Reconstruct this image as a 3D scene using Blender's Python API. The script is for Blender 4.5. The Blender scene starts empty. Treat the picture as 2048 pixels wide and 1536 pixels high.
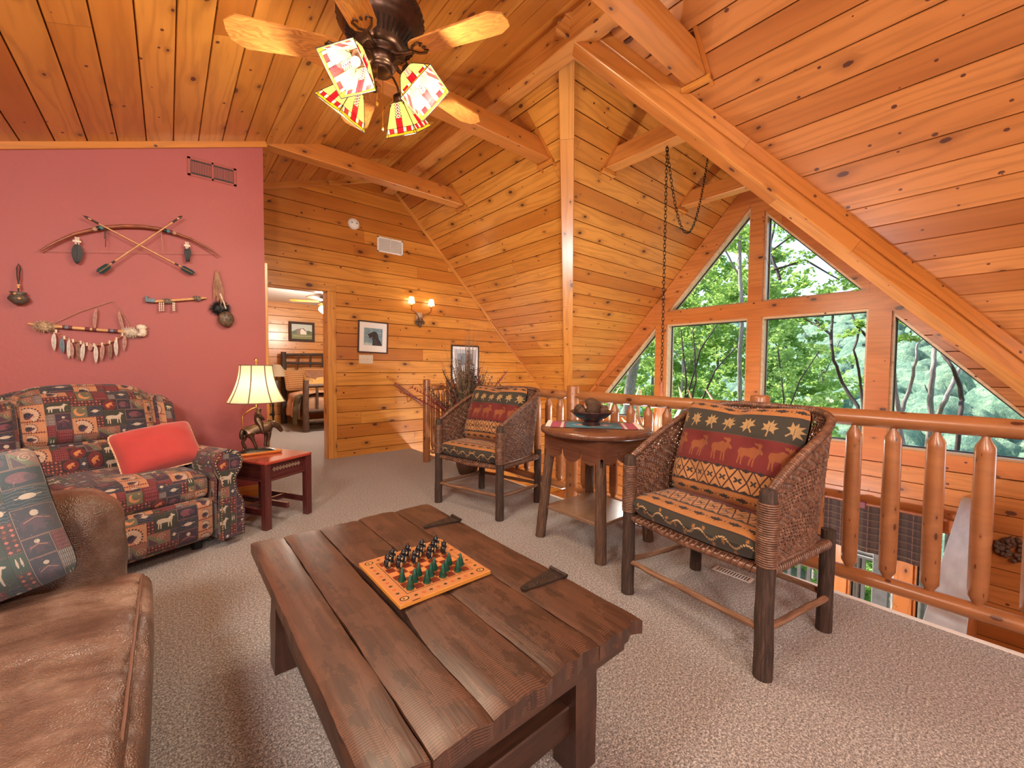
SKY=.31;SUN=9.5;EXPO=0.42;FANW=19;CHANW=6;BACKW=185;HALLW=12;DOWNW=108
import bpy, bmesh, math, random
import numpy as np
from mathutils import Vector, Matrix, Euler, noise as mnoise
PI=math.pi; R=math.radians
sc=bpy.context.scene; COL=sc.collection
rnd=random.Random(7)

# ------------------------------------------------------------------ mesh builder
def T(x=0,y=0,z=0): return Matrix.Translation((x,y,z))
def RZ(a): return Matrix.Rotation(a,4,'Z')
def RX(a): return Matrix.Rotation(a,4,'X')
def RY(a): return Matrix.Rotation(a,4,'Y')
def S(x,y,z): return Matrix.Diagonal((x,y,z,1))
def frame(p,d,up=(0,0,1)):
    """matrix whose local Z runs along d"""
    z=Vector(d).normalized(); u=Vector(up)
    if abs(z.dot(u))>.98: u=Vector((1,0,0))
    x=u.cross(z).normalized(); y=z.cross(x)
    m=Matrix((x,y,z)).transposed().to_4x4(); m.translation=Vector(p); return m
class MB:
    def __init__(s): s.v=[];s.f=[];s.uv=[];s.sm=[];s.mi=[]
    def add(s,vs,fs,uvs=None,smooth=False,M=None,mi=0):
        b=len(s.v)
        for p in vs:
            p=Vector(p); s.v.append(tuple(M@p) if M is not None else tuple(p))
        for i,f in enumerate(fs):
            s.f.append([b+k for k in f])
            s.uv.append(uvs[i] if uvs else [(0,0)]*len(f))
            s.sm.append(smooth); s.mi.append(mi)
        return s
    def box(s,x0,x1,y0,y1,z0,z1,M=None,bev=0,mi=0,off=None):
        sx,sy,sz=x1-x0,y1-y0,z1-z0
        L=max(range(3),key=lambda i:(sx,sy,sz)[i])
        o=off if off is not None else (rnd.random()*7,rnd.random()*7)
        if bev<=0:
            P=[(x,y,z) for x in (x0,x1) for y in (y0,y1) for z in (z0,z1)]
            F=[(0,1,3,2),(4,6,7,5),(0,4,5,1),(2,3,7,6),(0,2,6,4),(1,5,7,3)]
        else:
            b=min(bev,sx/2.1,sy/2.1,sz/2.1)
            P=[];idx={}
            for ix,x in enumerate((x0,x1)):
                for iy,y in enumerate((y0,y1)):
                    for iz,z in enumerate((z0,z1)):
                        dx=b*(1-2*ix);dy=b*(1-2*iy);dz=b*(1-2*iz)
                        for k,q in enumerate(((x,y+dy,z+dz),(x+dx,y,z+dz),(x+dx,y+dy,z))):
                            idx[(ix,iy,iz,k)]=len(P);P.append(q)
            g=lambda *a:idx[a];F=[]
            for i in (0,1):
                F.append([g(i,0,0,0),g(i,0,1,0),g(i,1,1,0),g(i,1,0,0)])
                F.append([g(0,i,0,1),g(1,i,0,1),g(1,i,1,1),g(0,i,1,1)])
                F.append([g(0,0,i,2),g(0,1,i,2),g(1,1,i,2),g(1,0,i,2)])
            for i in (0,1):
                for j in (0,1):
                    F.append([g(i,j,0,0),g(i,j,1,0),g(i,j,1,1),g(i,j,0,1)])
                    F.append([g(i,0,j,0),g(i,1,j,0),g(i,1,j,2),g(i,0,j,2)])
                    F.append([g(0,i,j,1),g(1,i,j,1),g(1,i,j,2),g(0,i,j,2)])
                    for k in (0,1): F.append([g(i,j,k,0),g(i,j,k,1),g(i,j,k,2)])
            c=Vector(((x0+x1)/2,(y0+y1)/2,(z0+z1)/2));F2=[]
            for f in F:
                a=[Vector(P[k]) for k in f];n=(a[1]-a[0]).cross(a[2]-a[0])
                m=sum(a,Vector())/len(a)-c
                F2.append(f if n.dot(m)>0 else f[::-1])
            F=F2
        uvs=[]
        for f in F:
            a=[Vector(P[k]) for k in f];n=(a[1]-a[0]).cross(a[2]-a[0]);ax=max(range(3),key=lambda i:abs(n[i]))
            if ax==L: i,j=[k for k in range(3) if k!=ax]
            else: i=L;j=[k for k in range(3) if k not in (ax,L)][0]
            uvs.append([(q[i]+o[0],q[j]+o[1]+ax*.37) for q in a])
        return s.add(P,F,uvs,False,M,mi)
    def prism(s,poly,h0,h1,M=None,mi=0,smooth=False):
        """2D polygon (x,y) extruded z h0..h1"""
        n=len(poly);A=sum(poly[i][0]*poly[(i+1)%n][1]-poly[(i+1)%n][0]*poly[i][1] for i in range(n))
        if A<0: poly=poly[::-1]
        P=[(x,y,h0) for x,y in poly]+[(x,y,h1) for x,y in poly]
        F=[list(range(n))[::-1],list(range(n,2*n))];U=[[poly[k] for k in F[0]],[poly[k-n] for k in F[1]]]
        acc=0
        for i in range(n):
            j=(i+1)%n;d=math.dist(poly[i],poly[j])
            F.append([i,j,j+n,i+n]);U.append([(acc,h0),(acc+d,h0),(acc+d,h1),(acc,h1)]);acc+=d
        return s.add(P,F,U,smooth,M,mi)
    def tube(s,pts,rad,seg=10,caps=True,M=None,mi=0,smooth=True,closed=False,flat=1.0,up=(0,0,1),uoff=None):
        pts=[Vector(p) for p in pts];n=len(pts)
        if not hasattr(rad,'__len__'): rad=[rad]*n
        V=[];Fs=[];U=[];acc=rnd.random()*5 if uoff is None else uoff;prev=None;ac=[]
        for i,p in enumerate(pts):
            if closed: d=pts[(i+1)%n]-pts[i-1]
            else: d=pts[min(i+1,n-1)]-pts[max(i-1,0)]
            if d.length<1e-9: d=Vector((0,0,1))
            d.normalize()
            if prev is None:
                u=Vector(up)
                if abs(u.dot(d))>.95: u=Vector((1,0,0))
                x=u.cross(d).normalized()
            else:
                x=(prev-d*prev.dot(d))
                x=x.normalized() if x.length>1e-6 else Vector((1,0,0)).cross(d).normalized()
            prev=x;y=d.cross(x)
            if i: acc+=(pts[i]-pts[i-1]).length
            ac.append(acc)
            for k in range(seg):
                a=2*PI*k/seg;V.append(p+x*math.cos(a)*rad[i]+y*math.sin(a)*rad[i]*flat)
        m=n if closed else n-1
        for i in range(m):
            i2=(i+1)%n
            for k in range(seg):
                k2=(k+1)%seg
                Fs.append([i*seg+k,i*seg+k2,i2*seg+k2,i2*seg+k])
                c=2*PI*max(rad[i],.001)/seg;a0=ac[i];a1=ac[i2] if i2 else ac[i]+.01
                U.append([(a0,k*c),(a0,(k+1)*c),(a1,(k+1)*c),(a1,k*c)])
        s.add(V,Fs,U,smooth,M,mi)
        if caps and not closed:
            r0,r1=rad[0],rad[-1]
            if r0>1e-4: s.add(V[:seg],[list(range(seg))[::-1]],[[(r0*math.cos(2*PI*k/seg),r0*math.sin(2*PI*k/seg)) for k in range(seg)][::-1]],False,M,mi)
            if r1>1e-4: s.add(V[-seg:],[list(range(seg))],[[(r1*math.cos(2*PI*k/seg),r1*math.sin(2*PI*k/seg)) for k in range(seg)]],False,M,mi)
        return s
    def lathe(s,prof,seg=24,M=None,mi=0,smooth=True,flute=0,nf=8,a0=0,a1=2*PI):
        """profile list of (r,z)"""
        full=abs(a1-a0-2*PI)<1e-6;ns=seg if full else seg+1
        V=[];Fs=[];U=[];n=len(prof);acc=0;ac=[]
        for i,(r,z) in enumerate(prof):
            if i: acc+=math.dist(prof[i],prof[i-1])
            ac.append(acc)
            for k in range(ns):
                a=a0+(a1-a0)*k/seg;rr=r*(1+flute*math.cos(a*nf));V.append((rr*math.cos(a),rr*math.sin(a),z))
        for i in range(n-1):
            for k in range(seg):
                k2=(k+1)%ns if full else k+1
                Fs.append([i*ns+k,i*ns+k2,(i+1)*ns+k2,(i+1)*ns+k])
                U.append([(k/seg,ac[i]),((k+1)/seg,ac[i]),((k+1)/seg,ac[i+1]),(k/seg,ac[i+1])])
        s.add(V,Fs,U,smooth,M,mi)
        if full:
            if prof[0][0]>1e-4: s.add(V[:ns],[list(range(ns))[::-1]],[[(v[0],v[1]) for v in V[:ns]][::-1]],False,M,mi)
            if prof[-1][0]>1e-4: s.add(V[-ns:],[list(range(ns))],[[(v[0],v[1]) for v in V[-ns:]]],False,M,mi)
        return s
    def ell(s,c,r,M=None,seg=12,rings=8,mi=0,jit=0):
        prof=[];V=[];Fs=[];U=[]
        for i in range(rings+1):
            t=PI*i/rings
            for k in range(seg):
                a=2*PI*k/seg;j=1+(jit*(mnoise.noise(Vector((math.cos(a)*3+c[0]*9,math.sin(a)*3+c[1]*9,t*2+c[2]*9)))) if jit else 0)
                V.append((c[0]+r[0]*j*math.sin(t)*math.cos(a),c[1]+r[1]*j*math.sin(t)*math.sin(a),c[2]-r[2]*j*math.cos(t)))
        for i in range(rings):
            for k in range(seg):
                k2=(k+1)%seg;Fs.append([i*seg+k,i*seg+k2,(i+1)*seg+k2,(i+1)*seg+k])
                U.append([(k/seg,i/rings),((k+1)/seg,i/rings),((k+1)/seg,(i+1)/rings),(k/seg,(i+1)/rings)])
        return s.add(V,Fs,U,True,M,mi)
    def grid(s,fn,nu,nv,M=None,mi=0,smooth=True,uvfn=None,closed_u=False):
        V=[fn(i/nu,j/nv) for j in range(nv+1) for i in range(nu+1)]
        Fs=[];U=[]
        uvfn=uvfn or (lambda a,b:(a,b))
        for j in range(nv):
            for i in range(nu):
                a=j*(nu+1)+i;Fs.append([a,a+1,a+nu+2,a+nu+1])
                U.append([uvfn(i/nu,j/nv),uvfn((i+1)/nu,j/nv),uvfn((i+1)/nu,(j+1)/nv),uvfn(i/nu,(j+1)/nv)])
        return s.add(V,Fs,U,smooth,M,mi)
    def rbox(s,c,h,r,n=10,M=None,mi=0,fn=None,uvs=1.0,bulge=(0,0,0)):
        """soft box: centre c, half sizes h, corner radius r; bulge pushes faces out"""
        for ax in range(3):
            for sg in (-1,1):
                i,j=[k for k in range(3) if k!=ax]
                if sg<0: i,j=j,i
                if ax==1: i,j=j,i
                def q(a,b,ax=ax,sg=sg,i=i,j=j):
                    t=[0,0,0];t[ax]=sg;t[i]=a*2-1;t[j]=b*2-1
                    bx=[(1-t[k]**4) for k in range(3)]
                    p=[t[k]*h[k] for k in range(3)]
                    inner=[max(-(h[k]-r),min(h[k]-r,p[k])) for k in range(3)]
                    d=Vector([p[k]-inner[k] for k in range(3)])
                    if d.length>1e-9: d=d.normalized()*r
                    o=[inner[k]+d[k] for k in range(3)]
                    for k in range(3):
                        w=1
                        for m in range(3):
                            if m!=k: w*=bx[m]
                        o[k]+=bulge[k]*w*(o[k]/h[k])
                    o=[o[k]+c[k] for k in range(3)]
                    if fn: o=fn(Vector(o))
                    return o
                def uvf(a,b,ax=ax,i=i,j=j):
                    pi_=(a*2-1)*h[i]+c[i];pj=(b*2-1)*h[j]+c[j]
                    D={i:pi_,j:pj}
                    if ax==0: u,v=D[1],D[2]
                    elif ax==1: u,v=D[0],D[2]
                    else: u,v=D[0],D[1]
                    return (u*uvs+ax*.31,v*uvs+ax*.17)
                s.grid(q,n,n,M,mi,True,uvf)
        return s
    def pillow(s,w,h,t,n=16,M=None,mi=0,uv=(0,1,0,1),edge=.006,wr=0,fn=None):
        """cushion lying in local XY, thickness along Z"""
        for sg in (1,-1):
            def q(a,b,sg=sg):
                x=a*2-1;y=b*2-1
                e=((1-abs(x)**2.6)*(1-abs(y)**2.6))
                z=edge+t/2*max(e,0)**.5
                rr_=.085*(abs(x)*abs(y))**6;cx=1-.05*(1-abs(y)**2)*abs(x)**4-rr_;cy=1-.05*(1-abs(x)**2)*abs(y)**4-rr_
                if wr: z+=wr*mnoise.noise(Vector((x*2.3,y*2.3,sg*3)))*min(1,e*4)
                p=Vector((x*w/2*cx,y*h/2*cy,sg*z))
                return fn(p) if fn else p
            u0,u1,v0,v1=uv
            f=(lambda a,b:(u0+(u1-u0)*a,v0+(v1-v0)*b))
            if sg>0: s.grid(q,n,n,M,mi,True,f)
            else: s.grid(lambda a,b:q(1-a,b),n,n,M,mi,True,lambda a,b:f(1-a,b))
        return s
    def build(s,name,mat,parent=None,weld=0,recalc=False):
        me=bpy.data.meshes.new(name);me.from_pydata(s.v,[],s.f)
        uvl=me.uv_layers.new(name='UVMap')
        fl=[c for u in s.uv for q in u for c in q]
        uvl.data.foreach_set('uv',fl)
        me.polygons.foreach_set('use_smooth',s.sm)
        mats=mat if isinstance(mat,(list,tuple)) else [mat]
        for m in mats: me.materials.append(m)
        if len(mats)>1: me.polygons.foreach_set('material_index',s.mi)
        if weld or recalc:
            bm=bmesh.new();bm.from_mesh(me)
            if weld: bmesh.ops.remove_doubles(bm,verts=bm.verts,dist=weld)
            if recalc: bmesh.ops.recalc_face_normals(bm,faces=bm.faces)
            bm.to_mesh(me);bm.free()
        me.update()
        o=bpy.data.objects.new(name,me);COL.objects.link(o)
        if parent is not None: o.parent=parent
        return o
def tag(o,label=None,cat=None,group=None,kind=None):
    if label: o['label']=label
    if cat: o['category']=cat
    if group: o['group']=group
    if kind: o['kind']=kind
    return o
def thing(name,label,cat,loc=(0,0,0),rz=0,group=None,rot=None):
    o=bpy.data.objects.new(name,None);COL.objects.link(o);o.empty_display_size=.05
    o.location=loc;o.rotation_euler=rot if rot else (0,0,rz)
    return tag(o,label,cat,group)
def struct(o): o['kind']='structure';return o
def copy_tree(o,parent=None,kids=None):
    c=o.copy();COL.objects.link(c)
    if parent is not None: c.parent=parent
    for ch in (kids if kids is not None else [k for k in COL.objects if k.parent==o]): copy_tree(ch,c)
    return c

# ------------------------------------------------------------------ planked surface with real V grooves
def planked(name,poly,udir,mat,W=.165,off=0,holes=(),thick=.05,groove=.005,depth=.011,nrm=None,parent=None):
    """poly: 3D points of a planar polygon; boards run along udir. nrm = side seen from the room"""
    pts=[Vector(p) for p in poly];u=Vector(udir).normalized()
    n=(pts[1]-pts[0]).cross(pts[2]-pts[0]).normalized()
    if nrm is not None and n.dot(Vector(nrm))<0: n=-n
    v=n.cross(u).normalized()
    o=Vector((0,0,0));base=pts[0]-(u*pts[0].dot(u)+v*pts[0].dot(v))
    to2=lambda p:(p.dot(u),p.dot(v))
    bm=bmesh.new()
    P2=[to2(p) for p in pts]
    if holes:
        H2=[[to2(Vector(q)) for q in h] for h in holes]
        # triangulate with holes via tessellation
        from mathutils.geometry import tessellate_polygon
        loops=[[Vector((a,b,0)) for a,b in P2]]+[[Vector((a,b,0)) for a,b in h] for h in H2]
        flat=[q for l in loops for q in l]
        vs=[bm.verts.new((q.x,q.y,0)) for q in flat]
        for t in tessellate_polygon(loops):
            try: bm.faces.new([vs[k] for k in t])
            except Exception: pass
    else:
        bm.faces.new([bm.verts.new((a,b,0)) for a,b in P2])
    vmin=min(p[1] for p in P2);vmax=max(p[1] for p in P2)
    k=math.floor((vmin-off)/W)
    lines=[]
    while k*W+off<vmax+W:
        for d in (-groove,0,groove): lines.append((k*W+off+d,d==0))
        k+=1
    for y,c in lines:
        if vmin-.001<y<vmax+.001:
            g=bm.verts[:]+bm.edges[:]+bm.faces[:]
            bmesh.ops.bisect_plane(bm,geom=g,dist=1e-5,plane_co=(0,y,0),plane_no=(0,1,0))
    cs=[y for y,c in lines if c]
    bm.normal_update()
    if bm.faces and bm.faces[:][0].normal.z<0: bmesh.ops.reverse_faces(bm,faces=bm.faces[:])
    for vt in bm.verts:
        for y in cs:
            if abs(vt.co.y-y)<2e-4: vt.co.z=-depth;break
    uvl=bm.loops.layers.uv.new('UVMap')
    for f in bm.faces:
        cy=f.calc_center_median().y;kk=math.floor((cy-off)/W);lo=kk*W+off
        for l in f.loops: l[uvl].uv=(l.vert.co.x,min(max(l.vert.co.y,lo+1e-4),lo+W-1e-4)-off+50*W)
    n0=pts[0].dot(n)
    for vt in bm.verts:
        c=vt.co.copy();vt.co=u*c.x+v*c.y+n*(n0+c.z)
    # backing for thickness
    if thick:
        edges=[e for e in bm.edges if e.is_boundary]
        r=bmesh.ops.extrude_edge_only(bm,edges=edges)
        for g in r['geom']:
            if isinstance(g,bmesh.types.BMVert): g.co-=n*thick
        loops2=[e for e in bm.edges if e.is_boundary]
        try: bmesh.ops.triangle_fill(bm,edges=loops2,use_beauty=False)
        except Exception: pass
    me=bpy.data.meshes.new(name);bm.to_mesh(me);bm.free();me.materials.append(mat)
    ob=bpy.data.objects.new(name,me);COL.objects.link(ob)
    if parent is not None: ob.parent=parent
    else: struct(ob)
    return ob

# ------------------------------------------------------------------ node helper
class G:
    def __init__(s,name,rough=.5):
        s.m=bpy.data.materials.new(name);s.m.use_nodes=True;s.t=s.m.node_tree;s.t.nodes.clear()
        s.out=s.t.nodes.new('ShaderNodeOutputMaterial');s.b=s.t.nodes.new('ShaderNodeBsdfPrincipled')
        s.t.links.new(s.b.outputs[0],s.out.inputs[0]);s.b.inputs['Roughness'].default_value=rough
        s._tc=None
    def n(s,ty,ins=None,**kw):
        nd=s.t.nodes.new(ty)
        for k,v in kw.items(): setattr(nd,k,v)
        for k,v in (ins or {}).items(): s.set(nd.inputs[k],v)
        return nd
    def set(s,sock,v):
        if isinstance(v,bpy.types.NodeSocket): s.t.links.new(v,sock)
        elif hasattr(v,'__len__') and len(v)==3 and sock.type=='RGBA': sock.default_value=(*v,1)
        else: sock.default_value=v
    def uv(s): return s.n('ShaderNodeTexCoord').outputs['UV']
    def obj(s): return s.n('ShaderNodeTexCoord').outputs['Object']
    def gen(s): return s.n('ShaderNodeTexCoord').outputs['Generated']
    def m_(s,op,a,b=0,c=0,clamp=False):
        nd=s.n('ShaderNodeMath',operation=op,use_clamp=clamp)
        s.set(nd.inputs[0],a);s.set(nd.inputs[1],b)
        if op in('MULTIPLY_ADD','WRAP','COMPARE'): s.set(nd.inputs[2],c)
        return nd.outputs[0]
    def sep(s,v): nd=s.n('ShaderNodeSeparateXYZ',{0:v});return nd.outputs
    def comb(s,x,y,z=0): return s.n('ShaderNodeCombineXYZ',{0:x,1:y,2:z}).outputs[0]
    def map(s,v,sc_=(1,1,1),loc=(0,0,0),rot=(0,0,0)): return s.n('ShaderNodeMapping',{0:v,1:loc,2:rot,3:sc_}).outputs[0]
    def noise(s,v,scale,detail=3,rough=.5,dist=0,col=False):
        nd=s.n('ShaderNodeTexNoise',{'Vector':v,'Scale':scale,'Detail':detail,'Roughness':rough,'Distortion':dist});return nd.outputs[1 if col else 0]
    def white(s,v): nd=s.n('ShaderNodeTexWhiteNoise',noise_dimensions='3D');s.set(nd.inputs['Vector'],v);return nd.outputs['Value']
    def vor(s,v,scale,feature='F1',rand=1,metric='EUCLIDEAN',dim='3D'):
        nd=s.n('ShaderNodeTexVoronoi',{'Vector':v,'Scale':scale,'Randomness':rand},feature=feature,distance=metric,voronoi_dimensions=dim);return nd
    def ramp(s,f,stops,interp='LINEAR'):
        nd=s.n('ShaderNodeValToRGB',{0:f});cr=nd.color_ramp;cr.interpolation=interp
        while len(cr.elements)<len(stops): cr.elements.new(.5)
        for e,(p,c) in zip(cr.elements,stops):
            e.position=p;e.color=(*c,1) if hasattr(c,'__len__') else (c,c,c,1)
        return nd.outputs[0]
    def mix(s,f,a,b,mode='MIX'):
        nd=s.n('ShaderNodeMix',data_type='RGBA',blend_type=mode)
        s.set(nd.inputs[0],f);s.set(nd.inputs[6],a);s.set(nd.inputs[7],b);return nd.outputs[2]
    def bump(s,h,strength=.3,dist=.002,normal=None):
        nd=s.n('ShaderNodeBump',{'Height':h,'Strength':strength,'Distance':dist})
        if normal is not None: s.set(nd.inputs['Normal'],normal)
        s.set(s.b.inputs['Normal'],nd.outputs[0]);return nd.outputs[0]
    def c(s,v): s.set(s.b.inputs['Base Color'],v);return s
    def p(s,**kw):
        for k,v in kw.items(): s.set(s.b.inputs[k.replace('_',' ')],v)
        return s
def srgb(r,g,b):
    f=lambda c:(c/255/12.92) if c/255<=.04045 else ((c/255+.055)/1.055)**2.4
    return (f(r),f(g),f(b))
_pm={}
def plain(name,col,rough=.5,metal=0,var=.08,scale=30,bump=0,**kw):
    if name in _pm: return _pm[name]
    g=G(name,rough);f=g.noise(g.obj(),scale,3)
    a=tuple(min(1,c*(1+var)) for c in col);b=tuple(c*(1-var) for c in col)
    g.c(g.ramp(f,[(.3,b),(.7,a)]));g.p(Metallic=metal,**kw)
    if bump: g.bump(g.noise(g.obj(),scale*3,4),bump,.003)
    _pm[name]=g.m;return g.m

# ------------------------------------------------------------------ materials
def pine(name,light,mid,dark,W=.165,knots=.42,rough=.35,coat=.55,grain=1.0,ksize=1.0):
    g=G(name,rough);u,v,_=g.sep(g.uv())
    idx=g.m_('FLOOR',g.m_('DIVIDE',v,W))
    r1=g.white(g.comb(idx,3.1,0))
    seg=g.m_('FLOOR',g.m_('DIVIDE',g.m_('ADD',u,g.m_('MULTIPLY',r1,9.)),4.9))
    idr=g.white(g.comb(idx,seg,1.7));idr2=g.white(g.comb(idx,seg,9.2))
    off=g.m_('MULTIPLY',idr,37.)
    P=g.comb(g.m_('ADD',u,off),v,off)
    # cathedral grain
    d1=g.noise(g.map(P,(.55,5,1)),1.6,3,.5)
    w=g.m_('ADD',g.m_('MULTIPLY',d1,9.*grain),g.m_('MULTIPLY',v,26.))
    ring=g.m_('MULTIPLY_ADD',g.m_('SINE',g.m_('MULTIPLY',w,3.2)),.5,.5)
    fine=g.noise(g.map(P,(3,90,1)),2.,4,.6)
    tone=g.m_('ADD',g.m_('MULTIPLY',idr2,.5),g.m_('MULTIPLY',g.noise(g.map(P,(.45,4,1)),1.3,3,.6),.5))
    col=g.ramp(tone,[(.2,dark),(.42,mid),(.70,light)])
    col=g.mix(g.m_('MULTIPLY',g.m_('POWER',ring,2.5),.42),col,tuple(c*.62 for c in mid),'MIX')
    col=g.mix(g.m_('MULTIPLY',fine,.28),col,tuple(c*.7 for c in mid))
    # knots
    Q=g.map(P,(.55,1,1))
    vo=g.vor(Q,5.0/ksize,dim='2D');dist=vo.outputs['Distance'];cc=g.sep(vo.outputs['Color'])
    gate=g.m_('LESS_THAN',cc[0],knots)
    rad=g.m_('MULTIPLY_ADD',g.m_('POWER',cc[1],2.),.085,.035)
    dn=g.m_('ADD',dist,g.m_('MULTIPLY',g.m_('SUBTRACT',g.noise(P,60,2),.5),.05))
    k=g.m_('MULTIPLY',gate,g.m_('SUBTRACT',1,g.m_('DIVIDE',dn,rad),clamp=True))
    halo=g.m_('MULTIPLY',gate,g.m_('SUBTRACT',1,g.m_('DIVIDE',dn,g.m_('MULTIPLY',rad,3.6)),clamp=True))
    col=g.mix(g.m_('MULTIPLY',halo,.65),col,tuple(c*.5 for c in dark))
    kc=g.ramp(g.m_('FRACT',g.m_('MULTIPLY',k,3.)),[(0,(.05,.012,.006)),(.6,(.11,.03,.012)),(1,(.045,.01,.006))])
    col=g.mix(g.m_('MULTIPLY',k,5.,clamp=True),col,kc)
    vo2=g.vor(g.map(P,(.8,1,1),(3,5,0)),9.,dim='2D');c2=g.sep(vo2.outputs['Color'])
    sm=g.m_('MULTIPLY',g.m_('LESS_THAN',c2[0],.17),g.m_('LESS_THAN',vo2.outputs['Distance'],g.m_('MULTIPLY_ADD',c2[1],.07,.03)))
    col=g.mix(sm,col,(.10,.025,.01))
    # board end joint
    fr=g.m_('FRACT',g.m_('DIVIDE',g.m_('ADD',u,g.m_('MULTIPLY',r1,9.)),4.9))
    j=g.m_('LESS_THAN',fr,.0009);col=g.mix(g.m_('MULTIPLY',j,.5),col,(.10,.03,.015))
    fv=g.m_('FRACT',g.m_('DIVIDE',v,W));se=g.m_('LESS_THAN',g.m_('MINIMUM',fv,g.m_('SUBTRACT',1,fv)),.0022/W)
    if W<.5: col=g.mix(g.m_('MULTIPLY',se,.85),col,tuple(c*.22 for c in dark))  # board gap drawn dark; the groove's shade is put into the colour
    g.c(col);g.p(Coat_Weight=coat,Coat_Roughness=.24)
    g.bump(g.m_('ADD',fine,g.m_('MULTIPLY',ring,.4)),.08,.002)
    return g.m
M={}
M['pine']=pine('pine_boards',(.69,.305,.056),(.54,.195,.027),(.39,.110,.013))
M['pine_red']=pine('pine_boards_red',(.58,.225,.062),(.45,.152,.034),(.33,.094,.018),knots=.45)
M['trim']=pine('pine_trim',(.67,.30,.06),(.57,.21,.035),(.45,.14,.02),W=.9,knots=.3,rough=.35)
M['beam']=pine('pine_beam',(.63,.26,.06),(.54,.19,.035),(.43,.13,.02),W=1.3,knots=.34,rough=.4)
M['log']=pine('peeled_log',(.48,.225,.095),(.40,.165,.062),(.33,.12,.04),W=2.,knots=.5,rough=.35,ksize=.8)
M['frame_wood']=pine('window_frame_wood',(.66,.26,.07),(.57,.19,.045),(.46,.13,.03),W=1.1,knots=.4)
M['pale_wood']=pine('pale_jamb_wood',(.75,.56,.34),(.68,.48,.27),(.6,.4,.2),W=1.1,knots=.3)
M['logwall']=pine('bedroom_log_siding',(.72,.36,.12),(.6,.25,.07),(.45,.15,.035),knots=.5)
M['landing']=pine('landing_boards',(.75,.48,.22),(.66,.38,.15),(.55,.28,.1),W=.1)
# red painted drywall
g=G('red_wall_paint',.55);n1=g.noise(g.obj(),55,4,.6);g.c(g.ramp(g.noise(g.obj(),1.2,2),[(.3,(.335,.078,.078)),(.7,(.37,.088,.087))]));g.bump(n1,.35,.004);M['red']=g.m
# carpet
g=G('speckled_carpet',.95);P=g.obj()
a=g.noise(P,165,2,.85);b=g.noise(P,85,2,.75);c=g.noise(P,2.5,3)
f=g.m_('ADD',g.m_('MULTIPLY',a,.7),g.m_('MULTIPLY',b,.3))
col=g.ramp(f,[(.38,(.045,.036,.034)),(.46,(.17,.147,.138)),(.54,(.40,.375,.36)),(.62,(.74,.73,.72))])
col=g.mix(g.m_('MULTIPLY',c,.22),col,(.33,.26,.22))
g.c(col);g.bump(f,.9,.012);g.p(Sheen_Weight=.3);M['carpet']=g.m
# old barn table wood
def oldwood(name,light,mid,dark,saw=1.0):
    g=G(name,.42);u,v,_=g.sep(g.uv());P=g.comb(u,v,0)
    grain=g.noise(g.map(P,(1.5,22,1)),2.2,5,.65,.6)
    w=g.m_('SINE',g.m_('ADD',g.m_('MULTIPLY',u,1000.),g.m_('MULTIPLY',g.noise(P,3,2),9.)))
    big=g.noise(g.map(P,(1.2,3,1)),2.6,4,.6)
    sawm=g.m_('MULTIPLY',g.m_('MULTIPLY',g.m_('GREATER_THAN',w,.2),g.m_('GREATER_THAN',g.noise(g.map(P,(1,1.6,1)),5.,4,.7),.50)),saw)
    d=g.noise(g.map(P,(.8,5,1)),1.5,3)
    ring=g.m_('SINE',g.m_('MULTIPLY',g.m_('ADD',g.m_('MULTIPLY',d,8.),g.m_('MULTIPLY',v,18.)),4.2))
    col=g.ramp(g.m_('ADD',g.m_('MULTIPLY',grain,.6),g.m_('MULTIPLY',big,.4)),[(.3,dark),(.5,mid),(.72,light)])
    col=g.mix(g.m_('MULTIPLY',g.m_('POWER',g.m_('MULTIPLY_ADD',ring,.5,.5),2.),.35),col,dark)
    col=g.mix(g.m_('MULTIPLY',sawm,.34),col,tuple(min(1,c*2.0) for c in light))
    sc_=g.vor(g.map(P,(1,1,1)),22.,dim='2D');s2=g.m_('LESS_THAN',sc_.outputs['Distance'],.03)
    col=g.mix(g.m_('MULTIPLY',s2,.8),col,(.02,.01,.008))
    g.c(col);g.p(Coat_Weight=.25,Coat_Roughness=.3)
    g.bump(g.m_('ADD',grain,g.m_('MULTIPLY',sawm,.5)),.5,.003);return g.m
M['old']=oldwood('old_barn_wood',(.115,.049,.028),(.052,.021,.013),(.016,.007,.005))
M['old_dark']=oldwood('old_barn_wood_dark',(.09,.035,.02),(.05,.02,.012),(.02,.009,.006),.3)
# bark branch legs
def bark(name,a,b,c,sc_=1):
    g=G(name,.7);u,v,_=g.sep(g.uv());P=g.comb(u,v,0)
    f=g.noise(g.map(P,(6,70,1)),1.6*sc_,5,.65,.5);g.c(g.ramp(f,[(.3,a),(.5,b),(.72,c)]));g.bump(f,.9,.006);return g.m
M['bark']=bark('hickory_bark',(.014,.008,.006),(.042,.023,.016),(.10,.055,.038))
M['bark2']=bark('hickory_bark_light',(.04,.018,.012),(.10,.05,.03),(.20,.115,.07))
M['rod']=bark('smooth_branch',(.12,.055,.03),(.22,.11,.06),(.33,.19,.12),.6)
# wicker strand
g=G('brown_rattan_strand',.38);f=g.noise(g.obj(),40,3);g.c(g.ramp(f,[(.3,(.085,.038,.024)),(.55,(.17,.08,.05)),(.75,(.29,.155,.10))]));g.p(Coat_Weight=.3,Coat_Roughness=.25);M['wicker']=g.m
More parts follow.
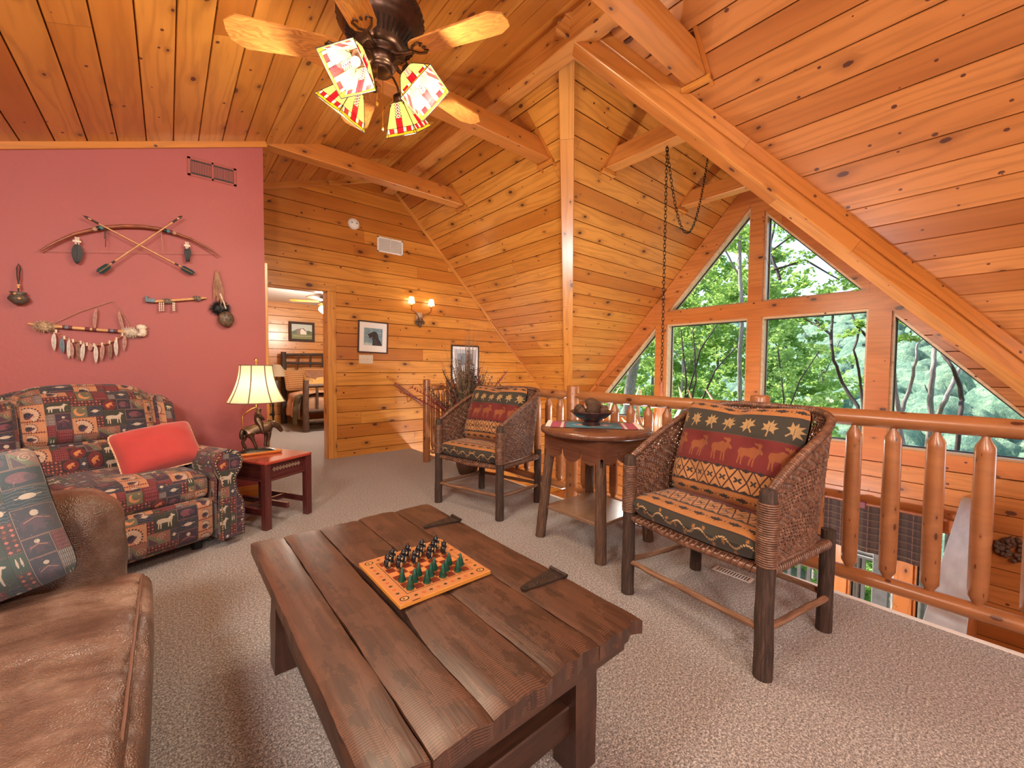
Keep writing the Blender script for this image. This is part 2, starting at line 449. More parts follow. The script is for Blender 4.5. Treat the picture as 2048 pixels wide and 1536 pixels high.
# leather
g=G('brown_leather',.27);P=g.obj();a=g.noise(P,2.2,4,.6);b=g.noise(P,9,4,.7);w=g.vor(P,260.)
g.c(g.ramp(g.m_('ADD',g.m_('MULTIPLY',a,.6),g.m_('MULTIPLY',b,.4)),[(.32,(.055,.028,.020)),(.5,(.13,.072,.050)),(.66,(.27,.18,.135))]))
g.bump(g.m_('ADD',g.m_('MULTIPLY',w.outputs['Distance'],.15),g.m_('MULTIPLY',g.noise(g.map(P,(2.2,11,3)),1.4,1.5,.4,.15),1.6)),.6,.02)
g.p(Coat_Weight=.15,Coat_Roughness=.3);M['leather']=g.m
M['seam']=plain('leather_welt',(.13,.062,.040),.45)
M['iron']=plain('black_iron',(.022,.018,.016),.45,.7,.2,60,.3)
M['rust_iron']=plain('rusty_hinge_iron',(.045,.03,.024),.55,.6,.3,40,.5)
M['bronze']=plain('bronze_cast',(.13,.085,.055),.38,.85,.3,25,.2)
M['bronze_dark']=plain('dark_bronze_base',(.03,.025,.02),.35,.5,.2,40,.3)
M['fan_bronze']=plain('fan_bronze',(.075,.038,.025),.35,.75,.2,40,.1)
M['fan_dark']=plain('fan_dark_slots',(.02,.012,.01),.5,.4)
M['brass']=plain('polished_brass',(.75,.48,.16),.2,1,.05)
M['nail']=plain('antique_nailheads',(.48,.33,.18),.28,1,.1)
M['white_pl']=plain('white_plastic',(.78,.76,.72),.4,0,.02)
M['cream_pl']=plain('almond_plastic',(.66,.58,.47),.4,0,.02)
M['black_pl']=plain('black_paint',(.012,.012,.014),.4)
M['mat_white']=plain('mat_board',(.80,.79,.78),.8,0,.01)
M['mahog']=None
g=G('mahogany_stain',.22);u,v,_=g.sep(g.uv());f=g.noise(g.map(g.uv(),(2,30,1)),2.,4);g.c(g.ramp(f,[(.3,(.060,.012,.012)),(.7,(.115,.026,.022))]));g.p(Coat_Weight=.5,Coat_Roughness=.12);M['mahog']=g.m
g=G('cherry_red_top',.2);f=g.noise(g.map(g.uv(),(2,30,1)),2.,4);g.c(g.ramp(f,[(.3,(.33,.045,.03)),(.7,(.45,.075,.045))]));g.p(Coat_Weight=.6,Coat_Roughness=.1);M['cherry']=g.m
g=G('round_table_oak',.28);f=g.noise(g.map(g.uv(),(2,40,1)),2.,5);g.c(g.ramp(f,[(.3,(.10,.038,.022)),(.7,(.19,.078,.045))]));g.p(Coat_Weight=.4,Coat_Roughness=.15);M['oak']=g.m
g=G('grey_brown_shelf',.35);f=g.noise(g.map(g.uv(),(2,40,1)),2.,5);g.c(g.ramp(f,[(.3,(.17,.10,.065)),(.7,(.27,.17,.11))]));g.p(Coat_Weight=.4,Coat_Roughness=.2);M['shelf']=g.m
g=G('carved_notch',.5);g.c(g.ramp(g.noise(g.obj(),30,2),[(.3,(.5,.36,.24)),(.7,(.62,.46,.32))]));M['notch']=g.m
g=G('fan_blade_oak',.35);u,v,_=g.sep(g.uv());P=g.comb(u,v,0);d=g.noise(g.map(P,(2.2,9,1)),1.6,3)
ring=g.m_('SINE',g.m_('MULTIPLY',g.m_('ADD',g.m_('MULTIPLY',d,3.),g.m_('MULTIPLY',v,14.)),22.))
g.c(g.mix(g.m_('MULTIPLY_ADD',ring,.3,.3,clamp=True),(.55,.24,.06),(.27,.085,.02)));g.p(Coat_Weight=.3,Coat_Roughness=.2);M['blade']=g.m
g=G('window_glass',0);t=g.t;t.nodes.remove(g.b);tr=g.n('ShaderNodeBsdfTransparent');gl=g.n('ShaderNodeBsdfGlossy',{'Roughness':.02,'Color':(1,1,1,1)})
mx=g.n('ShaderNodeMixShader',{0:.004,1:tr.outputs[0],2:gl.outputs[0]});t.links.new(mx.outputs[0],g.out.inputs[0]);M['glass']=g.m
def emis(name,col,st):
    g=G(name);g.p(Emission_Color=(*col,1),Emission_Strength=st);g.c(col);return g.m
M['bulb']=emis('bulb_glow',(1,.83,.55),7)
M['bulb_w']=emis('bulb_glow_white',(1,.93,.8),16)
def shade(name,col,tw=.6,em=None,img=None):
    g=G(name,.8);t=g.t
    c_=col
    f=g.noise(g.obj(),160,2)
    cc=g.ramp(f,[(.3,tuple(x*.85 for x in col)),(.7,col)])
    df=g.n('ShaderNodeBsdfDiffuse',{0:cc});tl=g.n('ShaderNodeBsdfTranslucent',{0:cc})
    mx=g.n('ShaderNodeMixShader',{0:tw,1:df.outputs[0],2:tl.outputs[0]})
    o=mx.outputs[0]
    if em:
        e=g.n('ShaderNodeEmission',{0:(*col,1),1:em});ad=g.n('ShaderNodeAddShader',{0:o,1:e.outputs[0]});o=ad.outputs[0]
    t.nodes.remove(g.b);t.links.new(o,g.out.inputs[0]);return g.m
M['linen']=shade('linen_lampshade',(.86,.74,.56),.55)
M['sconce_shade']=shade('small_cream_shade',(.95,.86,.66),.6,.9)
M['shade_rib']=plain('shade_ribbing',(.16,.12,.09),.8)
g=G('leaf_green',.45)
def leafmat(name,a,b,tr=.55):
    g=G(name,.5);t=g.t;P=g.obj();f=g.noise(P,.9,3);f2=g.noise(P,9,2)
    c1=g.ramp(g.m_('ADD',g.m_('MULTIPLY',f,.5),g.m_('MULTIPLY',f2,.5)),[(.35,a),(.65,b)])
    df=g.n('ShaderNodeBsdfDiffuse',{0:c1});tl=g.n('ShaderNodeBsdfTranslucent',{0:g.mix(.5,c1,(.55,.72,.16),'MIX')})
    mx=g.n('ShaderNodeMixShader',{0:tr,1:df.outputs[0],2:tl.outputs[0]});t.nodes.remove(g.b);t.links.new(mx.outputs[0],g.out.inputs[0]);return g.m
M['leaf']=leafmat('maple_leaves',(.12,.27,.07),(.32,.50,.13))
M['leaf2']=leafmat('pale_leaves',(.17,.33,.10),(.38,.54,.20))
M['trunk']=bark('tree_trunk_bark',(.10,.085,.07),(.24,.20,.17),(.48,.43,.38),.5)
g=G('forest_hillside',.9);P=g.obj();vo=g.vor(P,.5);f=g.noise(P,1.5,6,.8);k=g.noise(P,.03,3)
cc=g.sep(vo.outputs['Color'])
c1=g.ramp(g.m_('ADD',g.m_('MULTIPLY',f,.86),g.m_('MULTIPLY',cc[0],.14)),[(.34,(.07,.19,.10)),(.5,(.26,.46,.24)),(.62,(.60,.80,.42))])
g.c(g.mix(g.m_('MULTIPLY',k,.6),c1,(.33,.54,.50)));g.bump(g.noise(P,1.1,6,.8),1,1.6);M['hill']=g.m  # distance haze put into the colour as a pale blue-green tint
M['ground']=plain('forest_floor',(.10,.14,.06),.9,0,.3,3)
M['deckwood']=plain('weathered_deck_wood',(.24,.22,.20),.7,0,.15,12)
M['beige_rock']=None
# grey dusty ledge
g=G('pale_grey_ledge',.5);f=g.noise(g.map(g.obj(),(2,14,1)),2.,4);g.c(g.ramp(f,[(.3,(.42,.50,.56)),(.7,(.54,.62,.68))]));M['ledge']=g.m
M['ceil_white']=plain('white_ceiling_paint',(.75,.72,.70),.8,0,.02)
M['fur']=plain('tan_fur',(.50,.36,.24),.95,0,.4,60,1.)
M['fur_w']=plain('pale_fur',(.72,.64,.54),.95,0,.25,60,1.)
M['fur_g']=plain('grey_brown_fur',(.24,.19,.15),.95,0,.4,80,1.)
M['black_f']=plain('black_feather',(.010,.010,.013),.55,0,.2)
M['teal_f']=plain('teal_black_feather',(.012,.05,.06),.5,0,.4)
M['white_f']=plain('white_feather',(.62,.58,.55),.7,0,.2,40)
M['brown_f']=plain('brown_feather',(.26,.14,.10),.7,0,.3,40)
M['pinkish_f']=plain('dusty_pink_feather',(.45,.26,.22),.7,0,.3,40)
M['bow_w']=plain('bow_wood',(.24,.075,.035),.35,0,.3,20)
M['bamboo']=plain('cane_shaft',(.62,.36,.16),.45,0,.2,30)
M['cord']=plain('rawhide_cord',(.42,.26,.17),.8,0,.2)
M['cord_d']=plain('dark_cord',(.045,.03,.025),.8)
M['bone']=plain('bone_beads',(.70,.62,.52),.5,0,.1)
M['terra']=plain('terracotta_beads',(.45,.2,.12),.6,0,.2)
M['teal']=plain('teal_binding',(.05,.22,.24),.6,0,.3,60)
M['maroon']=plain('maroon_binding',(.14,.03,.04),.6)
M['bluegrey']=plain('blue_grey_stone',(.14,.22,.28),.6,0,.2)
M['turtle']=plain('turtle_shell',(.10,.065,.04),.35,0,.6,45,.6)
M['clay']=plain('burnished_clay',(.09,.075,.06),.4,0,.5,50,.4)
M['antler']=plain('antler_horn',(.50,.38,.26),.45,0,.3,14,.3)
M['chain']=plain('dark_chain_steel',(.02,.018,.017),.4,.8)
M['bowl']=plain('dark_glazed_bowl',(.05,.018,.02),.18,0,.5,18)
M['cone']=plain('pine_cone_scales',(.12,.06,.035),.6,0,.4,90,.3)
M['ball']=plain('woven_twig_ball',(.085,.045,.026),.6,0,.6,140,1.)
M['piece_bear']=plain('black_bear_paint',(.008,.010,.014),.3)
M['piece_tan']=plain('bear_tan_paint',(.42,.27,.13),.4)
M['piece_tree']=plain('painted_fir_green',(.012,.085,.055),.35,0,.4,120,.5)
M['red_cloth']=None
g=G('red_pillow_cloth',.85);P=g.obj();g.c(g.ramp(g.noise(P,5,3),[(.3,(.38,.035,.034)),(.7,(.47,.05,.044))]));g.bump(g.noise(P,260,2),.2,.001);g.p(Sheen_Weight=.4);M['red_cloth']=g.m
M['rope']=plain('twisted_cord_trim',(.66,.42,.26),.8,0,.3,80)
M['plant_brown']=plain('dried_stems',(.06,.038,.026),.8,0,.4,20)
M['plant_tan']=plain('dried_grass',(.22,.15,.095),.8,0,.3,20)
M['plant_red']=plain('burgundy_plume',(.20,.015,.03),.7,0,.3)
M['plant_green']=plain('dusty_green_leaf',(.10,.16,.08),.6,0,.4)
M['basket']=plain('dark_basket',(.10,.05,.03),.7,0,.3,60,.6)

# ------------------------------------------------------------------ woven and printed patterns, drawn here in code
class Cv:
    def __init__(s,w,h,bg): s.w,s.h=w,h;s.a=np.ones((h,w,3),dtype=np.float32)*np.array(bg,dtype=np.float32)/255.
    def _blk(s,x0,x1,y0,y1):
        x0=max(0,int(x0)-1);y0=max(0,int(y0)-1);x1=min(s.w,int(x1)+2);y1=min(s.h,int(y1)+2)
        if x1<=x0 or y1<=y0: return None
        Y,X=np.mgrid[y0:y1,x0:x1];return x0,x1,y0,y1,X+.5,Y+.5
    def rect(s,x0,y0,x1,y1,c):
        a=s.a[max(0,int(y0)):max(0,int(y1)),max(0,int(x0)):max(0,int(x1))];a[:]=np.array(c)/255.
    def poly(s,P,c,al=1.):
        xs=[p[0] for p in P];ys=[p[1] for p in P];b=s._blk(min(xs),max(xs),min(ys),max(ys))
        if not b: return
        x0,x1,y0,y1,X,Y=b;ins=np.zeros(X.shape,bool);n=len(P)
        for i in range(n):
            ax,ay=P[i-1];bx,by=P[i]
            if ay==by: continue
            ins^=((ay>Y)!=(by>Y))&(X<(bx-ax)*(Y-ay)/(by-ay)+ax)
        v=s.a[y0:y1,x0:x1];v[ins]=v[ins]*(1-al)+al*np.array(c)/255.
    def ell(s,cx,cy,rx,ry,c,al=1.,rot=0):
        r=max(rx,ry);b=s._blk(cx-r,cx+r,cy-r,cy+r)
        if not b: return
        x0,x1,y0,y1,X,Y=b;dx=X-cx;dy=Y-cy;u=dx*math.cos(rot)+dy*math.sin(rot);w=-dx*math.sin(rot)+dy*math.cos(rot)
        ins=(u/rx)**2+(w/ry)**2<1;v=s.a[y0:y1,x0:x1];v[ins]=v[ins]*(1-al)+al*np.array(c)/255.
    def line(s,P,w,c):
        for (ax,ay),(bx,by) in zip(P[:-1],P[1:]):
            d=math.hypot(bx-ax,by-ay) or 1;nx,ny=-(by-ay)/d*w/2,(bx-ax)/d*w/2
            s.poly([(ax+nx,ay+ny),(bx+nx,by+ny),(bx-nx,by-ny),(ax-nx,ay-ny)],c);s.ell(bx,by,w/2,w/2,c)
    def shape(s,P,x,y,sx,sy,c,rot=0):
        co_,si=math.cos(rot),math.sin(rot)
        s.poly([(x+(p[0]*co_-p[1]*si)*sx,y+(p[0]*si+p[1]*co_)*sy) for p in P],c)
    def image(s,name,weave=.05,seed=1):
        rg=np.random.default_rng(seed);a=s.a*(1+weave*(rg.random((s.h,s.w,1),dtype=np.float32)-.5)*2)
        a=np.clip(a,0,1)[::-1]
        im=bpy.data.images.new(name,s.w,s.h);px=np.ones((s.h,s.w,4),dtype=np.float32);px[...,:3]=a
        im.pixels.foreach_set(px.ravel());im.update();im.pack();return im
# silhouettes in unit boxes, y down
DEER=[(-.5,-.1),(-.42,-.2),(-.2,-.22),(.1,-.18),(.25,-.3),(.3,-.46),(.38,-.38),(.5,-.3),(.47,-.24),(.38,-.24),(.33,-.05),(.3,.05),(.3,.45),(.25,.45),(.22,.12),(.16,.1),(.14,.42),(.09,.42),(.08,.08),(-.25,.08),(-.27,.45),(-.32,.45),(-.33,.1),(-.37,.1),(-.4,.43),(-.45,.43),(-.44,.02),(-.5,.05)]
MOOSE=[(-.5,-.05),(-.45,-.2),(-.2,-.22),(.0,-.32),(.12,-.28),(.22,-.25),(.2,-.36),(.06,-.4),(.02,-.5),(.1,-.44),(.13,-.5),(.18,-.43),(.24,-.5),(.27,-.42),(.33,-.5),(.35,-.4),(.42,-.44),(.36,-.33),(.32,-.28),(.46,-.16),(.5,-.08),(.44,-.04),(.34,-.1),(.26,-.02),(.22,.1),(.24,.46),(.19,.46),(.15,.14),(.1,.12),(.09,.44),(.04,.44),(.02,.1),(-.22,.08),(-.26,.2),(-.22,.46),(-.27,.46),(-.32,.2),(-.36,.12),(-.38,.44),(-.43,.44),(-.43,.1)]
BEAR=[(-.48,.0),(-.42,-.2),(-.15,-.28),(.12,-.24),(.22,-.3),(.28,-.26),(.42,-.16),(.48,-.06),(.4,-.02),(.3,.0),(.26,.1),(.3,.34),(.18,.34),(.12,.12),(-.12,.12),(-.14,.34),(-.26,.34),(-.28,.14),(-.36,.34),(-.46,.34),(-.44,.1)]
LEAF=[(0,-.5),(.08,-.25),(.28,-.36),(.22,-.12),(.5,-.12),(.3,.06),(.4,.26),(.12,.16),(.04,.22),(.06,.5),(-.04,.5),(-.03,.22),(-.12,.16),(-.4,.26),(-.3,.06),(-.5,-.12),(-.22,-.12),(-.28,-.36),(-.08,-.25)]
FISH=[(-.5,-.28),(-.36,-.06),(-.2,-.2),(-.05,-.14),(.0,-.34),(.1,-.2),(.25,-.18),(.45,-.06),(.5,.0),(.45,.06),(.25,.18),(.1,.2),(.0,.34),(-.05,.14),(-.2,.2),(-.36,.06),(-.5,.28),(-.42,0)]
BIRD=[(0,-.3),(.08,-.16),(.2,-.2),(.48,-.05),(.44,.3),(.3,.1),(.14,.12),(.2,.46),(0,.36),(-.2,.46),(-.14,.12),(-.3,.1),(-.44,.3),(-.48,-.05),(-.2,-.2),(-.08,-.16)]
def patch(c,x,y,w,h,k,rg):
    navy=(36,40,58);forest=(52,60,52);mar=(112,34,44);peach=(206,146,108);rust=(158,74,48);pur=(84,52,74);cream=(214,196,176);char=(38,36,38);sage=(112,112,88)
    cx,cy=x+w/2,y+h/2;m=min(w,h)
    if k==0:   # feather fan on peach
        c.rect(x,y,x+w,y+h,peach)
        n=int((w+h)/22)
        for i in range(int(w/18)): c.poly([(x+i*18,y+h),(x+i*18+9,y+h-16),(x+i*18+18,y+h)],mar);c.poly([(x+i*18,y),(x+i*18+9,y+12),(x+i*18+18,y)],rust)
        c.ell(cx-w*.14,cy+h*.12,w*.16,h*.2,navy)
        for i in range(11):
            a=R(-115+i*17);r0_,r1_=m*.17,m*.46;p=(cx-w*.14,cy+h*.12)
            c.poly([(p[0]+math.cos(a-.05)*r0_,p[1]+math.sin(a-.05)*r0_),(p[0]+math.cos(a-.11)*r1_*.92,p[1]+math.sin(a-.11)*r1_*.92),(p[0]+math.cos(a+.11)*r1_*.92,p[1]+math.sin(a+.11)*r1_*.92),(p[0]+math.cos(a+.05)*r0_,p[1]+math.sin(a+.05)*r0_)],cream)
            c.ell(p[0]+math.cos(a)*r1_,p[1]+math.sin(a)*r1_,m*.04,m*.04,navy)
        c.poly([(cx-w*.3,cy+h*.3),(cx+w*.05,cy+h*.02),(cx+w*.1,cy+h*.1),(cx-w*.12,cy+h*.36)],pur)
    elif k==1: # deer
        c.rect(x,y,x+w,y+h,forest)
        for i in range(7): c.line([(x+rg.random()*w,y+rg.random()*h) for _ in range(2)],1.5,(84,92,80))
        c.shape(DEER,cx,cy,w*.82,h*.78,cream if rg.random()<.7 else (190,180,168),rg.choice([0,PI]) if False else 0)
    elif k==2: # animal in a medallion
        c.rect(x,y,x+w,y+h,char);c.ell(cx,cy,w*.47,h*.47,mar);c.shape(BEAR,cx,cy,w*.6,h*.6,(222,140,84),-.5)
    elif k==3: # bands
        c.rect(x,y,x+w,y+h,mar)
        nb=5
        for i in range(nb):
            yy=y+h*(i+.15)/nb;c.rect(x+w*.12,yy,x+w*.88,yy+h/nb*.62,(150,70,78));
            for j in range(6): c.rect(x+w*(.14+j*.125),yy,x+w*(.14+j*.125)+w*.04,yy+h/nb*.6,(96,40,56))
    elif k==4: # waves
        c.rect(x,y,x+w,y+h,navy)
        for i in range(6): c.line([(x+t*w/12,y+h*(i+.5)/6+math.sin(t*1.1+i)*h*.035) for t in range(13)],2.6,(120,126,140))
        c.ell(cx,cy,w*.2,h*.14,cream);c.line([(cx-w*.3,cy+4),(cx+w*.32,cy-4)],5,cream)
    elif k==5: # spiral and wedge
        c.rect(x,y,x+w,y+h,(150,100,84))
        c.poly([(x+3,y+3),(x+w-4,y+h-4),(x+3,y+h-4)],sage);c.poly([(x+10,y+h*.3),(x+w*.5,y+h-8),(x+10,y+h-8)],pur)
        c.line([(cx+w*.08+math.cos(t*.5)*t*m*.0125,cy-h*.05+math.sin(t*.5)*t*m*.0125) for t in range(26)],3.2,cream)
    elif k==6: # woven grid
        c.rect(x,y,x+w,y+h,(92,86,88))
        for i in range(7): c.rect(x+w*i/7+2,y+4,x+w*i/7+w/11,y+h-4,(186,172,166))
        for i in range(3): c.rect(x,y+h*(i+.8)/3.5,x+w,y+h*(i+.8)/3.5+3,(70,60,70))
    elif k==7: # moon
        c.rect(x,y,x+w,y+h,sage);c.ell(cx,cy,m*.36,m*.36,(224,150,104));c.ell(cx+m*.12,cy-m*.12,m*.3,m*.3,sage);c.ell(cx+m*.28,cy-m*.28,m*.07,m*.07,peach)
    elif k==8: # eagle
        c.rect(x,y,x+w,y+h,(176,140,124));c.rect(x+4,y+4,x+w-4,y+h-4,(60,44,66));c.shape(BIRD,cx,cy,w*.82,h*.8,pur);c.ell(cx,y+h*.24,m*.1,m*.1,cream);c.line([(cx-w*.3,y+h*.5),(cx,y+h*.38),(cx+w*.3,y+h*.5)],4,peach)
    elif k==9: # diamonds
        c.rect(x,y,x+w,y+h,(74,40,50))
        nx=max(1,int(w/26));ny=max(1,int(h/26))
        for i in range(nx):
            for j in range(ny): X=x+(i+.5)*w/nx;Y=y+(j+.5)*h/ny;c.poly([(X,Y-10),(X+10,Y),(X,Y+10),(X-10,Y)],(214,120,100) if (i+j)%2 else rust)
    elif k==10: # buffalo hide patch
        c.rect(x,y,x+w,y+h,(150,120,116));c.rect(x+5,y+5,x+w-5,y+h-5,navy);c.ell(cx-w*.05,cy,w*.3,h*.28,(122,70,84));c.ell(cx+w*.2,cy+h*.05,w*.16,h*.18,pur);c.line([(cx-w*.2,cy+h*.2),(cx-w*.22,cy+h*.38)],5,(122,70,84))
    else:      # tracks
        c.rect(x,y,x+w,y+h,(58,70,58))
        for i in range(2): c.ell(cx+(i-.5)*w*.3,cy,w*.08,h*.2,cream);c.ell(cx+(i-.5)*w*.3,cy-h*.2,w*.04,h*.08,cream)
    for i in range(int(w*h/700)):
        px_,py_=x+rg.random()*w*.9,y+rg.random()*h*.94;L_=6+rg.random()*12;a_0=rg.choice([0,.8,-.8,1.57]);c.line([(px_,py_),(min(x+w-2,px_+math.cos(a_0)*L_),min(y+h-2,max(y+2,py_+math.sin(a_0)*L_)))],1.6,rg.choice([(24,22,32),(150,130,120),(120,60,56),(70,72,84)]))
    for t in range(int(w/9)): c.ell(x+4+t*9,y+3,1.8,1.8,(170,120,100));c.ell(x+4+t*9,y+h-4,1.8,1.8,(130,60,60))
    c.line([(x,y),(x+w,y),(x+w,y+h),(x,y+h),(x,y)],2.5,(30,26,30))
def quilt(seed=5,N=1024):
    c=Cv(N,N,(40,36,40));rg=random.Random(seed);u=N//16
    occ=np.zeros((16,16),int)
    kinds=[0,1,8,4,2,10,0,1,5,3,9,2,7,6,11,4,10,1,5,8]
    q=0;cnt={}
    for j in range(16):
        for i in range(16):
            if occ[j,i]: continue
            szs=[(3,3),(4,3),(3,2),(2,3),(2,2),(4,1),(1,2),(2,1),(1,1)];ph=(i*7+j*5+q)%5;q+=1;szs=szs[[0,3,2,4,5][ph]:]
            for w,h in szs:
                if i+w<=16 and j+h<=16 and not occ[j:j+h,i:i+w].any(): break
            occ[j:j+h,i:i+w]=1
            fam=[0,1,0,8] if w*h>=9 else ([1,10,0,4,0,5] if w>h else [8,3,5,2]) if w*h==6 else [2,10,5,7,4,3,2,8] if w*h==4 and w==h else [9] if w==4 else [6,9,3,4,11] if w*h==2 else [6,7,11,9]
            key=str(fam);cnt[key]=cnt.get(key,-1)+1;k=fam[cnt[key]%len(fam)]
            patch(c,i*u,j*u,w*u,h*u,k,rg)
    return c
def clothmat(name,im,rough=.85,sheen=.3,scale=(1,1,1),rot=0,bump=.25,tint=None,mul=1.):
    g=G(name,rough);v=g.map(g.uv(),scale,(0,0,0),(0,0,rot))
    t=g.n('ShaderNodeTexImage',{'Vector':v});t.image=im;t.interpolation='Linear';t.extension='REPEAT'
    col=t.outputs[0]
    f=g.noise(g.uv(),30,3)
    col=g.mix(g.m_('MULTIPLY',f,.25),col,(.10,.05,.04))
    if tint: col=g.mix(tint[0],col,tint[1])
    if mul!=1.: col=g.mix(1.,col,(mul,mul,mul),'MULTIPLY')
    g.c(col);g.p(Sheen_Weight=sheen)
    if bump: g.bump(g.noise(g.obj(),420,2,.6),bump,.0015)
    return g.m
im_q=quilt().image('southwest_patchwork',.10)
M['quilt']=clothmat('southwest_patchwork_cloth',im_q,scale=(1/.56,1/.56,1),mul=.72,sheen=.15)
M['quilt_p']=clothmat('southwest_patchwork_pillow',im_q,scale=(1/.62,1/.62,1),tint=(.30,(.10,.19,.21)),mul=.85,sheen=.1)
# lodge stripe: bands from the bottom (fish) to the top (fish)
def lodge():
    W_,H_=1024,1024;tan=(196,132,72);dk=(38,34,38);grn=(52,54,46);red=(120,26,28);c=Cv(W_,H_,dk);rg=random.Random(3)
    def fishband(y0,y1):
        c.rect(0,y0,W_,y1,tan);c.rect(0,y0,W_,y0+7,dk);c.rect(0,y0+11,W_,y0+15,(150,90,50));c.rect(0,y1-7,W_,y1,dk)
        cy=(y0+y1)/2;n=8
        for i in range(n):
            X=(i+.5)*W_/n;c.shape(FISH,X,cy,92,(y1-y0)*.62,dk);c.ell(X+28,cy-3,4,4,tan)
            for q in(-1,1): c.line([(X+56,cy),(X+68,cy+q*9)],4,dk)
    def leafband(y0,y1):
        c.rect(0,y0,W_,y1,grn);c.rect(0,y1-6,W_,y1,(84,70,52));n=7
        for i in range(n): c.shape(LEAF,(i+.5)*W_/n,(y0+y1)/2,112,(y1-y0)*.74,(190,156,104),rot=[0,.5,-.4,.3,-.6,.2,.9][i])
        for i in range(n):
            X=(i+.5)*W_/n
            c.line([(X,(y0+y1)/2-20),(X,(y0+y1)/2+34)],3,grn)
    def redband(y0,y1):
        c.rect(0,y0,W_,y1,red);n=5
        for i in range(n):
            X=(i+.5)*W_/n;c.shape(MOOSE,X,(y0+y1)/2,165,(y1-y0)*.8,(160,92,44))
            for t in range(12): yy=(y0+y1)/2-60+t*9;c.line([(X-70,yy),(X+60,yy+3)],1.6,(136,52,36))
    def geo(y0,y1):
        c.rect(0,y0,W_,y1,(206,150,96));h=y1-y0
        n=10;w=W_/n
        for i in range(-1,n+1):
            X=(i+.5)*w;cy=(y0+y1)/2
            for P in ([(X-w/2,cy),(X,y0),(X+w/2,cy),(X,y1),(X-w/2,cy)],): c.line(P,9,(66,20,20))
            for yy,ss in ((cy,1),): 
                for a in (.785,2.356,3.927,5.498): c.ell(X+math.cos(a)*17,yy+math.sin(a)*14,15,7,dk,rot=a)
            for yy in (y0+8,y1-8):
                c.ell(X+w/2,yy,13,16,dk);c.ell(X+w/2-16,yy,7,9,dk);c.ell(X+w/2+16,yy,7,9,dk)
        c.rect(0,y0,W_,y0+8,dk);c.rect(0,y1-8,W_,y1,dk)
    def vine(y0,y1):
        c.rect(0,y0,W_,y1,grn)
        for t in range(70):
            X=t*W_/70;Y=(y0+y1)/2+math.sin(t*.55)*(y1-y0)*.16;c.ell(X,Y,9,5,(206,168,120),rot=.7*math.sin(t))
            if t%5==0: c.shape(LEAF,X,Y+rg.choice([-22,20]),34,34,(176,120,60),t)
    # top of image = top of back cushion
    fishband(0,120);leafband(120,330);redband(330,600);geo(600,790);fishband(790,915);vine(915,1024)
    return c
im_l=lodge().image('lodge_stripe',.12);M['lodge']=clothmat('lodge_stripe_cloth',im_l,sheen=.12,mul=.72)
# chess board 512
def board():
    N=1024;c=Cv(N,N,(196,134,84));b=150;s_=(N-2*b)/8
    c.line([(b-18,b-18),(N-b+18,b-18),(N-b+18,N-b+18),(b-18,N-b+18),(b-18,b-18)],6,(60,30,20))
    for i in range(8):
        for j in range(8): c.rect(b+i*s_,b+j*s_,b+(i+1)*s_,b+(j+1)*s_,(214,140,82) if (i+j)%2 else (118,46,30))
    for k in range(9):
        t=b+ (k+.5)*(N-2*b)/9
        for X,Y in ((t,62),(t,N-62),(62,t),(N-62,t)):
            if k%2: c.poly([(X,Y-22),(X+20,Y),(X,Y+22),(X-20,Y)],(176,60,36));c.ell(X,Y,8,8,(214,150,96))
            else: c.shape(LEAF,X,Y,50,50,(34,44,34))
    for X,Y in ((75,75),(N-75,75),(75,N-75),(N-75,N-75)): c.ell(X,Y,46,38,(40,26,20));c.ell(X,Y,34,27,(206,160,100));c.ell(X-6,Y,12,16,(120,86,50))
    return c
g=G('game_board_print',.3);t=g.n('ShaderNodeTexImage',{'Vector':g.uv()});t.image=board().image('game_board',.03);g.c(g.mix(1.,t.outputs[0],(.8,.78,.78),'MULTIPLY'));g.p(Coat_Weight=.3,Coat_Roughness=.15);M['board']=g.m
def picmat(name,cv,rough=.5,glass=True):
    g=G(name,rough);t=g.n('ShaderNodeTexImage',{'Vector':g.uv()});t.image=cv.image(name+'_print',.06);g.c(t.outputs[0])
    if glass: g.p(Coat_Weight=.6,Coat_Roughness=.06)
    return g.m
def dogpic():
    c=Cv(256,256,(118,150,166));rg=random.Random(2)
    for i in range(260):
        x,y=rg.random()*256,rg.random()*256;l=20+rg.random()*50;v=rg.choice([(140,172,186),(96,130,150),(160,186,196),(84,118,138)]);c.line([(x,y),(x+l,y+rg.random()*6-3)],3,v)
    c.rect(0,225,110,256,(170,190,196))
    for i in range(40): x=rg.random()*130;y=215+rg.random()*40;c.line([(x,y),(x+25,y)],3,(196,208,210))
    dk=(34,34,42);c.poly([(118,256),(120,190),(108,150),(128,108),(160,92),(196,120),(208,165),(236,200),(250,256)],dk)
    c.ell(140,92,48,44,dk);c.poly([(58,96),(96,66),(120,100),(112,132),(84,138),(60,118)],dk);c.ell(64,96,12,10,(20,20,26))
    c.poly([(70,128),(104,140),(100,156),(84,150),(66,146)],(52,48,58))
    c.ell(176,104,20,34,(46,46,56),rot=-.3);c.ell(112,82,5,4,(90,80,70));c.poly([(130,150),(170,160),(190,256),(150,256)],(50,50,62))
    for i in range(30): x=140+rg.random()*90;y=160+rg.random()*90;c.line([(x,y),(x+8,y+14)],2,(64,66,78))
    return c
def barnpic():
    c=Cv(256,192,(186,196,190));c.rect(0,120,256,192,(116,120,70));c.poly([(0,100),(80,60),(256,90),(256,130),(0,130)],(96,110,84))
    c.poly([(70,130),(70,84),(100,56),(150,56),(178,88),(178,130)],(140,110,104));c.ell(146,92,38,40,(226,222,210));c.rect(108,96,184,132,(222,218,206));c.poly([(100,56),(150,50),(184,84),(170,90),(140,60)],(110,90,90))
    c.rect(20,150,256,158,(170,160,130));c.ell(214,104,26,24,(80,92,60));c.ell(30,110,26,18,(84,98,66));return c
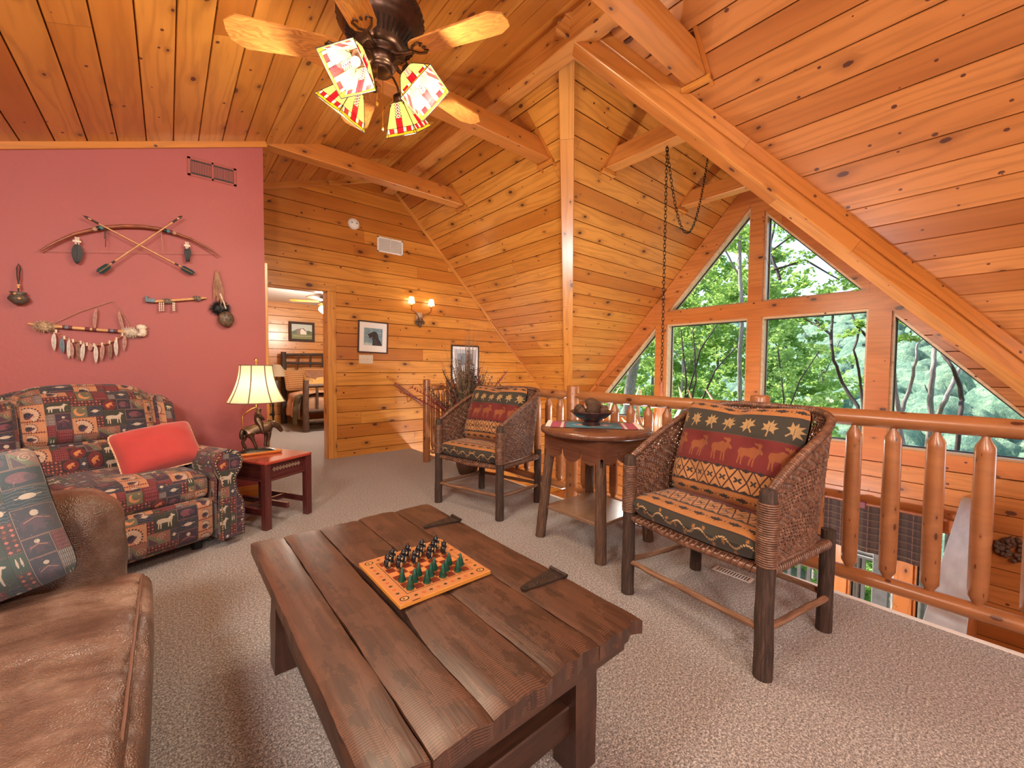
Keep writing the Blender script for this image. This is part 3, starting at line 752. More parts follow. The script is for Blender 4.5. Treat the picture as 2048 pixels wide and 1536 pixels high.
def winterpic():
    c=Cv(192,384,(176,180,190));rg=random.Random(8);c.rect(26,40,166,344,(120,132,148));c.rect(26,150,166,250,(200,206,214))
    for i in range(24): x=30+rg.random()*130;y=60+rg.random()*120;c.line([(x,y),(x+rg.random()*10-5,y+60)],3,(70,76,88))
    for i in range(40): x=30+rg.random()*130;y=240+rg.random()*100;c.ell(x,y,14,7,rg.choice([(60,66,80),(230,232,236),(140,150,162)]))
    c.ell(120,20,9,9,(20,20,24));return c
M['pic_dog']=picmat('dog_drawing',dogpic());M['pic_barn']=picmat('barn_painting',barnpic());M['pic_winter']=picmat('winter_scene',winterpic())
def matpic():
    c=Cv(512,320,(22,118,140))
    for x0,x1,col in ((0,60,(170,36,84)),(60,78,(226,214,206)),(78,92,(150,24,70)),(512-60,512,(170,36,84)),(512-78,512-60,(226,214,206)),(512-92,512-78,(150,24,70))): c.rect(x0,0,x1,320,col)
    for X,col in ((256,(226,190,120)),(180,(60,180,200)),(332,(60,180,200))):
        for k,q in ((1,col),(.62,(190,60,90)),(.34,(240,230,210))): c.poly([(X-60*k,160),(X,160-100*k),(X+60*k,160),(X,160+100*k)],q)
    c.rect(92,0,420,10,(12,40,56));c.rect(92,310,420,320,(12,40,56));return c
M['serape']=clothmat('striped_mat_weave',matpic().image('serape',.12),sheen=.1)
def plaid():
    c=Cv(256,256,(70,32,30))
    for x in range(0,256,64): c.rect(x,0,x+26,256,(92,66,50));c.rect(x+40,0,x+44,256,(150,110,80))
    for y in range(0,256,42): c.rect(0,y,256,y+4,(168,128,92));c.a[y:y+18]*=.82
    return c
M['plaid']=clothmat('plaid_wool',plaid().image('plaid',.1),scale=(2.2,2.2,1),mul=.42)
def bedst():
    c=Cv(256,256,(196,140,72));rg=random.Random(4)
    for y in range(0,256,32):
        c.rect(0,y,256,y+9,(120,40,34));c.rect(0,y+12,256,y+15,(230,196,140))
        for x in range(0,256,24): c.poly([(x,y+22),(x+8,y+17),(x+16,y+22),(x+8,y+28)],(70,50,40))
    return c
M['bedst']=clothmat('bedding_stripe',bedst().image('bedding',.1),scale=(3,3,1))
M['bedgold']=plain('gold_ribbed_cloth',(.62,.36,.11),.85,0,.3,60)
M['suede']=plain('brown_suede',(.24,.11,.06),.9,0,.15,12)
M['blanket']=plain('tan_blanket',(.50,.27,.16),.9,0,.1,8)
M['olive']=plain('olive_throw',(.10,.085,.05),.9,0,.25,14)
# stained glass for the fan shades
def stained():
    c=Cv(256,256,(238,218,140));am=(226,178,44);red=(196,40,52);ld=(28,30,26);wt=(250,240,214)
    c.rect(0,0,22,256,am);c.rect(234,0,256,256,am);c.rect(0,232,256,256,am)
    c.rect(104,120,152,240,red);c.rect(126,120,130,240,(120,20,30))
    for x in (40,180): c.rect(x,196,x+36,230,red);
    for x in (22,76,152,216): c.rect(x,196,x+18,230,wt)
    for k in range(5): y=20+k*22;c.poly([(104,y),(128,y-18),(152,y),(128,y+18)],wt);c.line([(104,y),(128,y-18),(152,y),(128,y+18),(104,y)],4,ld);c.poly([(118,y),(128,y-8),(138,y),(128,y+8)],red)
    for P in ([(22,0),(22,256)],[(234,0),(234,256)],[(0,232),(256,232)],[(22,194),(234,194)],[(104,100),(104,240)],[(152,100),(152,240)],[(22,100),(90,0)],[(234,100),(166,0)],[(40,194),(40,232)],[(76,194),(76,232)],[(180,194),(180,232)],[(216,194),(216,232)]): c.line(P,4.5,ld)
    c.line([(0,0),(256,0),(256,256),(0,256),(0,0)],8,ld);return c
g=G('stained_glass',.3);t=g.n('ShaderNodeTexImage',{'Vector':g.uv()});t.image=stained().image('stained',.03)
df=g.n('ShaderNodeBsdfDiffuse',{0:t.outputs[0]});tl=g.n('ShaderNodeBsdfTranslucent',{0:t.outputs[0]});gs=g.n('ShaderNodeBsdfGlossy',{'Roughness':.08})
mx=g.n('ShaderNodeMixShader',{0:.72,1:df.outputs[0],2:tl.outputs[0]});mx2=g.n('ShaderNodeMixShader',{0:.06,1:mx.outputs[0],2:gs.outputs[0]})
e=g.n('ShaderNodeEmission',{0:t.outputs[0],1:.42});ad=g.n('ShaderNodeAddShader',{0:mx2.outputs[0],1:e.outputs[0]})
g.t.nodes.remove(g.b);g.t.links.new(ad.outputs[0],g.out.inputs[0]);M['stained']=g.m

# ------------------------------------------------------------------ camera
F_PX=821.;CAMH=1.15
cam=bpy.data.cameras.new('camera');co=bpy.data.objects.new('camera',cam);COL.objects.link(co);sc.camera=co
cam.sensor_fit='HORIZONTAL';cam.sensor_width=36;cam.lens=F_PX*36/2048;cam.clip_start=.05;cam.clip_end=600
yaw,pit,rol=R(40.0),R(2.3),R(.5)
fw=Vector((math.sin(yaw)*math.cos(pit),math.cos(yaw)*math.cos(pit),-math.sin(pit)))
r0=Vector((math.cos(yaw),-math.sin(yaw),0));u0=r0.cross(fw)
r2=r0*math.cos(rol)+u0*math.sin(rol);u2=r2.cross(fw)
mc=Matrix((r2,u2,-fw)).transposed().to_4x4();mc.translation=(0,0,CAMH);co.matrix_world=mc
# ------------------------------------------------------------------ geometry constants
YR=4.19; XR=.669; YP=5.3; XW=5.75; XE=2.62
zL=lambda x:2.847+.353*x
zRt=lambda x:5.84-.985*x
XA=(5.84-2.847)/(.353+.985); ZA=zL(XA)
DY=2.09; zD=lambda y:3.622-1.11*abs(y-DY)
XL=-2.3; YN=-3.0; ZF=-2.62
vly=lambda x:(3.622-zRt(x))/1.11      # |y-DY| of the valley at x
XV=(5.84-3.622)/.985                  # where the dormer ridge meets the main slope
# ------------------------------------------------------------------ shell
struct(MB().box(XL,XE,YN,4.40,-.22,0).build('floor',M['carpet']))
struct(MB().box(XL,2.60,4.40,YP+4.2,-.22,0).build('floor_landing',M['carpet']))
struct(MB().box(2.6,4.2,YP+.12,YP+4.2,-.22,0).build('floor_bedroom',M['carpet']))
struct(MB().box(XE,XE+.022,YN,4.42,-.24,.006).build('trim_1',M['white_pl']))
struct(MB().box(2.6,2.615,4.43,YP,-.24,-.001).build('trim_2',M['trim']))
# ceilings
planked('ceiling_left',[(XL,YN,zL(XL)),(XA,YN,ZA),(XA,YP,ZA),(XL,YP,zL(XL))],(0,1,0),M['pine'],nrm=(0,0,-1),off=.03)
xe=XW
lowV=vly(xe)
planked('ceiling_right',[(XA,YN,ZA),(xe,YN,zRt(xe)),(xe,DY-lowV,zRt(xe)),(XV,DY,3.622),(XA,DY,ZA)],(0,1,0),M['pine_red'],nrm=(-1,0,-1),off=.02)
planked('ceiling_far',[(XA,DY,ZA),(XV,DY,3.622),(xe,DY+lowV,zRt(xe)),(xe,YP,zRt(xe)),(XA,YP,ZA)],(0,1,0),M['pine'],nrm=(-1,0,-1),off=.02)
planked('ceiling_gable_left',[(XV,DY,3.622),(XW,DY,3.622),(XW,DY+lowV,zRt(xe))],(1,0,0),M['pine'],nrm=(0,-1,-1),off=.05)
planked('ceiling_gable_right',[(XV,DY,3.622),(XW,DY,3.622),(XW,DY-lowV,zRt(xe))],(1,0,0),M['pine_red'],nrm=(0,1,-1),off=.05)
# red wall box
def wallbox(name,pts,ax,d,mat):
    return None
b=MB();b.add([(XL,YR,-.01),(XR,YR,-.01),(XR,YR,zL(XR)),(XL,YR,zL(XL))],[(0,1,2,3)]);b.add([(XR,YR,-.01),(XR,YP,-.01),(XR,YP,zL(XR)),(XR,YR,zL(XR))],[(0,1,2,3)])
b.add([(XL,YR+.1,0),(XR-.1,YR+.1,0),(XR-.1,YR+.1,zL(XR)-.1),(XL,YR+.1,zL(XL)-.1)],[(3,2,1,0)])
o=struct(b.build('wall_left',M['red']))
# trims on the red wall
sl=math.atan(.353)
def slopebox(name,x0,x1,y0,y1,dz0,dz1,zf,mat,ang):
    L=(x1-x0)/math.cos(ang)
    o=MB().box(0,L,0,y1-y0,dz0,dz1,bev=.003).build(name,mat);o.rotation_euler=(0,-ang,0);o.location=(x0,y0,zf(x0));return struct(o)
slopebox('trim_3',XL,XR+.02,YR-.02,YR,-.045,.004,zL,M['trim'],sl)
struct(MB().box(XL,XR,YR-.018,YR,0,.10,bev=.004).build('baseboard_left',M['trim']))
# bedroom door wall (pine gable)
x0,x1,hd=XR+.04,1.5,2.055
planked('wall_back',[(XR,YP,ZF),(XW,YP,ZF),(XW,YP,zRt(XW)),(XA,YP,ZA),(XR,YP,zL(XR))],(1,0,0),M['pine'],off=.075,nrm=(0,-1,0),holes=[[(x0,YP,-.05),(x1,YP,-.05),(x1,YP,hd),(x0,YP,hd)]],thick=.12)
slopebox('trim_4',XR,XA,YP-.02,YP,-.06,.004,zL,M['trim'],sl)
ar=math.atan(.985)
o=MB().box(0,(XW-XA)/math.cos(ar),0,.02,-.04,.004,bev=.003).build('trim_5',M['trim']);o.rotation_euler=(0,ar,0);o.location=(XA,YP-.02,ZA);struct(o)
# door casing
struct(MB().box(x1,x1+.10,YP-.02,YP,0,hd,bev=.003).box(XR+.01,x1+.10,YP-.02,YP,hd,hd+.10,bev=.003).box(x1-.012,x1,YP,YP+.13,0,hd).box(XR,x1,YP,YP+.13,hd-.012,hd).build('door_1',M['trim']))
struct(MB().box(XR,XR+.022,YR-.004,YR+.02,0,2.05,bev=.002).build('trim_6',M['trim']))
# beams
BW=.15
struct(MB().box(2.2,2.35,YN,YP,3.43,3.66,bev=.006).build('ridge_beam',M['beam']))
bi=0
for yb in (4.23,2.78,1.33,-.12,-1.57):
    b=MB();z0,z1=3.095,3.255
    xa=(z0-2.847)/.353+.0
    b.box(xa-.35,2.86,yb,yb+.14,z0,z1,bev=.005)
    o=struct(b.build('tie_beam',M['beam']))
    # small trim collar where the beam enters the slope
    t=MB();xs=lambda z:(5.84-z)/.985
    for (ya,yc) in ((yb-.028,yb-.002),(yb+.142,yb+.168)):
        pts=[(xs(z0-.05)-.012,z0-.05),(xs(z1+.04)-.012,z1+.04),(xs(z1+.04)+.02,z1+.04),(xs(z0-.05)+.02,z0-.05)]
        t.prism([(p[0],p[1]) for p in pts],0,yc-ya,Matrix(((1,0,0,0),(0,0,1,ya),(0,1,0,0),(0,0,0,1))))
    t.box(xs(z0)-.025,xs(z0)+.015,yb-.028,yb+.168,z0-.035,z0-.003)
    struct(t.build('trim_7',M['trim']))
for xb in (3.30,4.75):
    z0,z1=3.095,3.255;h=(3.622-z0)/1.11
    o=struct(MB().box(xb,xb+.14,DY-h-.02,DY+h+.02,z0,z1,bev=.005).build('gable_tie_beam',M['beam']))
    t=MB()
    for sg in (1,-1):
        ys=lambda z:DY+sg*(3.622-z)/1.11
        for (xa_,xc) in ((xb-.028,xb-.002),(xb+.142,xb+.168)):
            pts=[(ys(z0-.05)-sg*.012,z0-.05),(ys(z1+.04)-sg*.012,z1+.04),(ys(z1+.04)+sg*.02,z1+.04),(ys(z0-.05)+sg*.02,z0-.05)]
            t.prism(pts,0,xc-xa_,Matrix(((0,0,1,xa_),(1,0,0,0),(0,1,0,0),(0,0,0,1))))
        t.box(xb-.028,xb+.168,min(ys(z0)-sg*.025,ys(z0)+sg*.015),max(ys(z0)-sg*.025,ys(z0)+sg*.015),z0-.035,z0-.003)
    struct(t.build('trim_7',M['trim']))
# gable ridge beam
struct(MB().box(XV+.05,XW,DY-.06,DY+.06,3.46,3.60,bev=.005).build('gable_ridge_beam',M['beam']))
# valley beams
def valley(name,sg,w,dep,mat):
    a=Vector((XV-.02,DY,3.622+.02));b_=Vector((XW,DY+sg*lowV,zRt(XW)))
    d=(b_-a);L=d.length;d.normalize()
    n=Vector((0,0,-1));n=(n-d*n.dot(d)).normalized();s_=d.cross(n)
    m=Matrix((d,s_,n)).transposed().to_4x4();m.translation=a
    bb=MB().box(0,L,-w/2,w/2,-.02,dep,bev=.006)
    if sg<0: bb.box(0,L,-w/2-.018,-w/2,-.07,.035,bev=.003);bb.box(0,L,w/2,w/2+.018,-.07,.035,bev=.003)
    o=bb.build(name,mat);o.matrix_world=m;return struct(o)
valley('valley_beam',-1,.13,.14,M['beam'])
valley('valley_trim',1,.13,.035,M['trim'])
# ------------------------------------------------------------------ window wall
rk=.36
r_=lambda y:zD(y)-rk
def wp(y,z,x=XW): return (x,y,z)
op=[[(2.12,2.0),(2.12+(r_(2.12)-2.0)/1.11,2.0),(2.12,r_(2.12))],
    [(1.96,2.0),(1.96,r_(1.96)),(1.96-(r_(1.96)-2.0)/1.11,2.0)],
    [(2.12,.35),(3.24,.35),(3.24,1.81),(2.12,1.81)],
    [(.93,.35),(1.96,.35),(1.96,1.81),(.93,1.81)],
    [(3.41,.35),(3.41+(r_(3.41)-.35)/1.11,.35),(3.41,r_(3.41))],
    [(.745,.35),(.745,r_(.745)),(.745-(r_(.745)-.35)/1.11,.35)],
    [(1.15,-2.45),(3.3,-2.45),(3.3,-.40),(1.15,-.40)],
    [(.62,-2.45),(1.02,-2.45),(1.02,-.40),(.62,-.40)],
    [(.24,-2.45),(.50,-2.45),(.50,-.40),(.24,-.40)]]
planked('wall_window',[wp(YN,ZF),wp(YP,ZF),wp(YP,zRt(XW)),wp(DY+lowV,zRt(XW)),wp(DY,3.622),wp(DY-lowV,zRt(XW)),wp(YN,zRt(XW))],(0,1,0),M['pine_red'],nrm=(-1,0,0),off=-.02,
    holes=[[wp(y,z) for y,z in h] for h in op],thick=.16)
# timber frame on the window wall
fx0,fx1=XW-.045,XW-.0005
MX=Matrix(((0,0,1,0),(1,0,0,0),(0,1,0,0),(0,0,0,1)))  # prism (y,z) extruded along x
def yz(poly,x0_,x1_,name,mat,parent=None):
    return MB().prism(poly,x0_,x1_,MX).build(name,mat,parent)
FR=[('trim_8',[(1.96,.2),(2.12,.2),(2.12,3.55),(1.96,3.55)]),
    ('trim_9',[(3.24,.2),(3.41,.2),(3.41,zD(3.41)-.03),(3.24,zD(3.24)-.03)]),
    ('trim_10',[(.745,.2),(.93,.2),(.93,zD(.93)-.03),(.745,zD(.745)-.03)]),
    ('trim_11',[(.93,1.81),(1.96,1.81),(1.96,2.0),(.93,2.0)]),('trim_11',[(2.12,1.81),(3.24,1.81),(3.24,2.0),(2.12,2.0)]),
    ('trim_12',[(.93,.2),(1.96,.2),(1.96,.35),(.93,.35)]),('trim_12',[(2.12,.2),(3.24,.2),(3.24,.35),(2.12,.35)]),
    ('trim_12',[(3.41,.2),(4.95,.2),(4.95,.35),(3.41,.35)]),('trim_12',[(-.78,.2),(.745,.2),(.745,.35),(-.78,.35)])]
for n_,p_ in FR: struct(yz(p_,fx0,fx1,n_,M['frame_wood']))
for sg in (1,-1):
    segs=[(DY,DY+1.15),(DY+1.32,DY+2.95)] if sg>0 else [(DY,DY+1.16),(DY+1.345,DY+2.95)]
    for a,b_ in segs:
        y0,y1=DY+sg*(a-DY),DY+sg*(b_-DY)
        p_=[(y0,zD(y0)-.01),(y1,zD(y1)-.01),(y1,max(r_(y1),.35)),(y0,r_(y0))]
        struct(yz(p_,fx0-.004,fx1,'trim_13',M['frame_wood']))
# window units: pale jamb lining, dark gasket, glass
def unit(i,poly,lower=False):
    cy=sum(p[0] for p in poly)/len(poly);cz=sum(p[1] for p in poly)/len(poly)
    A=sum(poly[k][0]*poly[(k+1)%len(poly)][1]-poly[(k+1)%len(poly)][0]*poly[k][1] for k in range(len(poly)))
    if A<0: poly=poly[::-1]
    def inset(P,d):
        n=len(P);out=[]
        for k in range(n):
            a=Vector(P[k-1]);b=Vector(P[k]);c=Vector(P[(k+1)%n]);e1=(b-a).normalized();e2=(c-b).normalized()
            n1=Vector((-e1.y,e1.x));n2=Vector((-e2.y,e2.x));bis=(n1+n2);bis=bis/(bis.dot(n1)) if bis.dot(n1)>.05 else n1
            out.append(tuple(b+bis*d))
        return out
    def ring(P,Q,x0_,x1_):
        b=MB();n=len(P)
        for k in range(n):
            j=(k+1)%n;q=[P[k],P[j],Q[j],Q[k]]
            V=[(x0_,y,z) for y,z in q]+[(x1_,y,z) for y,z in q]
            b.add(V,[(0,3,2,1),(4,5,6,7),(0,1,5,4),(1,2,6,5),(2,3,7,6),(3,0,4,7)],[[(V[t][1]*1.,V[t][2]*1.+V[t][0]) for t in f] for f in ((0,3,2,1),(4,5,6,7),(0,1,5,4),(1,2,6,5),(2,3,7,6),(3,0,4,7))])
        return b
    wdw=struct(ring(poly,inset(poly,.022),XW-.003,XW+.15).build('window_%d'%i,M['frame_wood'] if lower else M['pale_wood']))
    p1=inset(poly,.022)
    ring(p1,inset(p1,.012),XW+.085,XW+.105).build('gasket',M['black_pl'],wdw)
    p2=inset(p1,.010)
    b=MB();b.add([(XW+.094,y,z) for y,z in p2]+[(XW+.099,y,z) for y,z in p2],[tuple(range(len(p2)))[::-1],tuple(range(len(p2),2*len(p2)))]);b.build('pane',M['glass'],wdw)
    return wdw
for i,p in enumerate(op): unit(i+1,p,i>=6)
# frame wood around lower doors
struct(MB().box(XW-.03,XW,.50,.62,-2.6,-.36,bev=.004).box(XW-.03,XW,1.02,1.15,-2.6,-.36,bev=.004).box(XW-.03,XW,.2,3.4,-.40,-.28,bev=.004).build('trim_14',M['frame_wood']))
# ------------------------------------------------------------------ lower storey
struct(MB().box(XL,XW,YN,YP,ZF-.2,ZF).build('floor_lower',M['landing']))
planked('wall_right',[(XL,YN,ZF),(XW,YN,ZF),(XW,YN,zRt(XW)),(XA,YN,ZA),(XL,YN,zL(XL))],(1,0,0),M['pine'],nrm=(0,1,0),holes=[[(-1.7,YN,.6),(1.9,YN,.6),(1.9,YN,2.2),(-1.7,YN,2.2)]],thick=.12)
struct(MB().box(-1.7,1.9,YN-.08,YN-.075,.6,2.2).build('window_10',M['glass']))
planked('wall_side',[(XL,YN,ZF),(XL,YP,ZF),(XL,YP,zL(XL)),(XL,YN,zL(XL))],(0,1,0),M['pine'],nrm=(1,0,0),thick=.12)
struct(MB().box(1.2,1.3,YN,YP,ZF,-.22).build('wall_under_loft',M['pine']))
# partition with pale top running to the window wall, just below the loft
struct(MB().box(2.66,XW-.01,.06,.20,-.06,-.035,bev=.004).build('trim_15',M['ledge']))
planked('wall_partition',[(2.66,.06,ZF),(XW-.01,.06,ZF),(XW-.01,.06,-.06),(2.66,.06,-.06)],(1,0,0),M['pine_red'],nrm=(0,-1,0),thick=.0)
planked('wall_partition_back',[(2.66,.20,ZF),(XW-.01,.20,ZF),(XW-.01,.20,-.06),(2.66,.20,-.06)],(1,0,0),M['pine_red'],nrm=(0,1,0),thick=.0)
struct(MB().box(2.64,2.66,.055,.205,ZF,-.035,bev=.003).build('trim_16',M['trim']))
# stair landing seen between the balusters
struct(MB().box(2.75,5.7,3.6,5.28,-1.25,-1.17).build('floor_stair_landing',M['landing']))
# ------------------------------------------------------------------ bedroom
BY=9.35;BX0=.55;BX1=4.1
planked('wall_bedroom',[(BX0,BY,0),(BX1,BY,0),(BX1,BY,2.42),(BX0,BY,2.42)],(1,0,0),M['logwall'],nrm=(0,-1,0),thick=.1)
struct(MB().box(BX0-.1,BX0,YP+.12,BY,0,2.42).build('wall_bedroom_left',M['logwall']))
struct(MB().box(BX1,BX1+.1,YP+.12,BY,0,2.42).build('wall_bedroom_right',M['logwall']))
struct(MB().box(BX0-.1,BX1+.1,YP+.13,BY+.1,2.42,2.5).build('ceiling_bedroom',M['ceil_white']))
struct(MB().box(BX0,BX1,BY-.02,BY,0,.1).build('baseboard_bedroom',M['trim']))

# ------------------------------------------------------------------ railing
def log_post(b,x,y,z0,z1,r=.048,seg=14):
    b.lathe([(r*.98,z0),(r,z0+.1),(r*1.0,z1-.012),(r*.9,z1),(0,z1+.001)],seg,T(x,y,0),flute=.02,nf=3)
def rail_piece(p0,p1,r,neck=.5,tip=.055):
    p0,p1=Vector(p0),Vector(p1);d=(p1-p0);L=d.length;d.normalize();n=max(6,int(L/.12))
    pts=[p0,p0+d*.02,p0+d*tip];rr=[r*neck,r*neck,r]
    for i in range(1,n): pts.append(p0+d*(tip+(L-2*tip)*i/n));rr.append(r*(1+.03*math.sin(i*2.1+p0.y)))
    pts+=[p1-d*tip,p1-d*.02,p1];rr+=[r,r*neck,r*neck]
    return MB().tube(pts,rr,14)
def baluster(x,y,z0=.13,z1=.885,r=.033):
    return MB().lathe([(r*.42,z0-.03),(r*.45,z0+.012),(r*.5,z0+.02),(r*.98,z0+.05),(r,z0+.08),(r*1.04,(z0+z1)/2),(r,z1-.08),(r*.98,z1-.055),(r*.45,z1-.02),(r*.42,z1+.03)],14,T(x,y,0)@RZ(rnd.random()*6),flute=.015,nf=3)
xr=2.66
rail=thing('log_railing','peeled pine log railing along the open edge of the loft, behind the wicker chairs','railing',(xr,1.9,0))
def addk(name,b,mat,par,*a):
    o=b.build(name,mat,par);o.matrix_parent_inverse=Matrix.Translation(-Vector(par.location)) if par.rotation_euler.z==0 else par.matrix_world.inverted();return o
posts=[4.36,2.36,.906,-.55]
for py in posts:
    b=MB();log_post(b,xr+.005,py,-.16,1.0,.052);addk('post',b,M['log'],rail)
for a,c in zip(posts[:-1],posts[1:]):
    addk('top_rail',rail_piece((xr,a-.045,.915),(xr,c+.045,.915),.042),M['log'],rail)
    addk('bottom_rail',rail_piece((xr,a-.045,.113),(xr,c+.045,.113),.036),M['log'],rail)
    y=a-.165 if a<4 else a-.15
    n=int(round((a-c)/.145))-1
    for k in range(n):
        yy=a-(k+1)*(a-c)/(n+1)
        addk('baluster',baluster(xr,yy),M['log'],rail)
r2_=thing('stair_railing','short peeled pine log railing with slim balusters beside the stair head','railing',(2.5,4.42,0))
b=MB();log_post(b,2.385,4.44,-.02,1.0,.043);addk('post',b,M['log'],r2_)
addk('top_rail',rail_piece((2.42,4.435,.90),(2.62,4.38,.90),.034,.5,.03),M['log'],r2_);addk('bottom_rail',rail_piece((2.42,4.435,.12),(2.62,4.38,.12),.03,.5,.03),M['log'],r2_)
for t_ in (.2,.5,.82): addk('baluster',baluster(2.42+.2*t_,4.435-.055*t_,.14,.875,.024),M['log'],r2_)
# ------------------------------------------------------------------ coffee table
TZ=.45
ct=thing('coffee_table','long rustic coffee table of dark weathered planks with black strap hinges','coffee table',(.64,1.25,0))
rg=random.Random(11)
def plank_top(x0,x1,y0,y1,z0,z1,seed,lx=None):
    """one weathered board running along y, with wavering edges"""
    r_=random.Random(seed);b=MB();nx,ny=6,40
    def ed(y,s): return .0035*mnoise.noise(Vector((y*5,seed*3.1+s,0)))+.002*mnoise.noise(Vector((y*22,seed*7.1+s,3)))
    def P(i,j,top):
        t=j/ny;ey0=y0+.012*mnoise.noise(Vector((i*.9,seed,1)));ey1=y1+.012*mnoise.noise(Vector((i*.9,seed,9)))
        y=ey0+(ey1-ey0)*t
        a=x0+.0022+ed(y,0)+(lx(y) if lx else 0);c_=x1-.0022+ed(y,5);x=a+(c_-a)*i/nx
        if top:
            z=z1+.0022*mnoise.noise(Vector((x*14,y*4,seed)))
            e=min(i,nx-i)
            if e==0: z-=.004
            if j in(0,ny): z-=.004
        else: z=z0
        return (x,y,z)
    ox,oy=r_.random()*9,r_.random()*9
    b.grid(lambda a,c:P(round(a*nx),round(c*ny),True),nx,ny,uvfn=lambda a,c:(y0+(y1-y0)*c+oy,x0+(x1-x0)*a+ox))
    b.grid(lambda a,c:P(round((1-a)*nx),round(c*ny),False),nx,ny,uvfn=lambda a,c:(y0+(y1-y0)*c+oy,x0+a*.1+ox))
    for i in (0,nx):
        q=(lambda a,c,i=i:(lambda A,B:tuple(A[k]+(B[k]-A[k])*a for k in range(3)))(P(i,round(c*ny),i==0),P(i,round(c*ny),i!=0)))
        b.grid(q,1,ny,uvfn=lambda a,c:(y0+(y1-y0)*c+oy,a*.04+ox+.5),smooth=False)
    for j in (0,ny):
        q=(lambda a,c,j=j:(lambda A,B:tuple(A[k]+(B[k]-A[k])*c for k in range(3)))(P(round(a*nx),j,j!=0),P(round(a*nx),j,j==0)))
        b.grid(q,nx,1,uvfn=lambda a,c:(c*.04+oy+.2,(x0+(x1-x0)*a)+ox),smooth=False)
    return b
xs_=[.237,.352,.487,.66,.83,1.012]
notch=lambda y:.020*math.exp(-((y-1.12)/.13)**2)+.013*math.exp(-((y-1.34)/.12)**2)
for i in range(5):
    yo=[.012,.0,-.006,.01,.0][i]
    o=plank_top(xs_[i],xs_[i+1],.632+yo*.5,1.875+yo,.405,TZ,i+1,notch if i==2 else None).build('tabletop_plank',M['old'],None)
    o.parent=ct;o.matrix_parent_inverse=Matrix.Translation(-Vector(ct.location))
addk('end_rail',MB().box(.27,.975,.655,.70,.355,.404,bev=.004),M['old_dark'],ct)
addk('end_rail',MB().box(.27,.975,1.78,1.83,.355,.404,bev=.004),M['old_dark'],ct)
def postleg(x,y,w,d,lean,seed):
    b=MB();ny=10
    def ring(z):
        o=[];sx=lean*(.36-z)
        for k,(a,c_) in enumerate(((-1,-1),(1,-1),(1,1),(-1,1))):
            j=.004*mnoise.noise(Vector((z*9,seed,k)));o.append((x+sx+a*(w/2+j),y+c_*(d/2+j),z))
        return o
    rings=[ring(.36*k/ny) for k in range(ny+1)];V=[p for r in rings for p in r];Fs=[];U=[]
    for j in range(ny):
        for k in range(4):
            k2=(k+1)%4;Fs.append([j*4+k,j*4+k2,(j+1)*4+k2,(j+1)*4+k]);z=.36*j/ny;z2=.36*(j+1)/ny
            U.append([(z+seed,k*.09),(z+seed,k*.09+.09),(z2+seed,k*.09+.09),(z2+seed,k*.09)])
    Fs+= [[3,2,1,0],[ny*4,ny*4+1,ny*4+2,ny*4+3]];U+=[[(0,0),(.1,0),(.1,.1),(0,.1)]]*2
    return b.add(V,Fs,U)
for (x,y,l) in ((.335,1.735,-.02),(.335,.765,-.02),(.885,1.735,.02),(.885,.765,.02)): addk('leg',postleg(x,y,.088,.09,l*1.0,x*3+y),M['old_dark'],ct)
addk('stretcher',MB().box(.31,.355,.80,1.70,.15,.235,bev=.004),M['old_dark'],ct)
addk('stretcher',MB().box(.862,.907,.80,1.70,.13,.215,bev=.004),M['old_dark'],ct)
addk('stretcher',MB().box(.37,.85,.745,.79,.115,.20,bev=.004),M['old_dark'],ct);addk('stretcher',MB().box(.37,.85,1.71,1.755,.115,.20,bev=.004),M['old_dark'],ct)
def hinge(y,name='hinge'):
    b=MB();z=TZ+.001
    b.prism([(.845,y-.012),(1.0,y-.035),(1.0,y+.035),(.845,y+.012),(.838,y)],z,z+.005)
    b.tube([(1.006,y-.038,z+.006),(1.006,y+.038,z+.006)],.007,8)
    for (x,yy) in ((.862,y),(.90,y-.008),(.94,y+.01),(.975,y-.018),(.975,y+.02)): b.ell((x,yy,z+.006),(.005,.005,.003),seg=8,rings=4)
    b.box(1.0,1.006,y-.036,y+.036,z-.035,z+.006)
    return b
addk('strap_hinge',hinge(.945),M['rust_iron'],ct);addk('strap_hinge',hinge(1.59),M['rust_iron'],ct)
# ------------------------------------------------------------------ board game
bd=MB();bx0,bx1,by0,by1=.497,.822,1.082,1.412
bd.box(bx0,bx1,by0,by1,0,.013,bev=.0015)
bo=bd.build('chess_board',M['trim']);bo.location=(0,0,TZ+.003);tag(bo,'wooden game board with decorated border on the dark coffee table','board game')
b=MB();b.add([(bx0+.002,by0+.002,.0133),(bx1-.002,by0+.002,.0133),(bx1-.002,by1-.002,.0133),(bx0+.002,by1-.002,.0133)],[(0,1,2,3)],[[(0,0),(1,0),(1,1),(0,1)]]);
b.build('printed_squares',M['board'],bo)
cell=(bx1-bx0)*(1024-300)/1024/8;ox=bx0+(bx1-bx0)*150/1024;oy=by0+(by1-by0)*150/1024
zb=TZ+.003+.0137
def bear_mesh():
    t=thing('bear_piece','black bear game piece','game piece')
    b=MB();b.ell((0,0,.016),(.0128,.0115,.017),seg=12,rings=8);b.ell((0,-.002,.037),(.0105,.010,.0092),seg=12,rings=8)
    for s in(-1,1):
        b.ell((s*.0072,0,.0455),(.0035,.0024,.004),seg=8,rings=5);b.ell((s*.0115,-.005,.021),(.004,.0055,.009),seg=8,rings=5);b.ell((s*.006,-.006,.004),(.0045,.006,.004),seg=8,rings=5)
    b.build('body',M['piece_bear'],t)
    b=MB();b.ell((0,-.0122,.0355),(.0040,.0040,.0034),seg=8,rings=5);b.ell((0,-.0095,.014),(.0070,.0035,.010),seg=8,rings=6);b.build('muzzle_and_belly',M['piece_tan'],t)
    return t
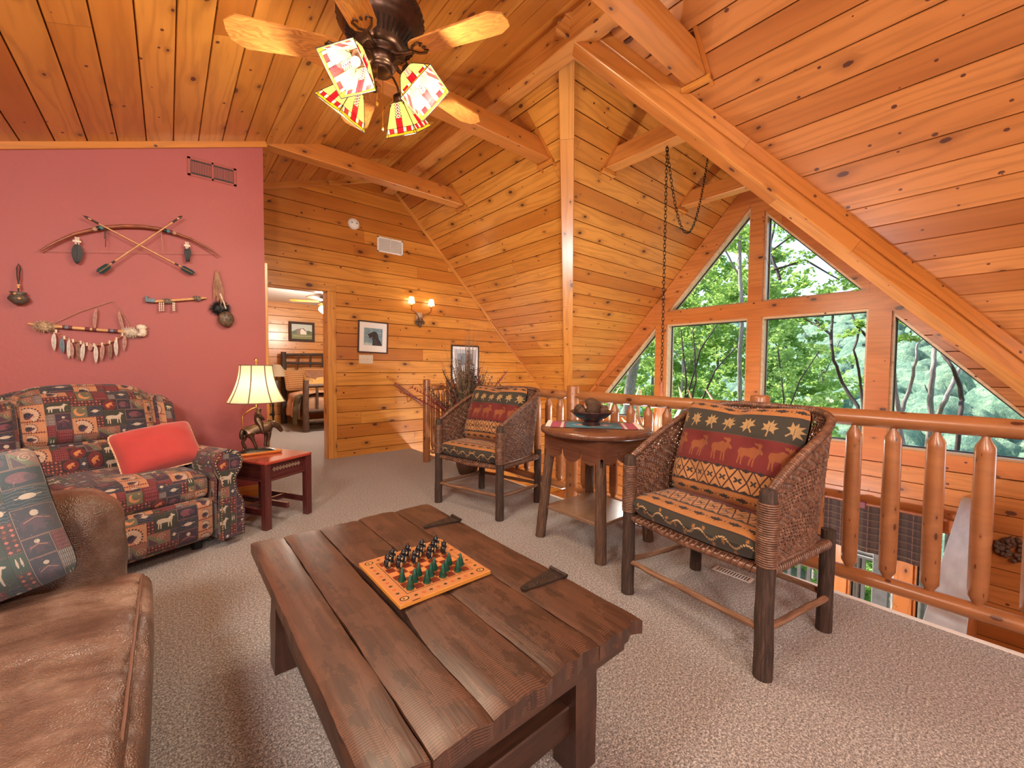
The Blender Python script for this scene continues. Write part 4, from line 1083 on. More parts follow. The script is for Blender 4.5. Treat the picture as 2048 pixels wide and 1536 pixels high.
def fir_mesh():
    b=MB();pr=[(.0085,0)]
    for k in range(6): z=.004+k*.0062;r=.0128*(1-k/7.4);pr+=[(r*1.05,z),(r*.78,z+.0055)]
    pr+=[(0,.046)];b.lathe(pr,14,flute=.07,nf=7);o=b.build('fir_tree_piece',M['piece_tree']);return o
be=fi=None
lab_col=['on the far row','on the middle bear row','on the row facing the firs']
colname=['first','second','third','fourth']
for r_ in range(3):
    for k in range(4):
        cidx=2*k+((r_+1)%2);x=ox+(cidx+.5)*cell;y=oy+(7-r_+.5)*cell
        if be is None: be=bear_mesh();o=be
        else: o=copy_tree(be)
        o.location=(x,y,zb);o.rotation_euler=(0,0,R(35+rnd.uniform(-12,12)))
        o['label']='black bear game piece %s, %s from the left'%(lab_col[r_],colname[k]);o['group']='black bear game pieces on the board'
lab_r=['on the nearest row','on the middle fir row','on the row facing the bears']
for r_ in range(3):
    for k in range(4):
        cidx=2*k+(r_%2);x=ox+(cidx+.5)*cell;y=oy+(r_+.5)*cell
        if fi is None: fi=fir_mesh();o=fi;tag(o,'x','game piece')
        else: o=copy_tree(fi)
        o.location=(x,y,zb);o.rotation_euler=(0,0,rnd.random()*6)
        o['label']='green fir game piece %s, %s from the left'%(lab_r[r_],colname[k]);o['group']='green fir tree game pieces on the board'
# ------------------------------------------------------------------ wicker armchairs
def shell_xy(a,fl):
    n=4.2;c_,s_=math.cos(a),math.sin(a)
    x=.335*math.copysign(abs(c_)**(2/n),c_);y=.575*abs(s_)**(2/n)
    k=1+.12*fl*abs(s_)
    return x*(1+.13*fl*min(1,abs(s_)*1.3)),-.27+y*k
_arc=[0.]
_N=400
_pts=[shell_xy(PI*i/_N,0) for i in range(_N+1)]
for i in range(_N): _arc.append(_arc[-1]+math.dist(_pts[i],_pts[i+1]))
def at_arc(s):
    L=s*_arc[-1];import bisect
    i=min(_N-1,max(0,bisect.bisect(_arc,L)-1));t=(L-_arc[i])/max(1e-9,_arc[i+1]-_arc[i]);return PI*(i+t)/_N
def rim_h(a):
    y=max(0,shell_xy(a,0)[1]+.27)/.575
    return .685+.275*(y**.85 if y>0 else 0)
def shell_p(s,r,off=0):
    a=at_arc(min(max(s,0),1));h=rim_h(a);z=.42+(h-.42)*r;fl=(z-.42)/.54
    x,y=shell_xy(a,fl)
    a2=a+.01;x2,y2=shell_xy(a2,fl);nx,ny=(y2-y),-(x2-x);l=math.hypot(nx,ny) or 1
    return Vector((x+nx/l*off,y+ny/l*off,z))
def weave():
    b=MB();NW=112;NR=36
    A=.0050
    for j in range(NR):
        r=(j+.5)/NR;pts=[]
        for i in range(NW+1):
            s=(i+.5*(j%2)*0)/NW;ph=(i+(j if (j//7)%2==0 else -j))%4
            off=A if ph<2 else -A
            pts.append(shell_p(s,r,off))
        a=.0050;b.tube(pts,a,4,False,flat=1.25,smooth=True)
    for i in range(1,NW):
        s=(i-.0)/NW;pts=[]
        for j in range(NR+1):
            r=j/NR;jj=min(j,NR-1);ph=(i+(jj if (jj//7)%2==0 else -jj))%4
            pts.append(shell_p(s,r,-(A*.8) if ph<2 else A*.8))
        b.tube(pts,.0048,4,False,smooth=True)
    return b
def rim():
    b=MB();n=420;pts=[];rr=[]
    for i in range(n+1):
        pts.append(shell_p(i/n,1,0)+Vector((0,0,.004)));rr.append(.0145 if i%3 else .0185)
    b.tube(pts,rr,8,False);
    n=200;b.tube([shell_p(i/n,0,0) for i in range(n+1)],.011,6,False)
    return b
def coil(b,x,y,z0,z1,r,th,pitch=.0085):
    n=int((z1-z0)/pitch)
    for k in range(n):
        z=z0+(k+.5)*pitch;b.tube([(x+r*math.cos(t*PI/6),y+r*math.sin(t*PI/6),z) for t in range(12)],th,5,closed=True)
def coil_rod(b,p0,p1,r,th,pitch):
    p0,p1=Vector(p0),Vector(p1);m=frame(p0,p1-p0);L=(p1-p0).length;n=int(L/pitch)
    for k in range(n):
        z=(k+.5)*pitch;b.tube([m@Vector((r*math.cos(t*PI/5),r*math.sin(t*PI/5),z+pitch*.25*math.sin(t*PI/5))) for t in range(10)],th,4,closed=True)
def barky(x,y,z0,z1,r,seed,top=False,lean=(0,0)):
    b=MB();n=14;pts=[];rr=[]
    for i in range(n+1):
        t=i/n;z=z0+(z1-z0)*t;pts.append((x+lean[0]*t+.003*mnoise.noise(Vector((z*6,seed,0))),y+lean[1]*t+.003*mnoise.noise(Vector((z*6,seed,5))),z))
        rr.append(r*(1.06-.1*t+.06*mnoise.noise(Vector((z*8,seed,9)))))
    if top: pts.append((pts[-1][0],pts[-1][1],z1+.012));rr.append(rr[-1]*.7);pts.append((pts[-1][0],pts[-1][1],z1+.016));rr.append(rr[-1]*.25)
    b.tube(pts,rr,12);return b
def chair():
    t=thing('wicker_armchair','x','armchair',group='pair of woven rattan armchairs')
    weave().build('woven_back',M['wicker'],t)
    rim().build('rim',M['wicker'],t)
    for s in(-1,1):
        o=barky(s*.335,-.27,0,.70,.031,s*3+1,True).build('front_leg',M['bark'],t)
        b=MB();coil(b,s*.335,-.27,.425,.665,.0335,.0042);b.build('rattan_wrapping',M['wicker'],o)
        barky(s*.318,.258,0,.45,.029,s*5+2,False,(0,.01)).build('back_leg',M['bark'],t)
    zr=.395
    b=MB();b.tube([(-.32,-.27,zr),(0,-.275,zr-.012),(.32,-.27,zr)],.016,8);b.tube([(-.33,-.27,zr),(-.325,.28,zr)],.016,8);b.tube([(.33,-.27,zr),(.325,.28,zr)],.016,8);b.tube([(-.32,.28,zr),(.32,.28,zr)],.016,8)
    coil_rod(b,(-.3,-.272,zr),(.3,-.272,zr),.0175,.0035,.026);coil_rod(b,(.33,-.24,zr),(.325,.25,zr),.0175,.005,.0155);coil_rod(b,(-.33,-.24,zr),(-.325,.25,zr),.0175,.005,.0155)
    b.build('seat_rail',M['wicker'],t)
    MB().box(-.315,.315,-.26,.27,zr-.002,zr+.014).build('seat_deck',M['wicker'],t)
    for p,q,seed in (((-.33,-.27,.165),(.33,-.27,.18),1),((-.325,.28,.15),(.325,.28,.155),2),((-.335,-.27,.17),(-.325,.28,.15),3),((.335,-.27,.18),(.325,.28,.15),4)):
        p,q=Vector(p),Vector(q);n=9
        pts=[p.lerp(q,k/n)+Vector((0,0,.007*mnoise.noise(Vector((k*.6,seed,0))))) for k in range(n+1)];rr=[.0135+.003*mnoise.noise(Vector((k*1.1,seed,4))) for k in range(n+1)]
        MB().tube(pts,rr,10).build('stretcher',M['rod'],t)
    return t
def seat_cushion(t_):
    b=MB()
    for sg in (1,-1):
        nu,nv=30,30
        def P(a,c_,sg=sg):
            x=(a*2-1);y=(c_*2-1)
            w=.325;d=.285
            ex=1-abs(x)**9;ey=1-abs(y)**9;e=max(0,ex*ey)**.30
            tuft=0
            for tx,ty in ((-.36,-.28),(.36,-.28),(-.36,.36),(.36,.36)): tuft+=math.exp(-((x-tx)**2+(y-ty)**2)/.02)
            z=.468+(sg*(.058*e)+(sg>0)*(-.010*tuft+.01*(1-x*x)*(1-y*y)))+.004*mnoise.noise(Vector((x*2,y*2,sg)))
            Y=y*.27-.012;q_=min(.999,max(0,(Y+.27)/.575));w=.335*(1-q_**4.2)**(1/4.2)-.022
            return (x*w,Y+(-.014)*(1-x*x)*(y<0),z)
        def U(a,c_,sg=sg):
            y=c_*2-1;s=.0
            e2=max(0,(1-abs(x)**9)*(1-abs(y)**9))**.30
            v=(.10+c_*.72 if y>-.97 else .10) if sg>0 else .055-c_*.05
            if y<0: v=min(v,.055+.06*e2+c_*.76) if sg>0 else .055-.055*e2
            return (a,v)
        if sg>0: b.grid(P,nu,nv,uvfn=U)
        else: b.grid(lambda a,c_:P(1-a,c_),nu,nv,uvfn=lambda a,c_:U(1-a,c_))
    return b
def back_cushion():
    def dent(p):
        x,y,z=p
        for tx,ty in ((-.13,.02),(.13,.02),(-.13,-.14),(.13,-.14),(0,.2)):
            k=math.exp(-((x-tx)**2+(y-ty)**2)/.0022);z*=1-.30*k
        if y>0: y-=.020*math.exp(-((x)**2)/.01)*(y/.25)**3;y+=.018*(abs(x)/.3)**3*(y/.25)
        return (x,y,z)
    return MB().pillow(.60,.50,.22,30,uv=(.02,.98,.105,1.0),edge=.008,wr=.006,fn=dent)
ch=chair();CH=[('A',(2.085,2.775),R(-77.5)),('B',(2.005,.822),R(-99.2))]
labs={'A':'woven rattan armchair farther along the railing, left of the round table','B':'woven rattan armchair closest to the coffee table corner, right of the round table'}
kids=[k for k in COL.objects if k.parent==ch]
sc0=seat_cushion(0).build('seat_cushion',M['lodge']);bc0=back_cushion().build('back_cushion',M['lodge'])
for i,(n_,p,a) in enumerate(CH):
    o=ch if i==0 else copy_tree(ch)
    o.location=(p[0],p[1],0);o.rotation_euler=(0,0,a);o['label']=labs[n_]
    s_=sc0 if i==0 else copy_tree(sc0);s_.location=(p[0],p[1],0);s_.rotation_euler=(0,0,a)
    tag(s_,'red and tan striped seat cushion lying in the rattan chair %s of the round table'%('left' if i==0 else 'right'),'cushion','lodge pattern chair cushions')
    c_=bc0 if i==0 else copy_tree(bc0)
    off=RZ(a)@Vector((0.0,.075,.745));tlt=Euler((R(90-20),0,0)).to_matrix().to_4x4()
    c_.matrix_world=Matrix.Translation((p[0]+off.x,p[1]+off.y,off.z))@RZ(a)@tlt
    tag(c_,'moose and leaf back cushion leaning in the rattan chair %s of the round table'%('left' if i==0 else 'right'),'cushion','lodge pattern chair cushions')
# ------------------------------------------------------------------ round table
rt=thing('round_table','round dark oak side table with bark legs between the two rattan chairs','side table',(2.19,1.735,0),R(0))
def kid(name,b,mat,par): return b.build(name,mat,par)
kid('tabletop',MB().lathe([(.0,.722),(.352,.722),(.364,.728),(.366,.745),(.362,.757),(.35,.762),(0,.762)],56),M['oak'],rt)
o=[k for k in COL.objects if k.parent==rt][0]
me=o.data
for l in me.loops:   # straight grain on the round top
    c_=me.vertices[l.vertex_index].co;me.uv_layers[0].data[l.index].uv=(c_.x,c_.y)
b=MB();q=.235
prof=[(-q,.722),(-q,.60)]
import itertools
ap=[(-q,.56)]
n=60
for k in range(n+1):
    t=-1+2*k/n;zz=.585-.0*abs(t)
    s=abs(math.sin(t*PI*2.0));zz=.575+.03*(abs(t)<.75)+.0
    zz=.61-.045*abs(math.cos(t*PI*1.5))-.012*(1-abs(t))
    if abs(abs(t)-.33)<.05: zz=.635
    ap.append((t*q,zz))
ap+=[(q,.56),(q,.722),(-q,.722)]
for k in range(4):
    m=RZ(k*PI/2)@T(0,-q,0)@RX(PI/2)
    b.prism(ap,-.009,.009,m)
kid('apron',b,M['oak'],rt)
for sx in(-1,1):
    for sy in(-1,1):
        barky(sx*.255,sy*.255,0,.722,.033,sx*2+sy,False,(-sx*.05,-sy*.05)).build('leg',M['bark2'],rt)
kid('shelf',MB().box(-.235,.235,-.235,.235,.195,.218,bev=.004),M['shelf'],rt)
mt=thing('place_mat','turquoise and pink woven mat with fringe under the pine cone bowl','mat',(2.205,1.77,.7635),R(-49))
b=MB();b.grid(lambda a,c_:((a-.5)*.56,(c_-.5)*.30,.0018+.0006*math.sin(a*40)),40,10);b.grid(lambda a,c_:((.5-a)*.56,(c_-.5)*.30,0),8,4);kid('woven_panel',b,M['serape'],mt)
b=MB()
for s in(-1,1):
    for k in range(15):
        y=-.14+.28*k/14;p=[(s*.28,y,.003),(s*.295,y+rnd.uniform(-.004,.004),.006),(s*.312,y+rnd.uniform(-.008,.008),.004)]
        b.tube(p,[.004,.0055,.004],6)
kid('fringe',b,M['fur_w'],mt)
bw=MB().lathe([(0,0),(.058,0),(.062,.006),(.05,.02),(.06,.03),(.10,.052),(.142,.088),(.147,.094),(.140,.096),(.095,.062),(.05,.04),(0,.036)],48).build('fruit_bowl',M['bowl']);bw.location=(2.195,1.775,.7665);tag(bw,'dark glazed footed bowl of cones and twig balls on the round table','bowl')
def ball(name,lab,p,r,mat,cat='ornament',grp=None):
    b=MB()
    if mat=='ball':
        b.ell((0,0,0),(r*.93,)*3,seg=16,rings=10)
        for k in range(26):
            m=Euler((rnd.random()*6,rnd.random()*6,rnd.random()*6)).to_matrix().to_4x4();b.tube([m@Vector((r*.96*math.cos(t*PI/8),r*.96*math.sin(t*PI/8),0)) for t in range(16)],.0022,4,closed=True)
    else:
        for i in range(9):
            t=i/8;zz=(t-.5)*2*r;rr=r*.8*math.sin(PI*(.15+.8*t))
            n_=9
            for k in range(n_):
                a=2*PI*(k+.5*(i%2))/n_;b.ell((rr*math.cos(a),rr*math.sin(a),zz),(.008,.008,.0045),seg=6,rings=4)
        b.ell((0,0,0),(r*.6,r*.6,r*.95),seg=8,rings=6)
    o=b.build(name,M[mat]);o.location=p;o.rotation_euler=(rnd.random(),rnd.random(),rnd.random());tag(o,lab,cat,grp);return o
bc=(2.195,1.775,.7665)
ball('twig_ball','round woven twig ball at the front centre of the bowl',(bc[0]-.035,bc[1]-.04,bc[2]+.108),.044,'ball')
ball('twig_ball','paler twig ball at the left rim of the bowl',(bc[0]-.06,bc[1]+.055,bc[2]+.105),.036,'ball')
eg=MB().ell((0,0,0),(.06,.042,.040),seg=16,rings=10).build('gourd',M['ball']);eg.location=(bc[0]+.045,bc[1]+.025,bc[2]+.135);eg.rotation_euler=(0,R(28),R(-50));tag(eg,'oval brown gourd lying highest in the bowl','gourd')
ball('pine_cone','small pine cone at the front right rim of the bowl',(bc[0]+.035,bc[1]-.075,bc[2]+.098),.026,'cone','pine cone')
ball('pine_cone','dark pine cone at the far right rim of the bowl',(bc[0]+.10,bc[1]-.02,bc[2]+.103),.030,'cone','pine cone')
ball('pine_cone','pine cone tucked low at the left rim of the bowl',(bc[0]-.10,bc[1]+.0,bc[2]+.095),.024,'cone','pine cone')
# ------------------------------------------------------------------ end table with lamp
ea=R(30);et=thing('end_table','cherry red end table with carved diamonds beside the patterned recliner','end table',(.545,3.555,0),ea)
hx,hy=.175,.235;H_=.48
kid('tabletop',MB().box(-hx-.025,hx+.025,-hy-.03,hy+.03,H_-.022,H_,bev=.006),M['cherry'],et)
b=MB();b.box(-hx+.01,hx-.01,-hy+.008,-hy+.026,.335,H_-.022);b.box(-hx+.01,hx-.01,hy-.026,hy-.008,.335,H_-.022);b.box(-hx+.008,-hx+.026,-hy+.01,hy-.01,.335,H_-.022);b.box(hx-.026,hx-.008,-hy+.01,hy-.01,.335,H_-.022)
for s in(-1,1): b.tube([(-hx+.03,s*hy,.342),(hx-.03,s*hy,.342)],.009,8);b.tube([(s*hx,-hy+.03,.342),(s*hx,hy-.03,.342)],.009,8)
kid('apron',b,M['mahog'],et)
b=MB()
def dia(cx,cz,face):
    w=.012
    P=[(cx-w,cz),(cx,cz-w*1.15),(cx+w,cz),(cx,cz+w*1.15)]
    if face=='f': f3=lambda p,e:(p[0],-hy+.0075-e,p[1])
    else: f3=lambda p,e:(hx-.0075+e,p[0],p[1])
    for k in range(4): b.tube([f3(P[k-1],0),f3(P[k],0)],.0016,4)
    b.ell(f3((cx,cz),0),(.004,.004,.004),seg=6,rings=4)
for k in range(9): dia(-.104+k*.026,.412,'f')
for k in range(9): dia(-.12+k*.030,.412,'r')
kid('carved_diamonds',b,M['notch'],et)
for sx in(-1,1):
    for sy in(-1,1): kid('leg',MB().box(sx*hx-.024,sx*hx+.024,sy*hy-.024,sy*hy+.024,0,H_-.022,bev=.003),M['mahog'],et)
kid('stretcher',MB().box(-hx,hx,-hy-.01,-hy+.012,.09,.135,bev=.002) if False else MB().box(-.012,.012,-hy,hy,.10,.14,bev=.002),M['mahog'],et)
for s in(-1,1): kid('stretcher',MB().box(-hx,hx,s*hy-.012,s*hy+.012,.095,.14,bev=.002) if False else MB().box(s*hx-.012,s*hx+.012,-hy,hy,.095,.14,bev=.002),M['mahog'],et)
kid('stretcher',MB().box(-hx,hx,-.012,.012,.10,.135,bev=.002),M['mahog'],et)
# lamp
lp=thing('table_lamp','lit table lamp with cream bell shade and bronze horse rider on the red end table','table lamp',(.51,3.60,H_),R(4))
kid('wooden_plinth',MB().box(-.155,.155,-.065,.065,0,.022,bev=.008),M['trim'],lp)
def rock():
    b=MB();b.grid(lambda a,c_:((a-.5)*.24*(1-.12*(2*c_-1)**2),(c_-.5)*.10,.022+.028*(1-(2*a-1)**4)*(1-(2*c_-1)**4)**.5*(1.1-.5*a)+.003*mnoise.noise(Vector((a*9,c_*7,0)))),22,10)
    return b
kid('rocky_base',rock(),M['bronze_dark'],lp)
def skin(name,V,E,Rr,mat,par,sub=2,root=0):
    me=bpy.data.meshes.new(name);me.from_pydata([tuple(v) for v in V],E,[]);o=bpy.data.objects.new(name,me);COL.objects.link(o);o.parent=par
    o.modifiers.new('skin','SKIN').use_smooth_shade=True
    sl_=me.skin_vertices[0].data if me.skin_vertices else None
    if sl_ is None:
        bm=bmesh.new();bm.from_mesh(me);bm.verts.layers.skin.verify();bm.to_mesh(me);bm.free();sl_=me.skin_vertices[0].data
    for i,r in enumerate(Rr): sl_[i].radius=(r,r) if not hasattr(r,'__len__') else r;sl_[i].use_root=(i==root)
    sm=o.modifiers.new('sub','SUBSURF');sm.levels=sub;sm.render_levels=sub
    me.materials.append(mat);return o
# horse: x forward
hz=.05
HV=[(-.055,0,.135+hz),(0,0,.128+hz),(.055,0,.135+hz),(.085,0,.150+hz),(.115,0,.145+hz),(.140,0,.115+hz),(.152,0,.088+hz),
    (-.070,.018,.10+hz),(-.068,.02,.066+hz),(-.082,.02,.04+hz),(-.062,.02,.0+hz-.004),(-.050,-.018,.10+hz),(-.035,-.02,.07+hz),(-.022,-.02,.038+hz),(-.008,-.02,.0+hz-.004),
    (.058,.016,.10+hz),(.055,.017,.06+hz),(.052,.017,.034+hz),(.050,.017,-.004+hz),(.068,-.016,.10+hz),(.066,-.017,.06+hz),(.060,-.017,.034+hz),(.058,-.017,-.004+hz),
    (-.080,0,.13+hz),(-.092,0,.10+hz),(-.090,0,.06+hz)]
HE=[(0,1),(1,2),(2,3),(3,4),(4,5),(5,6),(0,7),(7,8),(8,9),(9,10),(0,11),(11,12),(12,13),(13,14),(2,15),(15,16),(16,17),(17,18),(2,19),(19,20),(20,21),(21,22),(0,23),(23,24),(24,25)]
HR=[.042,.040,.038,.028,.022,.018,.013,.023,.014,.010,.011,.023,.014,.010,.011,.018,.011,.008,.011,.018,.011,.008,.011,.014,.014,.010]
st=bpy.data.objects.new('horse_and_rider_figure',None);COL.objects.link(st);st.parent=lp;st.scale=(1.12,1.12,1.12);st.location=(0,0,-.006)
skin('horse',HV,HE,HR,M['bronze'],st)
RV=[(.0,0,.165+hz),(.002,0,.20+hz),(.006,0,.232+hz),(.012,0,.250+hz),(.016,0,.266+hz),(.004,.030,.226+hz),(.022,.034,.200+hz),(.040,.018,.185+hz),(.004,-.030,.226+hz),(.022,-.034,.200+hz),(.040,-.018,.185+hz),
    (.016,.030,.150+hz),(.022,.038,.115+hz),(.028,.038,.09+hz),(.016,-.030,.150+hz),(.022,-.038,.115+hz),(.028,-.038,.09+hz)]
RE=[(0,1),(1,2),(2,3),(3,4),(2,5),(5,6),(6,7),(2,8),(8,9),(9,10),(0,11),(11,12),(12,13),(0,14),(14,15),(15,16)]
RR=[.024,.025,.026,.012,.020,.013,.011,.008,.013,.011,.008,.017,.012,.008,.017,.012,.008]
skin('rider',RV,RE,RR,M['bronze'],st)
b=MB();b.ell((.110,.006,.163+hz),(.003,.003,.008),seg=6,rings=4);b.ell((.110,-.006,.163+hz),(.003,.003,.008),seg=6,rings=4)
for k in range(9): b.ell((.070+k*.006,0,.172+hz-.0006*k*k),(.006,.004,.010),seg=6,rings=4)
b.build('mane_and_ears',M['bronze_dark'],st)
kid('pole',MB().tube([(-.085,.03,.02),(-.085,.03,.29),(-.078,.03,.305),(-.03,.0,.345),(0,0,.355),(0,0,.70)],.0055,8),M['brass'],lp)
sh=MB();pr=[]
for k in range(15):
    t=k/14;rr=.108+.080*(1-t)**1.9;pr.append((rr,.395+.275*t))
sh.lathe(pr,48);shd=kid('lamp_shade',sh,M['linen'],lp)
rb=MB()
for k in range(8):
    a=2*PI*k/8+.3;rb.tube([(r*1.006*math.cos(a),r*1.006*math.sin(a),z) for r,z in pr],.0042,5)
for (r,z) in (pr[0],pr[-1]): rb.tube([(r*math.cos(a*PI/24),r*math.sin(a*PI/24),z) for a in range(48)],.0035,5,closed=True)
kid('ribbing',rb,M['shade_rib'],shd)
kid('finial',MB().lathe([(.0,.70),(.008,.70),(.014,.712),(.006,.722),(.0,.728)],12),M['brass'],lp)
kid('bulb',MB().ell((0,0,.555),(.026,.026,.034)),M['bulb'],lp)
kid('power_cord',MB().tube([(-.15,.02,.012),(-.19,.05,.02),(-.2,.09,.005),(-.16,.12,.004),(-.16,.25,.0),(-.16,.29,-.1),(-.15,.30,-.30),(-.12,.34,-.47)],.0025,6),M['cream_pl'],lp)

# ------------------------------------------------------------------ recliner
ra=math.atan2(.355,.935)
a_=Vector((.935,.355,0)).normalized();b_=Vector((-.355,.935,0)).normalized()
Wd=.97;orig=Vector((.335,3.165,0))-a_*Wd/2    # front centre
rc=thing('recliner','wide overstuffed recliner in patchwork print fabric against the red wall','recliner',orig,ra)
def soft(c,h,r,n=12,fn=None,bulge=(0,0,0)): return MB().rbox(c,h,r,n,fn=fn,bulge=bulge)
aw=.135
# local: x right, y back, front at y=0
seat=soft((0,.40,.40),(Wd/2-aw-.003,.38,.085),.06,14,bulge=(0,.012,.03)).build('seat_cushion',M['quilt'],rc)
soft((0,.035,.205),(Wd/2-aw-.004,.045,.125),.035,14,bulge=(0,.02,.005)).build('footrest',M['quilt'],rc)
def lean(p):
    z=p.z-.42;p=p.copy();p.y+=.34*z*.9;p.z-=.05*z;return p
def backf(p):
    # rounded shoulders
    x=p.x;z=p.z
    t=max(0,(z-.72)/.3);p=p.copy();p.z-=.10*(abs(x)/.44)**3.2*t;return lean(p)
soft((0,.66,.845),(.325,.10,.185),.085,16,fn=backf,bulge=(0,.035,.02)).build('backrest',M['quilt'],rc)
soft((0,.63,.58),(.325,.095,.11),.06,14,fn=lean,bulge=(0,.03,0)).build('lumbar_cushion',M['quilt'],rc)
soft((0,.78,.60),(.385,.06,.43),.055,14,fn=lambda p:backf(p)).build('back_shell',M['quilt'],rc)
for s in(-1,1):
    soft((s*.365,.66,.80),(.055,.13,.215),.05,10,fn=backf,bulge=(.01,.01,0)).build('wing',M['quilt'],rc)
def arm(s):
    b=MB();xc=s*(Wd/2-aw/2)
    # rolled top
    n=16;L0,L1=-.01,.74
    def P(a,c_):
        y=L0+(L1-L0)*c_;t=a*2*PI
        # profile: roll of radius .085 over a slimmer panel
        px=[(-.060,.07),(-.060,.30),(-.055,.44),(-.078,.49),(-.088,.545),(-.06,.60),(0,.62),(.06,.60),(.088,.545),(.080,.49),(.055,.44),(.060,.30),(.060,.07)]
        k=a*(len(px)-1);i=min(int(k),len(px)-2);f=k-i;x=px[i][0]*(1-f)+px[i+1][0]*f;z=px[i][1]*(1-f)+px[i+1][1]*f
        return (xc+x*(s),y,z-.015*c_)
    b.grid(P,36,14,uvfn=lambda a,c_:(a*1.35,c_*.75))
    return b
FP=[(-.060,.07),(-.060,.30),(-.055,.44),(-.078,.49),(-.088,.545),(-.06,.60),(0,.62),(.06,.60),(.088,.545),(.080,.49),(.055,.44),(.060,.30),(.060,.07)]
def arm_front(s):
    xc=s*(Wd/2-aw/2);b=MB()
    # scroll panel widening toward the floor
    P=[(-.052,.055),(-.058,.20),(-.05,.34),(-.045,.43),(-.074,.49),(-.086,.545),(-.058,.602),(0,.622),(.058,.602),(.086,.545),(.074,.49),(.040,.43),(.048,.36),(.088,.27),(.092,.20),(.088,.055)]
    if s<0: P=[(-x,z) for x,z in P]
    b.prism([(xc+x,z) for x,z in P],-.0,.03,Matrix(((1,0,0,0),(0,0,1,-.035),(0,1,0,0),(0,0,0,1))))
    return b,[(xc+x,z) for x,z in P]
for s in(-1,1):
    o=arm(s).build('arm',M['quilt'],rc)
    fb,P=arm_front(s);o2=fb.build('arm_front_panel',M['quilt'],o)
    nb=MB();P2=P
    pts=[]
    cxp=sum(p[0] for p in P2)/len(P2)
    for k in range(len(P2)-1):
        p,q=Vector(P2[k]),Vector(P2[k+1]);L=(q-p).length;n=max(1,int(L/.0155))
        for i in range(n): pts.append(p.lerp(q,i/n))
    for p in pts:
        d=Vector((cxp-p.x,0));x=p.x+(.012 if cxp>p.x else -.012)
        nb.ell((x,-.0365,p.y-(.010 if p.y>.58 else 0)),(.0055,.003,.0055),seg=8,rings=4)
    nb.build('nailhead_trim',M['nail'],o)
b=MB()
for s in(-1,1): b.tube([(s*.3,.12,.0),(s*.3,.12,.09)],.03,12);b.tube([(s*.3,.70,.0),(s*.3,.70,.09)],.03,12)
b.box(-.38,.38,.10,.74,.055,.10);b.build('base',M['black_pl'],rc)
# red pillow
rp=thing('red_pillow','plain red pillow with twisted cord edging on the patchwork recliner','pillow')
def rpm():
    w,h=.41,.31
    b=MB().pillow(w,h,.19,24,edge=.006,wr=.010);b.build('cover',M['red_cloth'],rp)
    c_=MB();pts=[]
    for k in range(120):
        t=k/120*4;sd=int(t);f=(t-sd)*2-1
        x,y=[(f,-1),(1,f),(-f,1),(-1,-f)][sd];rr_=.085*(abs(x)*abs(y))**6;cx=1-.05*(1-abs(y)**2)*abs(x)**4-rr_;cy_=1-.05*(1-abs(x)**2)*abs(y)**4-rr_
        pts.append((x*w/2*cx,y*h/2*cy_,.0))
    c_.tube(pts,[.008 if i%2 else .0055 for i in range(120)],6,closed=True);c_.build('cord_edging',M['rope'],rp)
rpm()
P0=Vector((-.055,3.37,.625))
rp.matrix_world=Matrix.Translation(P0)@RZ(R(12))@RX(R(56))@RZ(R(9))
# ------------------------------------------------------------------ leather sofa
sf=thing('leather_sofa','worn brown leather sofa with loose seat cushion at the picture edge','sofa',(-.5,1.0,0))
def addw(name,b,mat,par=sf):
    o=b.build(name,mat,par);o.matrix_parent_inverse=Matrix.Translation(-Vector(sf.location));return o
def wrinkle(p):
    k=min(1,max(0,(p.z-.40)/.06))
    p=p.copy();n1=mnoise.noise(Vector((p.x*1.2+p.y*.5,p.y*7-p.x*2.,1)));n2=mnoise.noise(Vector((p.x*3,p.y*17+p.x*4,2)))
    rdg=1-abs(n1)*2.2
    n3=mnoise.noise(Vector((p.x*1.5+2,p.y*9+p.x*2.5,4)));p.z+=k*(-.020*max(0,1-abs(n3)*6)*(.5+mnoise.noise(Vector((p.x*2,p.y*2,7))))+.006*n2+.016*n1);return p
cu=MB().rbox((-.47,1.06,.375),(.415,.80,.085),.055,72,fn=wrinkle,bulge=(.012,.0,.03));addw('seat_cushion',cu,M['leather'])
w=MB();pts=[(-.078,.30+1.52*k/40,.452+.003*math.sin(k*1.7)) for k in range(41)];w.tube(pts,.004,6);addw('welt',w,M['seam'])
addw('base',MB().rbox((-.50,1.06,.17),(.42,.93,.12),.03,10),M['leather'])
addw('arm',MB().rbox((-.49,2.035,.38),(.345,.125,.33),.105,22,fn=lambda p:Vector((p.x+.012*mnoise.noise(Vector((p.y*9,p.z*9,3)))+.02*max(0,p.z-.5),p.y,p.z-.04*max(0,(-.2-p.x)))),bulge=(.02,.012,.01)),M['leather'])
addw('back',MB().rbox((-.92,1.06,.55),(.12,1.05,.40),.09,14),M['leather'])
for y in(.2,1.95): addw('foot',MB().lathe([(.03,0),(.035,.05)],12,T(-.2,y,0)),M['black_pl'])
# sofa pillow
sp=MB().pillow(.44,.42,.17,26,uv=(.03,.62,.08,.64),edge=.008,wr=.008).build('sofa_pillow',M['quilt_p'])
X_=Vector((.96,.10,.24)).normalized();Y_=Vector((-.26,.29,.92));Y_=(Y_-X_*Y_.dot(X_)).normalized();Z_=X_.cross(Y_)
mm=Matrix((X_,Y_,Z_)).transposed().to_4x4();mm.translation=(-.468,1.80,.665);sp.matrix_world=mm
tag(sp,'blue and green patchwork print pillow propped against the leather sofa arm','pillow')

# ------------------------------------------------------------------ helpers to place things on known planes
def ray(px,py): return (r2*(px-1024)-u2*(py-768)+fw*F_PX)
def on(px,py,ax,val):
    d=ray(px,py);c=Vector((0,0,CAMH));return c+d*((val-c[ax])/d[ax])
wy=YR
def wv(px,py,off=.02): p=on(px,py,1,wy-off);return p
